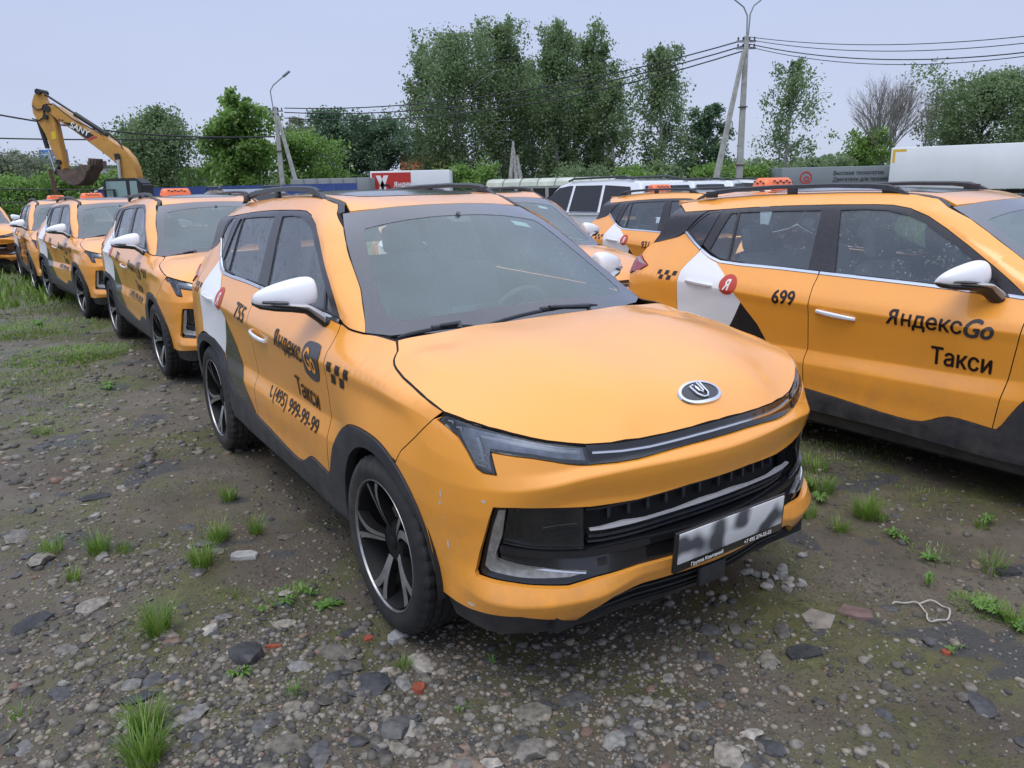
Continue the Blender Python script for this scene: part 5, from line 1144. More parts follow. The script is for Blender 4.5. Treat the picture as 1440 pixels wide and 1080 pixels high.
# ------------------------------------------------------------------ world helpers
_cp, _sp, _cr, _sr = math.cos(PITCH), math.sin(PITCH), math.cos(-ROLL), math.sin(-ROLL)
def at(px, py, Y):
    """point at forward distance Y that the photograph shows at (px, py) of 1440x1080"""
    u, w = px-720, py-540; a = u*_cr-w*_sr; b = u*_sr+w*_cr; up = -b/FOCAL; d = (a/FOCAL, _cp+_sp*up, -_sp+_cp*up)
    return Vector((d[0]/d[1]*Y, Y, CAM_H+d[2]/d[1]*Y))
nr = np.random.RandomState(11)
def vnoise(x, y, s=1.0, seed=0):
    """cheap smooth value noise for numpy arrays, 0..1"""
    x = np.asarray(x)/s+seed*17.3; y = np.asarray(y)/s+seed*9.1; xi = np.floor(x).astype(int); yi = np.floor(y).astype(int); fx = x-xi; fy = y-yi; fx = fx*fx*(3-2*fx); fy = fy*fy*(3-2*fy)
    def hsh(a, b): v = np.sin(a*127.1+b*311.7)*43758.5453; return v-np.floor(v)
    return (hsh(xi, yi)*(1-fx)+hsh(xi+1, yi)*fx)*(1-fy)+(hsh(xi, yi+1)*(1-fx)+hsh(xi+1, yi+1)*fx)*fy
def fbm(x, y, s, seed=0): return .55*vnoise(x, y, s, seed)+.3*vnoise(x, y, s*.47, seed+1)+.15*vnoise(x, y, s*.2, seed+2)
# ------------------------------------------------------------------ ground
def ghl(x, y):
    r = np.hypot(x, y); near = np.clip(1-r/30, 0, 1)
    return (.035*(fbm(x, y, 1.3, 1)-.5)+.018*(fbm(x, y, .35, 5)-.5)+.006*(vnoise(x, y, .07, 8)-.5))*np.clip(near*1.5, 0, 1)-.012
gm = bpy.data.materials.new('wet_dirt'); gm.use_nodes = True; t = gm.node_tree; b = t.nodes['Principled BSDF']; L_ = t.links.new
geo = t.nodes.new('ShaderNodeNewGeometry')
def N(kind, **kw):
    n = t.nodes.new(kind)
    for k, v in kw.items():
        if k in n.inputs: n.inputs[k].default_value = v
        else: setattr(n, k, v)
    return n
def noise(scale, detail=5, rough=.55, dist=0.0): n = N('ShaderNodeTexNoise', Scale=scale, Detail=detail, Roughness=rough, Distortion=dist); L_(geo.outputs['Position'], n.inputs['Vector']); return n.outputs[0]
def ramp(sock, stops):
    r = t.nodes.new('ShaderNodeValToRGB'); L_(sock, r.inputs[0]); e = r.color_ramp.elements
    while len(e) < len(stops): e.new(.5)
    for q, (p, c) in zip(e, stops): q.position = p; q.color = (*c, 1) if len(c) == 3 else c
    return r.outputs[0]
def mixc(f, a, c):
    m_ = t.nodes.new('ShaderNodeMix'); m_.data_type = 'RGBA'
    for s_, v in ((0, f), (6, a), (7, c)):
        if isinstance(v, (int, float)): m_.inputs[s_].default_value = v
        elif isinstance(v, tuple): m_.inputs[s_].default_value = (*v, 1)
        else: L_(v, m_.inputs[s_])
    return m_.outputs[2]
def mr(sock, a, b_, c=0.0, d=1.0): m_ = t.nodes.new('ShaderNodeMapRange'); L_(sock, m_.inputs[0]); m_.inputs[1].default_value = a; m_.inputs[2].default_value = b_; m_.inputs[3].default_value = c; m_.inputs[4].default_value = d; return m_.outputs[0]
dirt = ramp(noise(1.7, 9, .68), [(.28, (.050, .039, .027)), (.5, (.092, .074, .052)), (.72, (.150, .126, .092))])
big = noise(.42, 5, .6, .4)
dirt = mixc(mr(big, .48, .66, 0, .75), dirt, ramp(noise(9, 6, .7), [(.3, (.095, .080, .060)), (.7, (.175, .150, .112))]))
# embedded small grit
v1 = N('ShaderNodeTexVoronoi', Scale=62.0, Randomness=1.0); L_(geo.outputs['Position'], v1.inputs['Vector'])
grit = ramp(v1.outputs['Color'], [(.0, (.03, .028, .026)), (.45, (.06, .052, .044)), (.75, (.13, .11, .088)), (1.0, (.22, .19, .15))])
gmask = t.nodes.new('ShaderNodeMath'); gmask.operation = 'MULTIPLY'; L_(mr(v1.outputs['Distance'], .34, .22), gmask.inputs[0]); L_(mr(noise(1.1, 4), .44, .62, .05, .85), gmask.inputs[1])
c0 = mixc(gmask.outputs[0], dirt, grit)
v2 = N('ShaderNodeTexVoronoi', Scale=24.0, Randomness=1.0); L_(geo.outputs['Position'], v2.inputs['Vector'])
g2 = t.nodes.new('ShaderNodeMath'); g2.operation = 'MULTIPLY'; L_(mr(v2.outputs['Distance'], .30, .20), g2.inputs[0]); L_(mr(noise(.8, 4, .6, .5), .50, .62, 0, .7), g2.inputs[1])
c0 = mixc(g2.outputs[0], c0, ramp(v2.outputs['Color'], [(.0, (.02, .02, .021)), (.5, (.05, .047, .043)), (.85, (.15, .135, .11)), (1.0, (.22, .2, .17))]))
# moss and algae film
moss = mr(noise(1.25, 8, .72, .6), .47, .61, 0, .85)
c0 = mixc(moss, c0, ramp(noise(14, 6, .7), [(.3, (.042, .048, .014)), (.55, (.090, .092, .024)), (.8, (.15, .14, .045))]))
# worn asphalt plates
asp = mr(noise(1.9, 3, .5, .2), .60, .625, 0, .85)
c0 = mixc(asp, c0, ramp(noise(90, 4, .8), [(.3, (.030, .031, .034)), (.7, (.066, .067, .072))]))
# far away: low grass cover
sp_ = t.nodes.new('ShaderNodeVectorMath'); sp_.operation = 'LENGTH'; L_(geo.outputs['Position'], sp_.inputs[0])
far = mr(sp_.outputs['Value'], 16, 30)
fm = t.nodes.new('ShaderNodeMath'); fm.operation = 'MULTIPLY'; L_(far, fm.inputs[0]); L_(mr(noise(.35, 6), .35, .5), fm.inputs[1])
c0 = mixc(fm.outputs[0], c0, ramp(noise(3, 6), [(.3, (.035, .055, .014)), (.7, (.085, .10, .03))]))
L_(c0, b.inputs['Base Color'])
wet = mr(noise(.7, 5, .6, .3), .42, .62, .50, .92); L_(wet, b.inputs['Roughness']); b.inputs['Specular IOR Level'].default_value = .45
bp1 = N('ShaderNodeBump', Strength=.8, Distance=.012)
hsum = t.nodes.new('ShaderNodeMath'); hsum.operation = 'ADD'; L_(noise(28, 8, .75), hsum.inputs[0]); L_(gmask.outputs[0], hsum.inputs[1])
h2_ = t.nodes.new('ShaderNodeMath'); h2_.operation = 'MULTIPLY_ADD'; L_(g2.outputs[0], h2_.inputs[0]); h2_.inputs[1].default_value = 1.6; L_(hsum.outputs[0], h2_.inputs[2])
L_(h2_.outputs[0], bp1.inputs['Height']); L_(bp1.outputs[0], b.inputs['Normal'])
MATS['wet_dirt'] = gm
def build_ground():
    rad = np.concatenate([np.linspace(.3, 6, 210), np.geomspace(6.1, 26, 110), np.geomspace(27, 900, 34)]); ang = np.concatenate([np.linspace(-52, 52, 420), np.linspace(56, 304, 30)])
    A_, R_ = np.meshgrid(np.radians(ang), rad, indexing='ij'); X = R_*np.sin(A_); Y_ = R_*np.cos(A_); Z = ghl(X, Y_)
    na, nr_ = A_.shape; V = np.stack([X.ravel(), Y_.ravel(), Z.ravel()], 1); V = np.vstack([V, [[0, 0, -.012]]])
    i = np.arange(na)[:, None]; j = np.arange(nr_-1)[None]; i2 = (i+1) % na
    F = np.stack([(i*nr_+j), (i*nr_+j+1), (i2*nr_+j+1), (i2*nr_+j)], -1).reshape(-1, 4).tolist()
    F += [(len(V)-1, int(a*nr_), int(((a+1) % na)*nr_)) for a in range(na)]
    me = pydata(V, F); o = link('ground', me, gm); o['kind'] = 'structure'; return o
ground = build_ground()

# ------------------------------------------------------------------ stones
def stone_mesh(seed, flat=.55, sub=1, ang=.35):
    r = random.Random(seed); bm = bmesh.new(); bmesh.ops.create_icosphere(bm, subdivisions=sub, radius=1)
    for v in bm.verts:
        k = 1+r.uniform(-ang, ang)*.6; v.co = Vector((v.co.x*k, v.co.y*k*.8, v.co.z*flat*(1+r.uniform(-.15, .15))))
        if v.co.z > flat*.6: v.co.z = flat*.6+(v.co.z-flat*.6)*.3
    return from_bm(bm, True, R(28))
def stone_mat(name, stops, rough=.8):
    m_ = bpy.data.materials.new(name); m_.use_nodes = True; tt = m_.node_tree; bb = tt.nodes['Principled BSDF']; g = tt.nodes.new('ShaderNodeNewGeometry'); oi = tt.nodes.new('ShaderNodeObjectInfo')
    ad = tt.nodes.new('ShaderNodeMath'); ad.operation = 'ADD'; tt.links.new(g.outputs['Random Per Island'], ad.inputs[0]); tt.links.new(oi.outputs['Random'], ad.inputs[1]); fr = tt.nodes.new('ShaderNodeMath'); fr.operation = 'FRACT'; tt.links.new(ad.outputs[0], fr.inputs[0])
    r = tt.nodes.new('ShaderNodeValToRGB'); e = r.color_ramp.elements; r.color_ramp.interpolation = 'CONSTANT' if False else 'LINEAR'
    while len(e) < len(stops): e.new(.5)
    for q, (p, c) in zip(e, stops): q.position = p; q.color = (*c, 1)
    tt.links.new(fr.outputs[0], r.inputs[0]); n = tt.nodes.new('ShaderNodeTexNoise'); n.inputs['Scale'].default_value = 45; n.inputs['Detail'].default_value = 6; tt.links.new(g.outputs['Position'], n.inputs['Vector'])
    mp2 = tt.nodes.new('ShaderNodeMapRange'); mp2.inputs['From Min'].default_value = .3; mp2.inputs['From Max'].default_value = .7; mp2.inputs['To Min'].default_value = .55; mp2.inputs['To Max'].default_value = 1.35; tt.links.new(n.outputs[0], mp2.inputs[0])
    s = tt.nodes.new('ShaderNodeVectorMath'); s.operation = 'SCALE'; tt.links.new(r.outputs[0], s.inputs[0]); tt.links.new(mp2.outputs[0], s.inputs['Scale']); tt.links.new(s.outputs[0], bb.inputs['Base Color']); bb.inputs['Roughness'].default_value = rough
    bpn = tt.nodes.new('ShaderNodeBump'); bpn.inputs['Strength'].default_value = .5; bpn.inputs['Distance'].default_value = .006; tt.links.new(n.outputs[0], bpn.inputs['Height']); tt.links.new(bpn.outputs[0], bb.inputs['Normal'])
    MATS[name] = m_; return m_
stone_mat('stone', [(0, (.052, .050, .047)), (.30, (.088, .080, .068)), (.50, (.155, .140, .112)), (.68, (.24, .215, .18)), (.80, (.12, .11, .10)), (.93, (.26, .22, .165)), (1.0, (.16, .10, .075))])
stone_mat('dark_stone', [(0, (.034, .035, .038)), (.6, (.060, .061, .064)), (1, (.095, .093, .090))], .62)
stone_mat('pale_stone', [(0, (.13, .13, .125)), (.5, (.22, .21, .19)), (1, (.32, .29, .25))])
def rockiness(x, y):     # how stony the ground is there: a stony belt left of the car, and in front of the right car
    d = np.exp(-((x+1.55+(y-3)*.25)/1.0)**2)*np.clip((y-.9)/1.0, 0, 1)*np.clip((9-y)/4, 0, 1)
    d2 = np.exp(-(((x-1.25)/.85)**2+((y-3.0)/.9)**2))
    d3 = np.exp(-(((x-.0)/.9)**2+((y-1.95)/.45)**2))
    return np.clip(.07+.75*d+.75*d2+.45*d3, 0, 1)*np.clip(fbm(x, y, .8, 21)*2.6-.85, .04, 1.2)
def scatter(n, rmin, rmax, amax=44, pw=1.0, seed=1):
    rs = np.random.RandomState(seed); r = rmin*(rmax/rmin)**(rs.rand(n)**pw); a = np.radians(rs.uniform(-amax, amax, n)); return r*np.sin(a), r*np.cos(a), rs
def mass_mesh(protos, X, Y_, Z, S, rs, sink=.35, tilt=.3, stretch=None):
    """one mesh from many small copies (numpy)"""
    Vs = []; Fs = []; base = 0; pick = rs.randint(0, len(protos), len(X))
    for k, (pv, pf) in enumerate(protos):
        m_ = pick == k; n = m_.sum()
        if not n: continue
        a = rs.uniform(0, 2*math.pi, n); ca, sa = np.cos(a), np.sin(a); s = S[m_]; tx = rs.uniform(-tilt, tilt, n)
        P = pv[None]*s[:, None, None]; x = P[..., 0]*ca[:, None]-P[..., 1]*sa[:, None]; y = P[..., 0]*sa[:, None]+P[..., 1]*ca[:, None]; z = P[..., 2]+x*tx[:, None]*.5
        zb = pv[:, 2].max()*s*(1-2*sink)
        Vn = np.stack([x+X[m_, None], y+Y_[m_, None], z+(Z[m_]+s*pv[:, 2].max()*(1-2*sink)*.5)[:, None]], -1).reshape(-1, 3)
        nf = (np.arange(n)*len(pv))[:, None, None]+pf[None]; Fs.append((nf+base).reshape(-1, pf.shape[1])); Vs.append(Vn); base += len(Vn)
    V = np.vstack(Vs); F = np.vstack(Fs)
    me = bpy.data.meshes.new('mass'); me.vertices.add(len(V)); me.vertices.foreach_set('co', V.astype(np.float32).ravel()); nv = F.shape[1]
    me.loops.add(F.size); me.loops.foreach_set('vertex_index', F.astype(np.int32).ravel()); me.polygons.add(len(F)); me.polygons.foreach_set('loop_start', (np.arange(len(F))*nv).astype(np.int32)); me.polygons.foreach_set('loop_total', np.full(len(F), nv, np.int32)); me.update(calc_edges=True); return me
def proto_arrays(seed, sub=1, flat=.6):
    me = stone_mesh(seed, flat, sub); V = np.array([v.co[:] for v in me.vertices]); F = np.array([list(p.vertices) for p in me.polygons]); bpy.data.meshes.remove(me); return V, F
protos = [proto_arrays(s, 1, f_) for s, f_ in ((1, .7), (2, .55), (3, .8), (4, .45), (5, .6))]
def pebbles(name, n, rmin, rmax, smin, smax, mname, seed, pw=1.0, use_rock=True, sink=.40, bias=1.0, base=0.0):
    x, y, rs = scatter(n, rmin, rmax, seed=seed, pw=pw); k = rs.rand(n) < (np.clip(rockiness(x, y)*bias+base, 0, 1) if use_rock else 1.0)
    x, y = x[k], y[k]; s = smin*(smax/smin)**(rs.rand(len(x))**2.2); me = mass_mesh(protos, x, y, ghl(x, y), s, rs, sink); me.shade_smooth() if False else None
    o = link(name, me, mname); o['kind'] = 'stuff'; return o
tag(pebbles('gravel', 90000, .9, 10, .004, .016, 'stone', 3, bias=1.1, base=.10), 'loose fine gravel and grit lying over the wet dirt', 'gravel')
tag(pebbles('gravel', 20000, 1.0, 13, .010, .030, 'stone', 4, bias=1.0, base=.05), 'small mixed stones strewn over the wet dirt yard', 'gravel')
tag(pebbles('gravel', 7000, 5, 26, .02, .05, 'stone', 5, use_rock=False), 'coarse gravel farther back between the parked rows', 'gravel')
tag(pebbles('gravel', 12000, .9, 5, .004, .012, 'pale_stone', 6, bias=.5), 'pale specks of limestone grit in the mud', 'gravel')
# the stones that can be told apart: children of the ground
STM = [stone_mesh(s, fl, 2, .3) for s, fl in ((11, .5), (12, .62), (13, .38), (14, .55), (15, .75), (16, .3), (17, .24))]
x_, y_, rs_ = scatter(3000, 1.35, 7.0, 40, 1.0, seed=40); kk = rs_.rand(3000) < rockiness(x_, y_)*.75; x_, y_ = x_[kk], y_[kk]
CARBOX = [(POSES['M'], 1.0), (POSES['R'], 1.0)]
def under_car(x, y):
    for (p, w_) in CARBOX:
        dx, dy = x-p[0], y-p[1]; c_, s_ = math.cos(p[2]), math.sin(p[2]); lx, ly = c_*dx+s_*dy, -s_*dx+c_*dy
        if abs(lx) < 2.0 and abs(ly) < .7: return True
        if abs(abs(lx)-1.31) < .25 and abs(abs(ly)-.78) < .22: return True
    return False
cnt_ = 0
for i in range(len(x_)):
    if cnt_ >= 270: break
    x, y = float(x_[i]), float(y_[i])
    if under_car(x, y): continue
    s = rs_.uniform(.016, .040)*(1.0 if rs_.rand() < .88 else 1.8); k = rs_.randint(0, 7); dark = rs_.rand() < .42
    me = STM[k]; o = bpy.data.objects.new('stone', me.copy() if False else me); COL.objects.link(o); o.parent = ground
    if not me.materials: me.materials.append(MATS['stone'])
    o.location = (x, y, float(ghl(x, y))+s*.03); o.rotation_euler = (rs_.uniform(-.25, .25), rs_.uniform(-.25, .25), rs_.uniform(0, 6.3)); o.scale = (s*rs_.uniform(.9, 1.5), s, s*rs_.uniform(.5, .9)); o.material_slots[0].link = 'OBJECT'; o.material_slots[0].material = MATS['dark_stone' if dark else ('pale_stone' if rs_.rand() < .35 else 'stone')]; cnt_ += 1
# notable stones and slabs of the photograph
def slab(name, px, py, w, d, h_, m_, rz, label, cat='stone', pts=None):
    p = ground_at(px, py); bm = bmesh.new(); P = pts or [(-.5, -.35), (-.1, -.5), (.45, -.4), (.5, .1), (.2, .5), (-.35, .42), (-.52, .1)]
    lo_ = [bm.verts.new((a*w*1.06, c*d*1.06, -h_)) for a, c in P]; hi = [bm.verts.new((a*w, c*d, h_*.5+rng.uniform(-.003, .003))) for a, c in P]; n = len(P)
    hi2 = [bm.verts.new((a*w*.93, c*d*.93, h_*.62+rng.uniform(-.002, .002))) for a, c in P]
    for i in range(n): bm.faces.new((lo_[i], lo_[(i+1) % n], hi[(i+1) % n], hi[i])); bm.faces.new((hi[i], hi[(i+1) % n], hi2[(i+1) % n], hi2[i]))
    bm.faces.new(hi2); o = link(name, from_bm(bm, True, R(25)), m_); o.location = (p[0], p[1], float(ghl(p[0], p[1]))); o.rotation_euler = (rng.uniform(-.06, .06), rng.uniform(-.06, .06), rz); return tag(o, label, cat)
def ground_at(px, py):
    a, b_ = at(px, py, 1.0), Vector((0, 0, CAM_H)); d = a-b_; k = -(CAM_H+.012)/d.z; return (d.x*k, d.y*k)
mat('slab_grey', (.20, .175, .145), rough=.85, noise=(18, .3), bump=(60, .4)); mat('slab_rose', (.15, .095, .085), rough=.85, noise=(18, .3), bump=(60, .4)); mat('asphalt_lump', (.028, .029, .032), rough=.75, noise=(30, .4), bump=(90, .9)); mat('brick_red', (.26, .06, .03), rough=.9, noise=(25, .3), bump=(60, .5)); mat('pale_rock', (.30, .30, .29), rough=.8, noise=(20, .3), bump=(50, .6))
slab('flat_stone', 1152, 868, .155, .13, .012, 'slab_grey', .4, 'flat grey-brown slab of stone lying in front of the parked taxi', pts=[(-.5, -.3), (-.05, -.5), (.5, -.05), (.15, .5), (-.3, .35)])
slab('flat_stone', 1203, 858, .13, .095, .012, 'slab_rose', -.5, 'flat reddish-purple slab beside the grey-brown slab', pts=[(-.5, -.4), (.1, -.5), (.5, -.2), (.42, .45), (-.35, .4)])
slab('asphalt_lump', 1130, 915, .13, .08, .018, 'asphalt_lump', .2, 'broken dark asphalt piece just in front of the flat slabs', 'rubble')
slab('asphalt_lump', 45, 880, .15, .10, .02, 'asphalt_lump', 1.2, 'wide dark asphalt plate near the left edge of the yard', 'rubble')
slab('asphalt_lump', 1418, 803, .10, .06, .03, 'asphalt_lump', .1, 'small black asphalt lump at the right edge of the yard', 'rubble')
slab('asphalt_lump', 135, 700, .16, .09, .02, 'asphalt_lump', .7, 'long dark asphalt plate left of the near grass tufts', 'rubble')
slab('pale_rock', 560, 897, .09, .06, .03, 'pale_rock', .9, 'pale grey rock right under the front bumper corner near the wheel', 'stone')
slab('pale_rock', 345, 785, .12, .07, .03, 'pale_rock', .1, 'pale grey flat rock between the grass tufts beside the front wheel', 'stone')
slab('brick_fragment', 518, 900, .035, .03, .015, 'brick_red', .5, 'orange-red brick crumb beside the front tyre', 'brick')
slab('brick_fragment', 589, 970, .05, .045, .02, 'brick_red', 1.5, 'orange-red brick crumb in the gravel before the bumper', 'brick')
slab('brick_fragment', 385, 912, .06, .02, .012, 'brick_red', .1, 'narrow reddish brick sliver among stones left of the front wheel', 'brick')
slab('brick_fragment', 1330, 917, .03, .03, .015, 'brick_red', .1, 'small red brick crumb right of the white cable loop', 'brick')
# pile of fist-sized pale stones before the right bumper corner: all children of the ground
for i in range(18):
    px, py = 1085+rs_.uniform(-38, 45), 800+rs_.uniform(-22, 28); p = ground_at(px, py); s = rs_.uniform(.014, .032); me = STM[rs_.randint(0, 5)]; o = bpy.data.objects.new('stone', me); COL.objects.link(o); o.parent = ground
    o.location = (p[0], p[1], float(ghl(p[0], p[1]))+s*.25); o.rotation_euler = (rs_.uniform(-.4, .4), rs_.uniform(-.4, .4), rs_.uniform(0, 6.3)); o.scale = (s*1.25, s, s); o.material_slots[0].link = 'OBJECT'; o.material_slots[0].material = MATS['pale_stone']
# white cable loop
bm = bmesh.new(); cp_ = [(1255, 850), (1275, 846), (1292, 850), (1304, 862), (1302, 872), (1315, 877), (1333, 872), (1337, 860), (1325, 850), (1305, 846), (1288, 849)]; cpts = [ground_at(a, c_) for a, c_ in smooth_poly(cp_, 2, False)]
tube(bm, [(x, y, float(ghl(x, y))+.010+.006*math.sin(i*.9)) for i, (x, y) in enumerate(cpts)], .0036, 8); tag(link('cable', from_bm(bm), mat('cable_white', (.38, .36, .31), .6)), 'off-white cable curled in a loop on the mud', 'cable')

# ------------------------------------------------------------------ grass and weeds
def leaf_mat(name, stops, trans=.35, rough=.55):
    m_ = bpy.data.materials.new(name); m_.use_nodes = True; tt = m_.node_tree; tt.nodes.clear(); o = tt.nodes.new('ShaderNodeOutputMaterial'); g = tt.nodes.new('ShaderNodeNewGeometry'); n = tt.nodes.new('ShaderNodeTexNoise'); n.inputs['Scale'].default_value = .55 if 'tree' in name else 6; n.inputs['Detail'].default_value = 3; tt.links.new(g.outputs['Position'], n.inputs['Vector'])
    ad = tt.nodes.new('ShaderNodeMath'); ad.operation = 'MULTIPLY_ADD'; tt.links.new(g.outputs['Random Per Island'], ad.inputs[0]); ad.inputs[1].default_value = .5; mm = tt.nodes.new('ShaderNodeMapRange'); mm.inputs['From Min'].default_value = .3; mm.inputs['From Max'].default_value = .7; mm.inputs['To Max'].default_value = .5; tt.links.new(n.outputs[0], mm.inputs[0]); tt.links.new(mm.outputs[0], ad.inputs[2])
    r = tt.nodes.new('ShaderNodeValToRGB'); e = r.color_ramp.elements
    while len(e) < len(stops): e.new(.5)
    for q, (p, c) in zip(e, stops): q.position = p; q.color = (*c, 1)
    tt.links.new(ad.outputs[0], r.inputs[0]); d = tt.nodes.new('ShaderNodeBsdfDiffuse'); tr = tt.nodes.new('ShaderNodeBsdfTranslucent'); gl = tt.nodes.new('ShaderNodeBsdfGlossy'); gl.inputs['Roughness'].default_value = rough
    tt.links.new(r.outputs[0], d.inputs[0]); tt.links.new(r.outputs[0], tr.inputs[0]); a = tt.nodes.new('ShaderNodeMixShader'); a.inputs[0].default_value = trans; tt.links.new(d.outputs[0], a.inputs[1]); tt.links.new(tr.outputs[0], a.inputs[2]); a2 = tt.nodes.new('ShaderNodeMixShader'); a2.inputs[0].default_value = .05; tt.links.new(a.outputs[0], a2.inputs[1]); tt.links.new(gl.outputs[0], a2.inputs[2]); tt.links.new(a2.outputs[0], o.inputs[0]); MATS[name] = m_; return m_
leaf_mat('grass_blade', [(0, (.085, .165, .022)), (.5, (.15, .27, .035)), (.85, (.24, .34, .06)), (1, (.34, .32, .12))])
leaf_mat('weed_leaf', [(0, (.07, .16, .02)), (.6, (.12, .25, .03)), (1, (.2, .28, .06))])
def blades_mesh(B):
    """B rows: x y z height lean_dir lean width -> curved 3-segment blades"""
    n = len(B); x, y, z, h_, a, le, w = B.T; px_, py_ = -np.sin(a), np.cos(a); V = np.zeros((n, 7, 3)); ts = [0, .4, .75, 1]
    for k, tt in enumerate(ts):
        bx = x+np.cos(a)*le*tt**1.8; by = y+np.sin(a)*le*tt**1.8; bz = z+h_*(tt-.25*tt*tt*(le/np.maximum(h_, 1e-3)))
        ww = w*(1-tt**1.6)*.5
        if k < 3:
            V[:, 2*k] = np.stack([bx-px_*ww, by-py_*ww, bz], -1); V[:, 2*k+1] = np.stack([bx+px_*ww, by+py_*ww, bz], -1)
        else: V[:, 6] = np.stack([bx, by, bz], -1)
    f = np.array([(0, 1, 3), (0, 3, 2), (2, 3, 5), (2, 5, 4), (4, 5, 6)]); F = (np.arange(n)*7)[:, None, None]+f[None]; F = F.reshape(-1, 3); V = V.reshape(-1, 3)
    me = bpy.data.meshes.new('blades'); me.vertices.add(len(V)); me.vertices.foreach_set('co', V.astype(np.float32).ravel()); me.loops.add(F.size); me.loops.foreach_set('vertex_index', F.astype(np.int32).ravel()); me.polygons.add(len(F)); me.polygons.foreach_set('loop_start', (np.arange(len(F))*3).astype(np.int32)); me.polygons.foreach_set('loop_total', np.full(len(F), 3, np.int32)); me.update(calc_edges=True); return me
rg_ = np.random.RandomState(5); rows = []
def clump(cx, cy, n, rad, hh, lean, w=.0035):
    r = rad*np.sqrt(rg_.rand(n))*.6; a0 = rg_.uniform(0, 6.28, n); x = cx+r*np.cos(a0); y = cy+r*np.sin(a0); h_ = hh*rg_.uniform(.45, 1.1, n); a = a0+rg_.uniform(-.9, .9, n)
    rows.append(np.stack([x, y, ghl(x, y)-.004, h_, a, lean*rg_.uniform(.15, 1.1, n), w*rg_.uniform(.7, 1.4, n)], 1))
for (px, py, n, rad, hh) in ((140, 778, 80, .06, .11), (225, 895, 110, .055, .13), (285, 798, 100, .06, .11), (308, 762, 90, .06, .09), (322, 705, 70, .06, .08), (360, 752, 45, .04, .10), (208, 1030, 120, .06, .10), (205, 1072, 120, .07, .11), (105, 815, 35, .05, .06), (73, 778, 60, .07, .08), (415, 978, 22, .04, .05), (175, 775, 30, .05, .05), (1218, 728, 160, .08, .10), (1180, 746, 50, .06, .06), (1150, 690, 120, .12, .08), (1135, 725, 60, .06, .06), (1395, 800, 40, .08, .08), (1430, 875, 60, .06, .07), (1240, 735, 25, .05, .04), (565, 940, 30, .05, .04), (1145, 660, 90, .12, .07), (330, 835, 18, .1, .03), (30, 1010, 14, .04, .05), (60, 610, 40, .10, .06), (1380, 745, 30, .05, .05)):
    p = ground_at(px, py); clump(p[0], p[1], int(n*1.5), rad*1.15, hh*1.35, hh*.85, .0046)
for (px, py, n, rad, hh) in ((60, 430, 900, 1.1, .10), (100, 500, 1800, .60, .07), (40, 465, 1600, .9, .09), (150, 548, 260, .30, .05), (110, 575, 300, .35, .04), (55, 560, 400, .45, .05), (25, 540, 900, .5, .06), (135, 500, 900, .35, .08), (60, 520, 1200, .7, .06), (90, 545, 700, .5, .05), (30, 500, 300, .6, .05), (35, 435, 900, 1.6, .18), (15, 400, 1600, 2.2, .24), (40, 415, 1200, 1.5, .18), (400, 850, 420, .17, .022), (420, 838, 200, .12, .03), (1380, 850, 420, .11, .035), (1310, 780, 90, .12, .04), (1160, 650, 400, .35, .05), (1260, 660, 160, .35, .04), (100, 640, 200, .3, .03), (45, 600, 300, .3, .04), (180, 610, 120, .25, .03), (20, 470, 900, .6, .08), (120, 470, 700, .5, .06), (80, 585, 400, .4, .04), (1200, 640, 160, .3, .05), (1280, 700, 90, .25, .04), (160, 720, 90, .25, .03), (60, 760, 90, .2, .03), (250, 760, 90, .2, .025), (1330, 740, 90, .25, .03), (290, 700, 60, .2, .03)):
    p = ground_at(px, py); clump(p[0], p[1], int(n*(.85 if rad > .3 else 1)), rad*1.7, hh*.75, hh*.8, .0045 if rad < .6 else .008)
# thin scatter of tiny seedlings over mossy spots and the tall verge far left and behind
x, y, rs2 = scatter(9000, 1.4, 12, 44, .9, seed=77); m_ = fbm(x, y, .8, 33) > .60; x, y = x[m_], y[m_]; n = len(x); a = rs2.uniform(0, 6.28, n)
rows.append(np.stack([x, y, ghl(x, y)-.003, rs2.uniform(.008, .03, n), a, rs2.uniform(.005, .02, n), rs2.uniform(.003, .006, n)], 1))
x, y, rs2 = scatter(26000, 14, 60, 44, 1.0, seed=78); m_ = fbm(x, y, 4, 35) > .42; x, y = x[m_], y[m_]; n = len(x); a = rs2.uniform(0, 6.28, n)
rows.append(np.stack([x, y, ghl(x, y)-.01, rs2.uniform(.10, .35, n), a, rs2.uniform(.05, .25, n), rs2.uniform(.02, .05, n)], 1))
go = link('grass', blades_mesh(np.vstack(rows)), 'grass_blade'); go['kind'] = 'stuff'; tag(go, 'sparse bright green grass tufts growing through the stony dirt', 'grass')
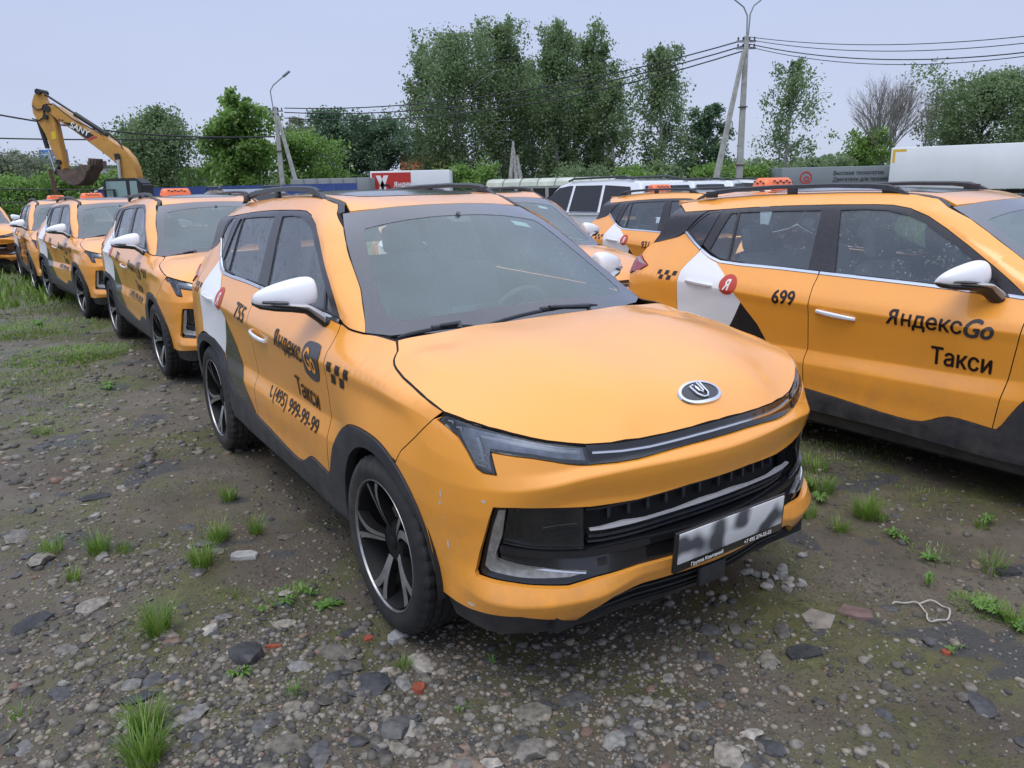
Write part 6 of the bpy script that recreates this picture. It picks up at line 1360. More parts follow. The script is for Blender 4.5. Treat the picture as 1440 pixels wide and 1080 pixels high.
# broad-leaved weeds
def weed(bm, cx, cy, r, n, hh):
    z = float(ghl(cx, cy))
    for i in range(n):
        a = rng.uniform(0, 6.28); ll = r*rng.uniform(.6, 1.1); w = ll*.28; c_, s_ = math.cos(a), math.sin(a); pts = []
        for tt, ww, zz in ((0, .15, 0), (.35, .9, .8), (.7, .8, 1.0), (1, 0, .75)):
            bx, by, bz = cx+c_*ll*tt, cy+s_*ll*tt, z+hh*zz*rng.uniform(.8, 1.1); pts.append(((bx-s_*w*ww*.5, by+c_*w*ww*.5, bz), (bx+s_*w*ww*.5, by-c_*w*ww*.5, bz+.002)))
        prev = None
        for q0, q1 in pts:
            cur = (bm.verts.new(q0), bm.verts.new(q1))
            if prev: bm.faces.new((prev[0], prev[1], cur[1], cur[0]))
            prev = cur
bm = bmesh.new()
for (px, py, r, n, hh) in ((340, 950, .045, 9, .03), (405, 848, .05, 12, .02), (430, 835, .05, 10, .025), (1265, 760, .05, 10, .02), (1310, 785, .05, 12, .02), (1255, 757, .05, 8, .025), (1380, 740, .05, 12, .04), (1150, 705, .06, 12, .04), (1135, 690, .05, 10, .05), (1385, 850, .06, 16, .03), (1400, 862, .05, 12, .03), (1345, 915, .03, 6, .02), (60, 460, .10, 16, .06), (150, 545, .08, 20, .03), (700, 935, .03, 4, .03), (1310, 820, .04, 7, .05), (1435, 885, .06, 9, .03), (650, 1000, .03, 5, .02), (465, 850, .06, 12, .015), (380, 860, .04, 8, .02)):
    for k in range(2): p = ground_at(px+rng.uniform(-8, 8), py+rng.uniform(-4, 4)); weed(bm, p[0], p[1], r, n, hh)
wo = link('weeds', from_bm(bm, False), 'weed_leaf'); wo['kind'] = 'stuff'; tag(wo, 'low broad-leaved weeds rooted in the wet stony dirt', 'weeds')
# ------------------------------------------------------------------ trees
leaf_mat('tree_birch', [(0, (0.090, 0.150, 0.062)), (.5, (0.180, 0.270, 0.114)), (1, (0.300, 0.384, 0.180))], .55)
leaf_mat('tree_bright', [(0, (0.090, 0.180, 0.036)), (.5, (0.180, 0.324, 0.060)), (1, (0.312, 0.456, 0.108))], .5)
leaf_mat('tree_dark', [(0, (0.060, 0.120, 0.072)), (.5, (0.114, 0.198, 0.102)), (1, (0.192, 0.300, 0.144))], .55)
leaf_mat('tree_grey', [(0, (0.144, 0.180, 0.120)), (.5, (0.216, 0.252, 0.168)), (1, (0.312, 0.348, 0.228))], .5)
mat('bark_birch', (.34, .33, .31), .85, noise=(7, .6, 8)); mat('bark_dark', (.075, .063, .052), .9, noise=(6, .4)); mat('twig_grey', (.27, .255, .235), .9)
def quads_mesh(C, A, B_):
    n = len(C); V = np.stack([C-A-B_, C+A-B_*.2, C+A*.2+B_, C-A*.9+B_*.5], 1).reshape(-1, 3); F = np.arange(n*4).reshape(-1, 4)
    me = bpy.data.meshes.new('leaves'); me.vertices.add(len(V)); me.vertices.foreach_set('co', V.astype(np.float32).ravel()); me.loops.add(F.size); me.loops.foreach_set('vertex_index', F.astype(np.int32).ravel()); me.polygons.add(n); me.polygons.foreach_set('loop_start', (np.arange(n)*4).astype(np.int32)); me.polygons.foreach_set('loop_total', np.full(n, 4, np.int32)); me.update(calc_edges=True); return me
def tree_meshes(seed, H, Wd, kind='birch', base=.12, nclus=150, nleaf=80, leaf=.10, lean=0.0, limbs=True):
    """tapered trunk, ascending limbs, and leaf sprays strung along the limbs so that sky shows between them"""
    rs = np.random.RandomState(seed); bm = bmesh.new(); n = 9; tp = []; ph = rs.uniform(0, 6, 2)
    for i in range(n):
        tt = i/(n-1); tp.append(np.array((lean*tt*H+.025*H*math.sin(tt*3+ph[0])*tt, .025*H*math.sin(tt*2.6+ph[1])*tt, H*.95*tt)))
    r0 = H*.012+.05; tube(bm, tp, [r0*(1-.93*(i/(n-1))) for i in range(n)], 7)
    def spine(z): tt = min(max(z/(H*.95), 0), 1)*(n-1); i = min(int(tt), n-2); return tp[i]+(tp[i+1]-tp[i])*(tt-i)
    C = []; A = []; B_ = []; nl = max(10, int(nclus/5.5)); rw = Wd*.5
    rise = {'birch': 1.35, 'column': 1.5, 'bush': .9, 'round': .85}.get(kind, 1.0)
    def spray(cen, sz, k, droop):
        off = rs.normal(0, 1, (k, 3))*np.array((sz, sz, sz*.75))*.55
        if droop: off[:, 2] -= np.abs(rs.normal(0, 1, k))*sz*droop
        C.append(cen+off); u = rs.normal(0, 1, (k, 3)); u /= np.linalg.norm(u, axis=1)[:, None]; w = rs.normal(0, 1, (k, 3)); w -= (w*u).sum(1)[:, None]*u; w /= np.linalg.norm(w, axis=1)[:, None]
        sc = leaf*rs.uniform(.55, 1.3, k)[:, None]; A.append(u*sc*.5); B_.append(w*sc*.75)
    for L in range(nl):
        f_ = (L+rs.rand())/nl; z0 = base*H*.7+(H*.93-base*H*.7)*f_**.92; a = L*2.4+rs.uniform(-.5, .5); zt = z0/H
        if kind in ('birch', 'column'): prof = min(1, .6+1.3*max(0, zt-base))*(1-max(0, zt-.42)/.66)**.55
        elif kind == 'bush': prof = math.sqrt(max(.06, 1-((zt-.30)/.75)**2))
        else: prof = math.sqrt(max(.06, 1-((zt-.42)/.60)**2))
        rr = rw*prof*rs.uniform(.45, 1.25)+.15; ln_up = rr*rise*(.75 if zt > .7 else 1)*rs.uniform(.6, 1.1); ln_up = min(ln_up, max(.3, H*1.0-z0))
        p0 = spine(z0); d = np.array((math.cos(a), math.sin(a), 0)); ns = 6; P = []
        for i in range(ns):
            s = i/(ns-1); P.append(p0+d*rr*s+np.array((0, 0, ln_up*(s**.8)-(.35*ln_up*s**3 if kind == 'birch' else 0)))+rs.normal(0, .05*rr, 3)*s)
        if limbs: tube(bm, P, [max(.008, (H*.0045+.012)*(1-.8*i/(ns-1))) for i in range(ns)], 4, cap=False)
        m_ = max(3, int(nclus/nl*rs.uniform(.6, 1.25)))
        for c in range(m_):
            s = .22+.82*rs.rand()**.8; i = min(int(min(s, .999)*(ns-1)), ns-2); q = P[i]+(P[i+1]-P[i])*(s*(ns-1)-i); q = q+rs.normal(0, 1, 3)*rr*.13
            spray(q, (.15+rr*.20)*rs.uniform(.7, 1.25), int(nleaf*rs.uniform(.6, 1.4)), 1.5 if kind == 'birch' else .25)
    for c in range(max(4, nl//2)):      # leader
        z = H*(.72+.27*c/max(4, nl//2)); spray(spine(z)+rs.normal(0, .12, 3)*(1-z/H)*3, .12+rw*.20*(1.02-z/H)*2.5, int(nleaf*.8), 1.0 if kind == 'birch' else .3)
    return from_bm(bm, True, None), quads_mesh(np.vstack(C), np.vstack(A), np.vstack(B_))
PROTO = {}
def tree(px, pyb, pyt, wpx, Y, kind, label, group='trees beyond the yard', mname='tree_birch', bark='bark_birch', seed=None, base=.12, ncl=150, nlf=80, leaf=None, lean=0.0, name='tree', cat='tree'):
    top = at(px, pyt, Y); H = max(1.0, top.z+.0); Wd = wpx/FOCAL*Y*1.02
    k = rng.randint(0, 9999) if seed is None else seed
    tr, lv = tree_meshes(k, H, Wd, kind, base, ncl, nlf, leaf or .0020*Y+.02, lean)
    t_ = thing(name, label, cat, (at(px, 270, Y).x, Y, -.02), rng.uniform(0, 6.28) if not lean else 0, group); link('trunk', tr, bark, t_); link('crown', lv, mname, t_); return t_
# big birches in the centre (left to right)
tree(645, 262, 36, 130, 62, 'birch', 'tallest dense birch at the left end of the central birch stand', ncl=330, nlf=95, seed=3, base=.08)
tree(607, 262, 50, 62, 66, 'birch', 'slim birch leaning out at the left edge of the central stand', ncl=150, nlf=80, seed=8, base=.10)
tree(710, 262, 24, 92, 66, 'birch', 'birch with the highest pointed top, right of the densest birch', ncl=260, nlf=90, seed=14, base=.08)
tree(785, 262, 24, 92, 63, 'birch', 'birch with a tall rounded top in the middle of the stand', ncl=270, nlf=90, seed=21, base=.08)
tree(835, 262, 42, 92, 66, 'birch', 'broad birch at the right side of the central stand', ncl=260, nlf=90, seed=27, base=.08)
tree(750, 262, 90, 130, 72, 'birch', 'shorter birch filling the back of the central stand', ncl=240, nlf=80, seed=30, base=.04, mname='tree_dark')
tree(862, 262, 100, 60, 62, 'birch', 'half-height birch leaning on the right flank of the stand', ncl=130, nlf=70, seed=33, base=.06)
tree(930, 262, 55, 82, 60, 'birch', 'airy birch standing alone between the stand and the lamp pole', ncl=190, nlf=80, seed=37, base=.10)
tree(990, 262, 146, 68, 62, 'round', 'compact dark tree immediately left of the braced lamp pole', ncl=150, nlf=85, seed=41, mname='tree_dark', bark='bark_dark', base=.05)
tree(1100, 258, 76, 92, 58, 'birch', 'open birch with gaps of sky right of the braced lamp pole', ncl=105, nlf=62, seed=45, base=.12)
# left half
tree(232, 275, 149, 104, 52, 'birch', 'dense birch right behind the excavator boom', ncl=260, nlf=90, seed=51, base=.05)
tree(205, 275, 165, 60, 54, 'birch', 'smaller birch close behind the excavator bend', ncl=120, nlf=80, seed=52, base=.05)
tree(345, 272, 131, 66, 50, 'column', 'bright maple with a narrow top left of the far pole', ncl=120, nlf=80, seed=55, mname='tree_bright', bark='bark_dark', base=.05, leaf=.17)
tree(335, 272, 175, 84, 51, 'round', 'broad lower maple around the foot of the narrow maple', ncl=150, nlf=80, seed=56, mname='tree_bright', bark='bark_dark', base=.04, leaf=.17)
tree(425, 270, 192, 100, 52, 'bush', 'yellow-green willow bush right of the far braced pole', ncl=150, nlf=90, seed=58, mname='tree_bright', bark='bark_dark', base=.02)
tree(430, 268, 160, 70, 70, 'round', 'grey-green thin tree showing above the willow bush', ncl=70, nlf=60, seed=59, mname='tree_grey', bark='bark_dark')
tree(480, 268, 152, 70, 60, 'round', 'dark tree with a knobbly top above the grey tarpaulin roof', ncl=130, nlf=85, seed=61, mname='tree_dark', bark='bark_dark', base=.05)
tree(545, 268, 164, 92, 60, 'round', 'wide dark tree above the red and white truck body', ncl=190, nlf=85, seed=63, mname='tree_dark', bark='bark_dark', base=.05)
tree(505, 268, 176, 60, 62, 'round', 'dark tree between its two knobbly neighbours', ncl=110, nlf=80, seed=64, mname='tree_dark', bark='bark_dark', base=.05)
tree(20, 285, 218, 90, 80, 'round', 'grey-green tree at the far left edge behind the billboard', ncl=120, nlf=80, seed=66, mname='tree_grey', bark='bark_dark')
tree(68, 285, 232, 80, 84, 'round', 'grey-green tree below the blue billboard', ncl=110, nlf=80, seed=67, mname='tree_grey', bark='bark_dark')
tree(22, 285, 256, 90, 45, 'bush', 'bright green bush at the left end of the fence', ncl=90, nlf=90, seed=68, mname='tree_bright', bark='bark_dark', base=.02, group='bushes along the yard', name='bush', cat='bush')
tree(98, 283, 248, 80, 46, 'bush', 'bright green bush under the excavator bucket', ncl=90, nlf=90, seed=69, mname='tree_bright', bark='bark_dark', base=.02, group='bushes along the yard', name='bush', cat='bush')
tree(140, 282, 244, 60, 48, 'bush', 'bright green bush between bucket and excavator cab', ncl=80, nlf=90, seed=70, mname='tree_bright', bark='bark_dark', base=.02, group='bushes along the yard', name='bush', cat='bush')
tree(285, 276, 232, 70, 60, 'bush', 'low bush between the dense birch and the maple', ncl=60, nlf=70, seed=71, mname='tree_bright', bark='bark_dark', base=.02, group='bushes along the yard', name='bush', cat='bush')
# right half
tree(1212, 256, 190, 70, 60, 'bush', 'green bush below the bare grey tree', ncl=100, nlf=70, seed=75, mname='tree_bright', bark='bark_dark', base=.02, group='bushes along the yard', name='bush', cat='bush')
tree(1372, 252, 106, 150, 62, 'round', 'wide green tree rising above the big white trailer', ncl=260, nlf=90, seed=77, mname='tree_birch', bark='bark_dark', base=.05)
tree(1440, 250, 112, 120, 60, 'round', 'green tree cut off by the right edge above the trailer', ncl=200, nlf=90, seed=78, mname='tree_birch', bark='bark_dark', base=.05)
tree(1320, 252, 130, 70, 66, 'round', 'thin green tree at the left shoulder of the wide one', ncl=90, nlf=60, seed=79, mname='tree_grey', bark='bark_dark', base=.1)
for i, (px, top, w, lab) in enumerate(((885, 240, 50, 'young bright bush behind the white cars'), (935, 232, 40, 'small upright bright bush behind the second white car'), (1045, 236, 60, 'bush behind the foot of the braced lamp pole'), (1075, 240, 60, 'low bush under the open birch'), (660, 236, 70, 'bush at the foot of the densest birch'), (1150, 228, 60, 'bush left of the grey trailer'), (1000, 238, 60, 'bush between the compact dark tree and the pole'), (820, 240, 70, 'bush under the broad birch'))):
    tree(px, 262, top, w, 50+i*.7, 'bush', lab, ncl=70, nlf=80, seed=90+i, mname='tree_bright' if i % 2 == 0 else 'tree_birch', bark='bark_dark', base=.02, group='bushes along the yard', name='bush', cat='bush')
# far wood behind everything, one mass
rsf = np.random.RandomState(9); n = 30000; ang = rsf.uniform(-46, 46, n); rad = 100+rsf.rand(n)*14; hmax = 2.6+2.2*vnoise(ang, ang*0, 3.0, 4)+1.2*vnoise(ang, ang*0, .9, 7); zz = rsf.rand(n)**.8*hmax
C = np.stack([rad*np.sin(np.radians(ang)), rad*np.cos(np.radians(ang)), zz], 1); u = rsf.normal(0, 1, (n, 3)); u /= np.linalg.norm(u, axis=1)[:, None]; w = np.cross(u, rsf.normal(0, 1, (n, 3))); w /= np.linalg.norm(w, axis=1)[:, None]
fw = link('far_wood', quads_mesh(C, u*.22, w*.28), 'tree_birch'); fw['kind'] = 'stuff'; tag(fw, 'distant belt of low woodland closing the view behind the yard', 'woodland')
# bare tree and dead stems
def bare(px, pyt, wpx, Y, seed, label, gens=5, stems=1, name='bare_tree'):
    rs = random.Random(seed); top = at(px, pyt, Y); H = top.z; bm = bmesh.new()
    def grow(p, d, ln, r, g):
        q = p+d*ln*.5+Vector((rs.uniform(-.05, .05), rs.uniform(-.05, .05), .03))*ln; e_ = p+d*ln; tube(bm, [p, q, e_], [r, r*.85, r*.65], 5 if g > 2 else 3, cap=False)
        if g == 0: return
        for k in range(4 if g > 2 else 3):
            a = rs.uniform(0, 6.28); sp = rs.uniform(.28, .62); dd = (d+Vector((math.cos(a), math.sin(a), rs.uniform(-.05, .35)))*sp).normalized(); grow(p.lerp(e_, rs.uniform(.55, 1)), dd, ln*rs.uniform(.62, .85), r*.58, g-1)
    for s in range(stems): grow(Vector((rs.uniform(-.3, .3), rs.uniform(-.3, .3), 0)), Vector((rs.uniform(-.16, .16), rs.uniform(-.1, .1), 1)).normalized(), H*.27, .11, gens)
    zmax = max(v.co.z for v in bm.verts); xs = max(abs(v.co.x) for v in bm.verts)
    for v in bm.verts: v.co.z *= H/zmax; v.co.x *= (wpx/FOCAL*Y*.5)/xs; v.co.y *= (wpx/FOCAL*Y*.5)/xs
    t_ = thing(name, label, 'tree', (at(px, 270, Y).x, Y, 0), 0, 'trees beyond the yard'); link('trunk', from_bm(bm, True, None), 'twig_grey', t_)
bare(1232, 92, 140, 60, 5, 'bare grey leafless tree between the braced pole and the white trailer', 5, 3)
bare(1300, 104, 36, 64, 8, 'thin dead stems right of the bare grey tree', 3, 4)
tk = at(721, 198, 57); t_ = thing('dead_trunk', 'pale grey dead trunk in three leaning stems before the central birches', 'tree', (tk.x, 57, 0), 0, 'trees beyond the yard'); bm = bmesh.new()
for dx, l_, hh in ((-.25, .15, 1.0), (.15, -.05, .97), (.45, .1, .8)): tube(bm, [(dx*1.6, 0, 0), (dx+.05, .1, tk.z*.5), (dx*.4+l_, .1, tk.z*hh)], [.22, .17, .09], 7)
link('trunk', from_bm(bm), 'bark_birch', t_)
# ------------------------------------------------------------------ poles and wires
mat('concrete', (.34, .34, .32), .9, noise=(5, .2), bump=(30, .3)); mat('steel_grey', (.27, .29, .31), .5, metal=.4); mat('wire', (.02, .02, .022), .6); mat('rust', (.10, .05, .035), .9, noise=(12, .4)); mat('insulator', (.03, .035, .045), .4)
def pole(px, py0, pytop, Y, brace_dx, label, lamps, scale=1.0):
    top = at(px, pytop, Y); b = at(px, py0, Y); H = top.z; t_ = thing('lamp_pole', label, 'pole', (top.x, Y, 0), 0, 'concrete poles carrying wires')
    bm = bmesh.new(); r_ = .13*scale; A = [(-.11, -.09), (.11, -.09), (.11, .09), (-.11, .09)]
    lo_ = [bm.verts.new((x*1.5*scale, y*1.4*scale, 0)) for x, y in A]; hi = [bm.verts.new((x*.9*scale, y*.9*scale, H)) for x, y in A]
    for i in range(4): bm.faces.new((lo_[i], lo_[(i+1) % 4], hi[(i+1) % 4], hi[i]))
    bm.faces.new(hi); bmesh.ops.bevel(bm, geom=bm.edges[:], offset=.02, segments=1, affect='EDGES'); link('mast', from_bm(bm), 'concrete', t_)
    bm = bmesh.new(); lo_ = [bm.verts.new((brace_dx+x*1.4*scale, y*1.3*scale-.3, 0)) for x, y in A]; hi = [bm.verts.new((x*.8*scale+(.12 if brace_dx > 0 else -.12), y*.9*scale-.12, H*.92)) for x, y in A]
    for i in range(4): bm.faces.new((lo_[i], lo_[(i+1) % 4], hi[(i+1) % 4], hi[i]))
    bm.faces.new(hi); bmesh.ops.bevel(bm, geom=bm.edges[:], offset=.02, segments=1, affect='EDGES'); link('brace', from_bm(bm), 'concrete', t_)
    for z in (.30, .62): 
        bm = bmesh.new(); box(bm, (0, 0, H*z), (.36*scale, .32*scale, .05)); link('clamp', from_bm(bm), 'rust', t_)
    for z in (H-.25, H-.55): 
        bm = bmesh.new(); box(bm, (0, 0, z), (.9*scale, .10, .08)); tr_ = link('crossarm', from_bm(bm), 'steel_grey', t_)
        for xx in (-.38, -.15, .15, .38): bm = bmesh.new(); lathe(bm, [(0, .16), (.03, .16), (.045, .10), (.03, .06), (.05, .03), (0, 0)], 8, 'Z', (xx*scale, 0, z+.03)); link('insulator', from_bm(bm), 'insulator', tr_)
    for pts in lamps:
        P = [at(a, c, Y)-Vector((top.x, Y, 0)) for a, c in pts]; bm = bmesh.new(); tube(bm, P, .035*scale, 8); l_ = link('lamp_arm', from_bm(bm), 'steel_grey', t_)
        d = (P[-1]-P[-2]).normalized(); bm = bmesh.new(); box(bm, (0, 0, 0), (.55*scale, .22*scale, .12*scale), bevel=.03); me = from_bm(bm); o = link('lamp_head', me, 'steel_grey', l_); o.location = P[-1]+d*.2; o.rotation_euler = (0, -math.atan2(d.z, d.x), 0)
    return t_, top
YA, YB = 38.0, 47.0
pA, topA = pole(1050, 265, 50, YA, -1.55, 'near braced concrete pole with two curved lamp arms on top', [[(1050, 52), (1051, 22), (1046, 10), (1030, -3), (1020, -8)], [(1052, 52), (1055, 20), (1060, 8), (1075, -4), (1090, -8)]])
pB, topB = pole(387, 262, 150, YB, 1.35, 'far braced concrete pole with one curved lamp arm', [[(384, 152), (380, 128), (384, 120), (399, 107)]], .95)
def wire(a, b_, sag, label, r=.03, n=20):
    bm = bmesh.new(); P = [a.lerp(b_, i/n)-Vector((0, 0, sag*4*(i/n)*(1-i/n))) for i in range(n+1)]; tube(bm, P, r, 5, cap=False); tag(link('power_line', from_bm(bm), 'wire'), label, 'wire', 'overhead wires')
wire(at(1047, 56, YA), at(400, 152, YB), .9, 'upper wire from the near braced pole to the far braced pole')
wire(at(1047, 64, YA), at(400, 158, YB), 1.0, 'middle wire from the near braced pole to the far braced pole')
wire(at(1047, 71, YA), at(400, 166, YB), 1.1, 'lower wire from the near braced pole to the far braced pole')
wire(at(1054, 52, YA), at(1600, 30, 26), .5, 'topmost wire leaving the near braced pole to the right', .016)
wire(at(1054, 56, YA), at(1600, 38, 26), .6, 'second wire leaving the near braced pole to the right', .016)
wire(at(1054, 62, YA), at(1600, 50, 26), .7, 'third wire leaving the near braced pole to the right', .022)
wire(at(1054, 66, YA), at(1600, 52, 26), .8, 'lowest wire leaving the near braced pole to the right', .016)
wire(at(387, 192, YB), at(-140, 132, 40), .7, 'wire sloping from the far pole up to the left edge', .045)
wire(at(387, 192, YB), at(-140, 190, 40), .2, 'level wire from the far pole to the left edge', .038)
wire(at(1290, 232, 70), at(955, 230, 60), .8, 'thin low wire strung behind the braced pole', .02)
# second small lamp far right
t_ = thing('street_lamp', 'small distant street lamp before the open birch', 'lamp', (at(1094, 250, 64).x, 64, 0)); P0 = at(1094, 207, 64); P1 = at(1108, 205, 64); bm = bmesh.new(); tube(bm, [(0, 0, 0), (0, 0, P0.z), ((P1.x-P0.x)*.6, 0, P1.z+.1), (P1.x-P0.x, 0, P1.z)], .09, 8); link('post', from_bm(bm), 'steel_grey', t_); bm = bmesh.new(); box(bm, (P1.x-P0.x+.3, 0, P1.z), (.8, .25, .12), bevel=.03); link('lamp_head', from_bm(bm), 'steel_grey', t_)
# ------------------------------------------------------------------ excavator
mat('machine_yellow', (.55, .27, .045), .5, coat=.2, noise=(3, .12)); add_dirt(MATS['machine_yellow'], 0, 6, (.20, .13, .08), .35, 2); mat('bucket_steel', (.12, .085, .068), .8, noise=(4, .35), bump=(20, .4)); mat('machine_black', (.02, .021, .023), .5); mat('rod_chrome', (.6, .6, .62), .15, metal=1.0); mat('banner_black', (.02, .02, .02), .5); mat('banner_white', (.8, .8, .8), .5); mat('banner_red', (.5, .05, .08), .5); mat('glass_cab', (.20, .30, .30), .08, coat=1)
YE = 34.0
def ex(px, py, dy=0.0): v = at(px, py, YE+dy); return Vector((v.x, v.y, v.z))
exo = ex(186, 283); ex_root = thing('excavator', 'yellow crawler excavator with raised boom, black name panel and hanging bucket', 'excavator', (exo.x, YE, 0))
def exl(px, py, dy=0): v = ex(px, py, dy); return v-Vector((exo.x, YE, 0))
def slab_from(pts, half, name, m_, parent, dy=0.0, bev=.03):
    bm = bmesh.new(); F_ = [bm.verts.new(exl(a, c)+Vector((0, -half+dy, 0))) for a, c in pts]; K_ = [bm.verts.new(exl(a, c)+Vector((0, half+dy, 0))) for a, c in pts]; n = len(pts)
    bm.faces.new(F_); bm.faces.new(K_[::-1])
    for i in range(n): bm.faces.new((F_[i], K_[i], K_[(i+1) % n], F_[(i+1) % n]))
    bmesh.ops.recalc_face_normals(bm, faces=bm.faces)
    if bev: bmesh.ops.bevel(bm, geom=[e for e in bm.edges if len(e.link_faces) == 2 and e.calc_face_angle(0) > .5], offset=bev, segments=2, affect='EDGES')
    bmesh.ops.triangulate(bm, faces=[f for f in bm.faces if len(f.verts) > 4]); return link(name, from_bm(bm, True, R(30)), m_, parent)
E6 = lambda a, c: (a/6, 110+c/6)
boom_pts = [E6(*p) for p in [(405, 235), (440, 222), (500, 240), (600, 310), (640, 345), (780, 440), (900, 490), (1000, 560), (1060, 590), (1130, 670), (1170, 750), (1190, 840), (1190, 870), (1060, 870), (1045, 800), (1010, 730), (960, 680), (880, 620), (760, 530), (640, 440), (520, 365), (470, 320), (420, 285)]]
slab_from(boom_pts, .26, 'boom', 'machine_yellow', ex_root)
stick_pts = [E6(*p) for p in [(345, 100), (372, 120), (390, 180), (412, 220), (470, 330), (490, 380), (520, 520), (548, 640), (572, 765), (545, 775), (525, 745), (470, 640), (400, 470), (330, 350), (300, 300), (288, 215), (305, 150), (330, 105)]]
slab_from(stick_pts, .20, 'stick', 'machine_yellow', ex_root)
bk = [E6(*p) for p in [(530, 770), (600, 775), (710, 755), (730, 730), (825, 735), (815, 770), (790, 800), (770, 860), (730, 895), (680, 910), (630, 895), (570, 850), (545, 815)]]
buk = slab_from(bk, .55, 'bucket', 'bucket_steel', ex_root)
for k in range(5): 
    p = exl(*E6(800, 730)); bm = bmesh.new(); box(bm, p+Vector((.05, -.48+k*.24, .12)), (.10, .10, .28), Matrix.Rotation(R(15), 4, 'Y'), .02); link('bucket_tooth', from_bm(bm), 'bucket_steel', buk)
def rod(p, q, r, name, m_, dy=0): bm = bmesh.new(); tube(bm, [exl(*E6(*p))+Vector((0, dy, 0)), exl(*E6(*q))+Vector((0, dy, 0))], r, 10); return link(name, from_bm(bm), m_, ex_root)
rod((352, 118), (640, 305), .045, 'cylinder_rod', 'machine_black'); rod((630, 300), (910, 480), .10, 'stick_cylinder', 'machine_black')
rod((322, 345), (402, 590), .095, 'bucket_cylinder', 'machine_black'); rod((405, 590), (465, 780), .045, 'cylinder_rod', 'rod_chrome')
rod((525, 705), (470, 800), .085, 'bucket_link', 'machine_black'); rod((465, 795), (590, 860), .075, 'bucket_link', 'machine_black')
rod((1027, 655), (1050, 860), .08, 'boom_cylinder', 'rod_chrome', -.36); rod((1018, 640), (1030, 690), .11, 'cylinder_eye', 'machine_black', -.36)
for pts in (((410, 225), (480, 222), (560, 290), (640, 350), (780, 420), (880, 475), (950, 480), (1010, 530), (1050, 575)), ((300, 235), (340, 270), (380, 265), (400, 225)), ((300, 345), (360, 360), (400, 330), (395, 250)), ((900, 480), (930, 462), (980, 500), (1040, 560), (1060, 600))):
    bm = bmesh.new(); tube(bm, [exl(*E6(*p))+Vector((0, -.24, 0)) for p in pts], .028, 6); link('hose', from_bm(bm), 'machine_black', ex_root)
for p, r in (((352, 120), .12), ((430, 262), .14), ((525, 708), .10), ((545, 800), .10), ((415, 330), .10)): 
    bm = bmesh.new(); c = exl(*E6(*p)); lathe(bm, [(0, -.32), (r, -.32), (r, .32), (0, .32)], 16, 'Y', c); bmesh.ops.recalc_face_normals(bm, faces=bm.faces); link('pivot_pin', from_bm(bm), 'machine_black', ex_root)
# black name panel on the boom
pan = [E6(*p) for p in [(570, 380), (640, 378), (820, 485), (760, 512)]]; np_ = slab_from(pan, .006, 'name_panel', 'banner_black', ex_root, -.268, 0)
pr_ = [E6(*p) for p in [(760, 515), (838, 488), (848, 500), (775, 528)]]; slab_from(pr_, .006, 'red_stripe', 'banner_red', np_, -.268, 0)
A0 = exl(*E6(615, 412)); A1 = exl(*E6(775, 497)); dvec = (A1-A0); ang_ = math.atan2(dvec.z, dvec.x); L0 = dvec.length
tm = text_mesh('SANY', .46, 0, .012, 1.0); w0 = max(v.co.x for v in tm.vertices); tm.transform(Matrix.Translation(A0+Vector((0, -.280, 0))) @ Matrix.Rotation(-ang_, 4, 'Y') @ Matrix.Rotation(R(90), 4, 'X') @ Matrix.Diagonal((L0/w0, L0/w0*1.0, 1, 1))); link('name_lettering', tm, 'banner_white', np_)
for i in range(5):
    a0, c0_ = 525+i*24, 348+i*12-(8 if i % 2 else 0); slab_from([E6(a0, c0_), E6(a0+18, c0_+6), E6(a0+14, c0_+14), E6(a0-4, c0_+8)], .004, 'checker_mark', 'banner_black', ex_root, -.266, 0)
slab_from([E6(455, 455), E6(490, 450), E6(498, 515), E6(462, 520)], .004, 'warning_label', mat('label_yellow', (.7, .5, .03), .5), ex_root, -.206, 0)
# cab, house, tracks
bm = bmesh.new(); c0_ = exl(158, 255); c1_ = exl(213, 255); zt_ = exl(185, 251).z; cw = c1_.x-c0_.x
cab = link('cab', None, None, ex_root) if False else None
bm = bmesh.new(); F_ = [(-.0, 1.2), (0, zt_-.18), (.15, zt_), (cw-.25, zt_), (cw, zt_-.25), (cw, 1.2)]
A = [bm.verts.new((c0_.x+a, -.9, c)) for a, c in F_]; B2 = [bm.verts.new((c0_.x+a, .1, c)) for a, c in F_]; bm.faces.new(A); bm.faces.new(B2[::-1])
for i in range(6): bm.faces.new((A[i], B2[i], B2[(i+1) % 6], A[(i+1) % 6]))
bmesh.ops.recalc_face_normals(bm, faces=bm.faces); bmesh.ops.bevel(bm, geom=bm.edges[:], offset=.05, segments=2, affect='EDGES'); cab = link('cab', from_bm(bm), 'machine_black', ex_root)
for (a, c) in ((.12, cw*.60), (cw*.66, cw-.22)):
    bm = bmesh.new(); P = [(c0_.x+a+.06, -.912, zt_-.12), (c0_.x+c, -.912, zt_-.12), (c0_.x+c, -.912, zt_-1.45), (c0_.x+a, -.912, zt_-1.45)]; bm.faces.new([bm.verts.new(p) for p in P]); link('window', from_bm(bm, False), 'glass_cab', cab)
bm = bmesh.new(); box(bm, (1.4, 1.3, 1.10), (2.6, 2.0, .9), bevel=.12); link('engine_house', from_bm(bm), 'machine_yellow', ex_root)
for sgy in (-1.1, 1.1):
    bm = bmesh.new(); box(bm, (.6, sgy+.2, .45), (4.0, .6, .9), bevel=.35); link('track', from_bm(bm), 'machine_black', ex_root)
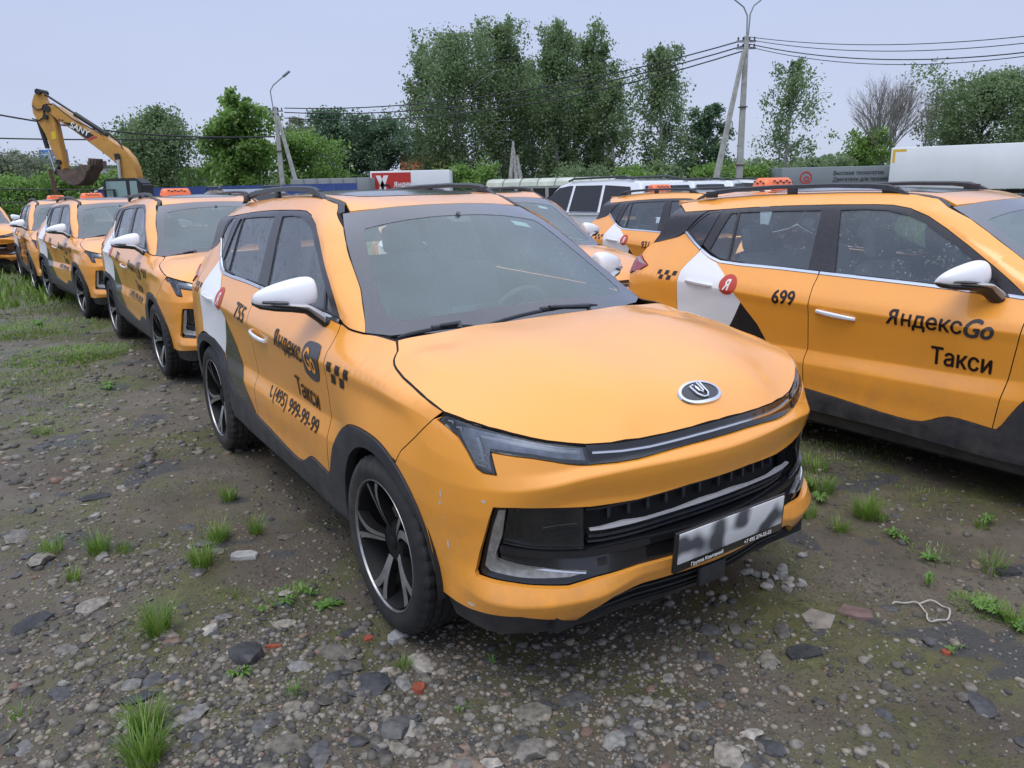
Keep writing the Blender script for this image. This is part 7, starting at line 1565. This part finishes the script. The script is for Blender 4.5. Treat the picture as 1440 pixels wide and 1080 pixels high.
# ------------------------------------------------------------------ fences, signs, buildings, trailers far back
mat('blue_sheet', (.035, .07, .24), .5, noise=(1.5, .15)); mat('billboard_blue', (.07, .22, .60), .5); mat('billboard_pale', (.45, .6, .8), .5); mat('brown_sign', (.12, .06, .055), .6); mat('pale_wall', (.42, .42, .40), .9, noise=(1, .08)); mat('roof_grey', (.09, .095, .10), .8, noise=(2, .15)); mat('brick_orange', (.42, .15, .06), .9, noise=(3, .2)); mat('tarp_grey', (.22, .235, .245), .8, noise=(1.2, .12)); mat('trailer_white', (.74, .76, .78), .5, noise=(.6, .05)); mat('trailer_grey', (.20, .225, .24), .6, noise=(1, .05)); mat('panel_red', (.50, .03, .025), .5); mat('yellow_tape', (.75, .45, .03), .5); mat('bus_roof', (.42, .45, .38), .7, noise=(1.0, .25, 8)); mat('bus_rib', (.10, .105, .095), .8); mat('bus_side', (.30, .31, .29), .7, noise=(2, .2)); mat('window_dark', (.018, .019, .022), .25, coat=.2, spec=.3)
# wire-mesh fence rail at the left
fr = thing('yard_fence', 'thin dark steel fence rail on posts at the left behind the taxis', 'fence', (at(60, 280, 33).x, 33, 0)); ox = at(60, 280, 33).x
for k, px in enumerate((-60, -5, 68, 130, 160)):
    bm = bmesh.new(); q = at(px, 266, 33); box(bm, (q.x-ox, 0, q.z/2), (.07, .07, q.z)); link('post', from_bm(bm), 'machine_black', fr)
q0, q1 = at(-60, 266, 33), at(160, 267, 33)
for dz in (0, -.55): bm = bmesh.new(); tube(bm, [(q0.x-ox, 0, q0.z+dz), (q1.x-ox, 0, q1.z+dz)], .028, 6); link('rail', from_bm(bm), 'machine_black', fr)
q = at(70, 238, 31); bm = bmesh.new(); tube(bm, [(0, 0, 0), (-.28, 0, q.z)], .075, 8); rp_ = link('rusty_post', from_bm(bm), 'rust'); rp_.location = (q.x+.28, 31, 0); tag(rp_, 'leaning rusty steel post below the excavator bucket', 'post')
# blue corrugated fence behind the second row: separate sheets
def sheet_fence(px0, px1, pyt, Y, label, m_, w=1.15):
    a, c = at(px0, pyt, Y), at(px1, pyt, Y); n = int((c.x-a.x)/w); t_ = thing('sheet_fence', label, 'fence', (a.x, Y, 0))
    prof = []; k = 0
    bm = bmesh.new(); xs = np.linspace(0, w-.01, 17); top = [bm.verts.new((x, .02*((i//2) % 2), a.z)) for i, x in enumerate(xs)]; bot = [bm.verts.new((x, .02*((i//2) % 2), 0)) for i, x in enumerate(xs)]
    for i in range(16): bm.faces.new((bot[i], bot[i+1], top[i+1], top[i]))
    me = from_bm(bm, False)
    for i in range(n): o = link('panel', me, m_, t_); o.location = (i*w, 0, 0)
sheet_fence(205, 520, 264, 38, 'long blue corrugated fence behind the front row of taxis', 'blue_sheet')
# blue shed with sloping roof left of the cab
a, c = at(120, 283, 40), at(168, 270, 40); t_ = thing('blue_shed', 'small blue shed with a pale sloping roof edge beside the excavator', 'shed', (a.x, 40, 0)); w = c.x-a.x
bm = bmesh.new(); P = [(0, 1.6), (w, 2.45), (w, 0), (0, 0)]; A = [bm.verts.new((x, 0, z)) for x, z in P]; B2 = [bm.verts.new((x, 2.5, z)) for x, z in P]; bm.faces.new(A); bm.faces.new(B2[::-1]); [bm.faces.new((A[i], B2[i], B2[(i+1) % 4], A[(i+1) % 4])) for i in range(4)]; bmesh.ops.recalc_face_normals(bm, faces=bm.faces); link('wall', from_bm(bm, False), 'blue_sheet', t_)
bm = bmesh.new(); tube(bm, [(-.3, -.05, 1.55), (w+.1, -.05, 2.52)], .05, 4); link('roof_edge', from_bm(bm), 'trailer_white', t_)
def board(px0, py0, px1, py1, Y, m_, label, name='billboard', extra=None):
    a, c = at(px0, py0, Y), at(px1, py1, Y); t_ = thing(name, label, 'sign', ((a.x+c.x)/2, Y, 0)); w = c.x-a.x; hh = a.z-c.z
    bm = bmesh.new(); box(bm, (0, 0, (a.z+c.z)/2), (w, .25, hh)); f_ = link('board', from_bm(bm, False), m_, t_); bm = bmesh.new(); tube(bm, [(0, .2, 0), (0, .2, c.z)], .18, 8); link('post', from_bm(bm), 'steel_grey', t_)
    return t_, f_, w, hh, (a.z+c.z)/2
t_, f_, w, hh, zc = board(55, 211, 97, 230, 90, 'billboard_blue', 'blue advertising billboard seen behind the excavator stick')
for k, (x0, x1, z0, z1) in enumerate(((-.40, -.05, .1, .32), (-.38, .10, -.10, .02), (-.42, .2, -.36, -.26))): bm = bmesh.new(); box(bm, ((x0+x1)/2*w, -.14, zc+(z0+z1)/2*hh), ((x1-x0)*w, .02, (z1-z0)*hh)); link('print_block', from_bm(bm, False), 'billboard_pale', f_)
board(123, 227, 150, 234, 95, 'brown_sign', 'dark brown roof sign right of the bucket', 'roof_sign_board')
def building(px0, px1, pyt, Y, depth, label, wall, roofm, pitched=0.0, wins=()):
    a, c = at(px0, pyt, Y), at(px1, pyt, Y); t_ = thing('building', label, 'building', (a.x, Y, 0)); w = c.x-a.x; H = a.z
    bm = bmesh.new(); box(bm, (w/2, depth/2, H/2), (w, depth, H)); link('wall', from_bm(bm, False), wall, t_)
    if pitched:
        bm = bmesh.new(); V_ = [bm.verts.new(p) for p in ((-.4, -.4, H), (w+.4, -.4, H), (w+.4, depth+.4, H), (-.4, depth+.4, H), (w*.25, depth/2, H+pitched), (w*.75, depth/2, H+pitched))]
        for q in ((0, 1, 5, 4), (1, 2, 5), (2, 3, 4, 5), (3, 0, 4)): bm.faces.new([V_[i] for i in q])
        bmesh.ops.recalc_face_normals(bm, faces=bm.faces); link('roof', from_bm(bm, False), roofm, t_)
    else: bm = bmesh.new(); box(bm, (w/2, depth/2, H+.1), (w+.5, depth+.5, .25)); link('roof', from_bm(bm, False), roofm, t_)
    for (fx, fz) in wins: bm = bmesh.new(); box(bm, (w*fx, -.03, H*fz), (1.0, .06, 1.1)); link('window', from_bm(bm, False), 'window_dark', t_)
building(562, 626, 218, 92, 8, 'brick house with grey hipped roof half hidden by birches', 'brick_orange', 'roof_grey', 2.2, ((.2, .6), (.5, .6), (.8, .6)))
building(96, 168, 236, 110, 10, 'long pale flat-roofed building behind the bucket', 'pale_wall', 'roof_grey', 0, ((.15, .6), (.35, .6), (.55, .6), (.75, .6)))
building(286, 300, 238, 100, 6, 'small pale building between the birch and the maple', 'pale_wall', 'roof_grey', 0, ((.5, .6),))
# grey tarpaulin trailer
def boxbody(name, label, cat, px0, px1, pyt, Y, depth, m_, z0=1.0, dY=0.0):
    a, c = at(px0, pyt, Y), at(px1, pyt, Y); t_ = thing(name, label, cat, (a.x, Y, 0)); w = c.x-a.x; bm = bmesh.new(); box(bm, (w/2, depth/2, (a.z+z0)/2), (w, depth, a.z-z0), bevel=.04); body_ = link('body', from_bm(bm), m_, t_)
    for xx in (.15, .8): 
        for yy in (.25, depth-.25): bm = bmesh.new(); lathe(bm, [(0, -.12), (.3, -.13), (.5, -.12), (.5, .12), (0, .12)], 20, 'Y', (w*xx, yy, .5)); bmesh.ops.recalc_face_normals(bm, faces=bm.faces); link('wheel', from_bm(bm), 'tyre', t_)
    bm = bmesh.new(); box(bm, (w/2, depth/2, z0-.12), (w*.96, .9, .2)); link('chassis', from_bm(bm), 'machine_black', t_)
    return t_, body_, w, a.z
t_, b_, w, H = boxbody('trailer', 'flat grey tarpaulin trailer roof left of the red truck', 'trailer', 408, 519, 252, 44, 2.4, 'tarp_grey')
for k in range(1, 6): bm = bmesh.new(); box(bm, (w*k/6, -.03, (H+1)/2), (.05, .06, H-1)); link('rib', from_bm(bm, False), 'steel_grey', t_)
# red and white truck body
t_, b_, w, H = boxbody('truck_body', 'truck box with a red panel, white cross mark and white rear half', 'truck', 520, 632, 241, 46, 2.4, 'trailer_white')
bm = bmesh.new(); box(bm, (w*.265, -.012, (H+1.1)/2), (w*.49, .02, H-1.3)); rp2 = link('red_panel', from_bm(bm, False), 'panel_red', t_)
for sgn, x0 in ((1, .10), (-1, .20)):
    bm = bmesh.new(); V_ = [bm.verts.new(p) for p in ((w*x0-.14, -.026, H-.25), (w*x0+.14, -.026, H-.25), (w*x0+.14+sgn*.55-.0, -.026, 1.2), (w*x0-.14+sgn*.55, -.026, 1.2))]; bm.faces.new(V_); bmesh.ops.recalc_face_normals(bm, faces=bm.faces); link('cross_mark', from_bm(bm, False), 'banner_white' if sgn == 1 else 'banner_white', rp2)
bm = bmesh.new(); lathe(bm, [(.16, 0), (.26, 0)], 20, 'Y', (w*.20, -.032, H-1.0)); link('ring_mark', from_bm(bm, False), 'banner_black', rp2)
tm = text_mesh('Яндекс', .42, 0, .01, .9); tm.transform(Matrix.Translation((w*.29, -.03, H-.92)) @ Matrix.Rotation(R(90), 4, 'X')); link('brand_lettering', tm, 'banner_white', rp2)
# grey lettered trailer and the big white one at the right
t_, b_, w, H = boxbody('trailer', 'grey box trailer lettered in two lines beside a red round mark', 'trailer', 1100, 1262, 236, 48, 2.5, 'trailer_grey')
bm = bmesh.new(); cxm = (at(1134, 248, 48).x-at(1100, 248, 48).x); lathe(bm, [(.30, 0), (.38, 0)], 28, 'Y', (cxm, -.02, H-.62)); m0 = link('round_mark', from_bm(bm, False), 'panel_red', t_)
bm = bmesh.new(); lathe(bm, [(.10, 0), (.16, 0)], 20, 'Y', (cxm+.05, -.021, H-.68)); link('round_mark_inner', from_bm(bm, False), 'panel_red', m0)
for s_, dz in (('Высокие технологии', .50), ('Двигатели для техники', .88)):
    tm = text_mesh(s_, .34, 0, .004, .92); tm.transform(Matrix.Translation((at(1172, 248, 48).x-at(1100, 248, 48).x, -.02, H-dz-.0)) @ Matrix.Rotation(R(90), 4, 'X')); link('trailer_lettering', tm, 'machine_black', t_)
# white trailer, set slightly askew
a = at(1254, 208, 46); c = at(1600, 188, 40); t_ = thing('trailer', 'big plain white box trailer with yellow corner tape at the right', 'trailer', (a.x, a.y, 0)); dx, dy = c.x-a.x, c.y-a.y; L1 = math.hypot(dx, dy); t_.rotation_euler = (0, 0, math.atan2(dy, dx)); H = a.z
bm = bmesh.new(); box(bm, (L1/2, 1.25, (H+1.0)/2), (L1, 2.5, H-1.0), bevel=.04); link('body', from_bm(bm), 'trailer_white', t_)
for q in (((.09, H-.10), (.80, H-.10), (.80, H-.24), (.09, H-.24)), ((.09, H-.24), (.23, H-.24), (.23, H-.85), (.09, H-.85))): bm = bmesh.new(); bm.faces.new([bm.verts.new((x, -.004, z)) for x, z in q]); link('corner_tape', from_bm(bm, False), 'yellow_tape', t_)
bm = bmesh.new(); box(bm, (L1/2, 1.25, .85), (L1*.96, .9, .2)); link('chassis', from_bm(bm), 'machine_black', t_)
for xx in (.12, .2, .8):
    for yy in (.2, 2.3): bm = bmesh.new(); lathe(bm, [(0, -.12), (.5, -.12), (.5, .12), (0, .12)], 20, 'Y', (L1*xx, yy, .5)); bmesh.ops.recalc_face_normals(bm, faces=bm.faces); link('wheel', from_bm(bm), 'tyre', t_)
# old bus with ribbed pale roof
a = at(683, 262, 42); c = at(882, 250, 40); t_ = thing('old_bus', 'long old bus with a ribbed greenish-white roof behind the parked cars', 'bus', (a.x, a.y, 0)); dx, dy = c.x-a.x, c.y-a.y; L1 = math.hypot(dx, dy); t_.rotation_euler = (0, 0, math.atan2(dy, dx)); H = at(760, 250, 41).z
bm = bmesh.new(); prof = [(0, H-.42), (.10, H-.20), (.45, H-.05), (1.2, H), (1.95, H-.05), (2.3, H-.20), (2.4, H-.42)]; A = [bm.verts.new((0.02, y, z)) for y, z in prof]; B2 = [bm.verts.new((L1, y, z)) for y, z in prof]
for i in range(6): bm.faces.new((A[i], B2[i], B2[i+1], A[i+1]))
bm.faces.new(A); bmesh.ops.recalc_face_normals(bm, faces=bm.faces); rf = link('roof', from_bm(bm), 'bus_roof', t_)
for k in range(1, 8): bm = bmesh.new(); tube(bm, [(L1*k/8, y, z+.012) for y, z in prof], .022, 4); link('roof_rib', from_bm(bm), 'bus_rib', rf)
bm = bmesh.new(); box(bm, (L1/2, 1.2, (H-.42+.5)/2), (L1, 2.36, H-.92)); bd = link('body', from_bm(bm, False), 'bus_side', t_)
for k in range(9): bm = bmesh.new(); box(bm, (L1*(k+.5)/9, .015, H-.80), (L1/9*.78, .03, .55)); link('window', from_bm(bm, False), 'window_dark', bd)
# ------------------------------------------------------------------ white parked cars behind (generic tall SUV)
mat('car_white', (.74, .77, .80), .25, coat=1.0, noise=(2, .02)); mat('car_dark', (.03, .034, .04), .25, coat=1.0); glass('glass_dark', (.10, .12, .13), .03)
def suv(x, y, rz, paint, label, scale=1.0, group='other cars parked behind the taxis'):
    t_ = thing('parked_car', label, 'car', (x, y, 0), rz, group); Lh, Wh = 2.35, .93
    # side profile (x forward, z): lower body and cabin as tapered solids
    low = [(2.30, .40), (2.36, .62), (2.30, .90), (1.95, 1.02), (1.05, 1.10), (-1.9, 1.12), (-2.28, 1.06), (-2.36, .70), (-2.30, .40)]
    top = [(1.15, 1.08), (.45, 1.66), (.10, 1.74), (-1.2, 1.77), (-1.95, 1.72), (-2.22, 1.10)]
    bm = bmesh.new()
    def loft(poly, ws):
        rows_ = []
        for yy, sh in ws:
            cx_ = sum(p[0] for p in poly)/len(poly); rows_.append([bm.verts.new((cx_+(px_-cx_)*sh, yy(pz_) if callable(yy) else yy, pz_)) for px_, pz_ in poly])
        for A_, B_ in zip(rows_[:-1], rows_[1:]):
            for i in range(len(poly)): bm.faces.new((A_[i], A_[(i+1) % len(poly)], B_[(i+1) % len(poly)], B_[i]))
        bm.faces.new(rows_[0]); bm.faces.new(rows_[-1][::-1])
    loft(low, [(-Wh+.02, .955), (-Wh, .97), (-Wh*.8, 1.0), (Wh*.8, 1.0), (Wh, .97), (Wh-.02, .955)]); bmesh.ops.recalc_face_normals(bm, faces=bm.faces); bmesh.ops.bevel(bm, geom=[e for e in bm.edges if e.calc_face_angle(0) > .6], offset=.03, segments=2, affect='EDGES'); bd = link('body', from_bm(bm), paint, t_)
    bm = bmesh.new(); tum = lambda s: (lambda z: s*(.88-.26*max(0, (z-1.1)/.65)**1.1))
    loft(top, [(tum(-1), 1.0), (tum(-.8), 1.01), (tum(.8), 1.01), (tum(1), 1.0)]); bmesh.ops.recalc_face_normals(bm, faces=bm.faces); bmesh.ops.bevel(bm, geom=[e for e in bm.edges if e.calc_face_angle(0) > .5], offset=.04, segments=2, affect='EDGES'); cb = link('cabin', from_bm(bm), paint, t_)
    yw = lambda z, s: s*(.88-.26*max(0, (z-1.1)/.65)**1.1+.006)
    for s in (-1, 1):
        for poly in ([(1.02, 1.14), (.78, 1.36), (.72, 1.14)], [(.68, 1.14), (.72, 1.40), (.42, 1.62), (.10, 1.66), (-.02, 1.66), (-.02, 1.14)], [(-.10, 1.14), (-.10, 1.66), (-.92, 1.66), (-.98, 1.14)], [(-1.06, 1.14), (-1.0, 1.66), (-1.72, 1.62), (-1.98, 1.18)]):
            bm = bmesh.new(); vs = [bm.verts.new((px_, yw(pz_, s), pz_)) for px_, pz_ in poly]; bm.faces.new(vs); bmesh.ops.recalc_face_normals(bm, faces=bm.faces); link('side_window', from_bm(bm, False), 'window_dark', cb)
        bm = bmesh.new(); tube(bm, [(.15, s*.64, 1.755), (.0, s*.63, 1.80), (-1.5, s*.62, 1.815), (-1.75, s*.62, 1.765)], .022, 8); link('roof_rail', from_bm(bm), 'rail_black', t_)
        bm = bmesh.new(); box(bm, (.62, s*1.03, 1.18), (.16, .20, .14), bevel=.04); link('wing_mirror', from_bm(bm), paint, t_)
        for xx in (.0-.22, -1.15): bm = bmesh.new(); box(bm, (xx, s*.945, .98), (.22, .03, .035), bevel=.01); link('handle', from_bm(bm), 'chrome', t_)
        for xx in (1.42, -1.42):
            bm = bmesh.new(); lathe(bm, [(0, -.10), (.24, -.115), (.33, -.115), (.365, -.09), (.365, .09), (0, .09)], 28, 'Y', (xx, s*.83, .365)) if s < 0 else lathe(bm, [(0, .10), (.24, .115), (.33, .115), (.365, .09), (.365, -.09), (0, -.09)], 28, 'Y', (xx, s*.83, .365)); bmesh.ops.recalc_face_normals(bm, faces=bm.faces); wl = link('wheel', from_bm(bm), 'tyre', t_)
            bm = bmesh.new(); lathe(bm, [(0, s*.115), (.23, s*.12)], 24, 'Y', (xx, s*.83, .365)); link('rim', from_bm(bm), 'rim_face', wl)
    bm = bmesh.new(); vs = [bm.verts.new(p) for p in ((1.10, -.80, 1.13), (1.10, .80, 1.13), (.50, .62, 1.62), (.50, -.62, 1.62))]; bm.faces.new(vs)
    for v in bm.verts: v.co += Vector((.03, 0, .03))
    link('windscreen', from_bm(bm, False), 'window_dark', cb)
    bm = bmesh.new(); vs = [bm.verts.new(p) for p in ((-2.21, -.78, 1.16), (-2.21, .78, 1.16), (-2.02, .62, 1.62), (-2.02, -.62, 1.62))]; bm.faces.new(vs)
    for v in bm.verts: v.co += Vector((-.035, 0, .01))
    link('rear_window', from_bm(bm, False), 'window_dark', cb)
    for s in (-1, 1): 
        bm = bmesh.new(); box(bm, (2.27, s*.68, .86), (.10, .34, .12), bevel=.02); link('headlight', from_bm(bm), 'lamp_reflector', bd)
        bm = bmesh.new(); box(bm, (-2.29, s*.72, .98), (.06, .30, .16), bevel=.02); link('tail_lamp', from_bm(bm), 'tail_red', bd)
    bm = bmesh.new(); box(bm, (2.31, 0, .62), (.08, 1.2, .26), bevel=.02); link('grille', from_bm(bm), 'gloss_black', bd)
    return t_
p = at(838, 300, 16.8); suv(p.x, 16.8, R(126), 'car_white', 'white SUV with black window band facing left behind the second taxi row')
p = at(918, 285, 25); suv(p.x, 25, R(132), 'car_white', 'white SUV whose black-railed roof shows above the ninety-something taxi')
p = at(955, 270, 27); suv(p.x, 27, R(150), 'car_white', 'farthest white car with dark rear window below the birches')
p = at(1000, 270, 30); suv(p.x, 30, R(170), 'car_white', 'white car roof just visible at the foot of the braced pole')
p = at(318, 280, 15); suv(p.x, 16.5, R(-60), 'car_dark', 'dark car whose roof shows over the second taxi in the left row')

sv = suv(6.6, 7.3, -.96, 'car_white', 'low white car parked beyond the right-hand taxi, glimpsed through its windows'); sv.scale = (.95, .95, .80)
# ------------------------------------------------------------------ the parked taxis
GRP = 'orange-yellow taxis parked in rows'
second = add_taxi(POSES['C2'], 'yellow taxi directly behind the nearest one in the left row, front wheel showing', '702', 0, True)
third = add_taxi(POSES['C3'], 'third yellow taxi back in the left row, white mirror before a dark door', '718', 0, True)
add_taxi((-8.8967, 15.5215, -.93, -.02), 'fourth yellow taxi back in the left row, seen nearly nose-on', '731', 0, True)
add_taxi((-12.95, 18.5, -.93, 0), 'yellow taxi at the far left edge, its grille turned to the grass verge', None, 0, True)
add_taxi((-.1685, 8.2429, -1.1232, -.02), 'yellow taxi wedged behind the right-hand one, only its windscreen and bonnet in view', None, 0, False)
add_taxi((2.7311, 9.4803, -1.0508, -.08), 'yellow taxi numbered 93 parked beyond the right-hand one, side windows in view', '931', 1, True)
right = add_taxi(POSES['R'], 'big yellow taxi numbered 699 at the right, cut by the picture edge', '699', 1, True)
taxi.location = (POSES['M'][0], POSES['M'][1], 0); taxi.rotation_euler = (0, 0, POSES['M'][2])
tag(taxi, 'nearest yellow taxi numbered 755, facing the viewer with a scuffed bumper corner', 'car', GRP)
lettering(right_one(kids_named(taxi, 'front_door')), right_one(kids_named(taxi, 'rear_door')), '755', 0)
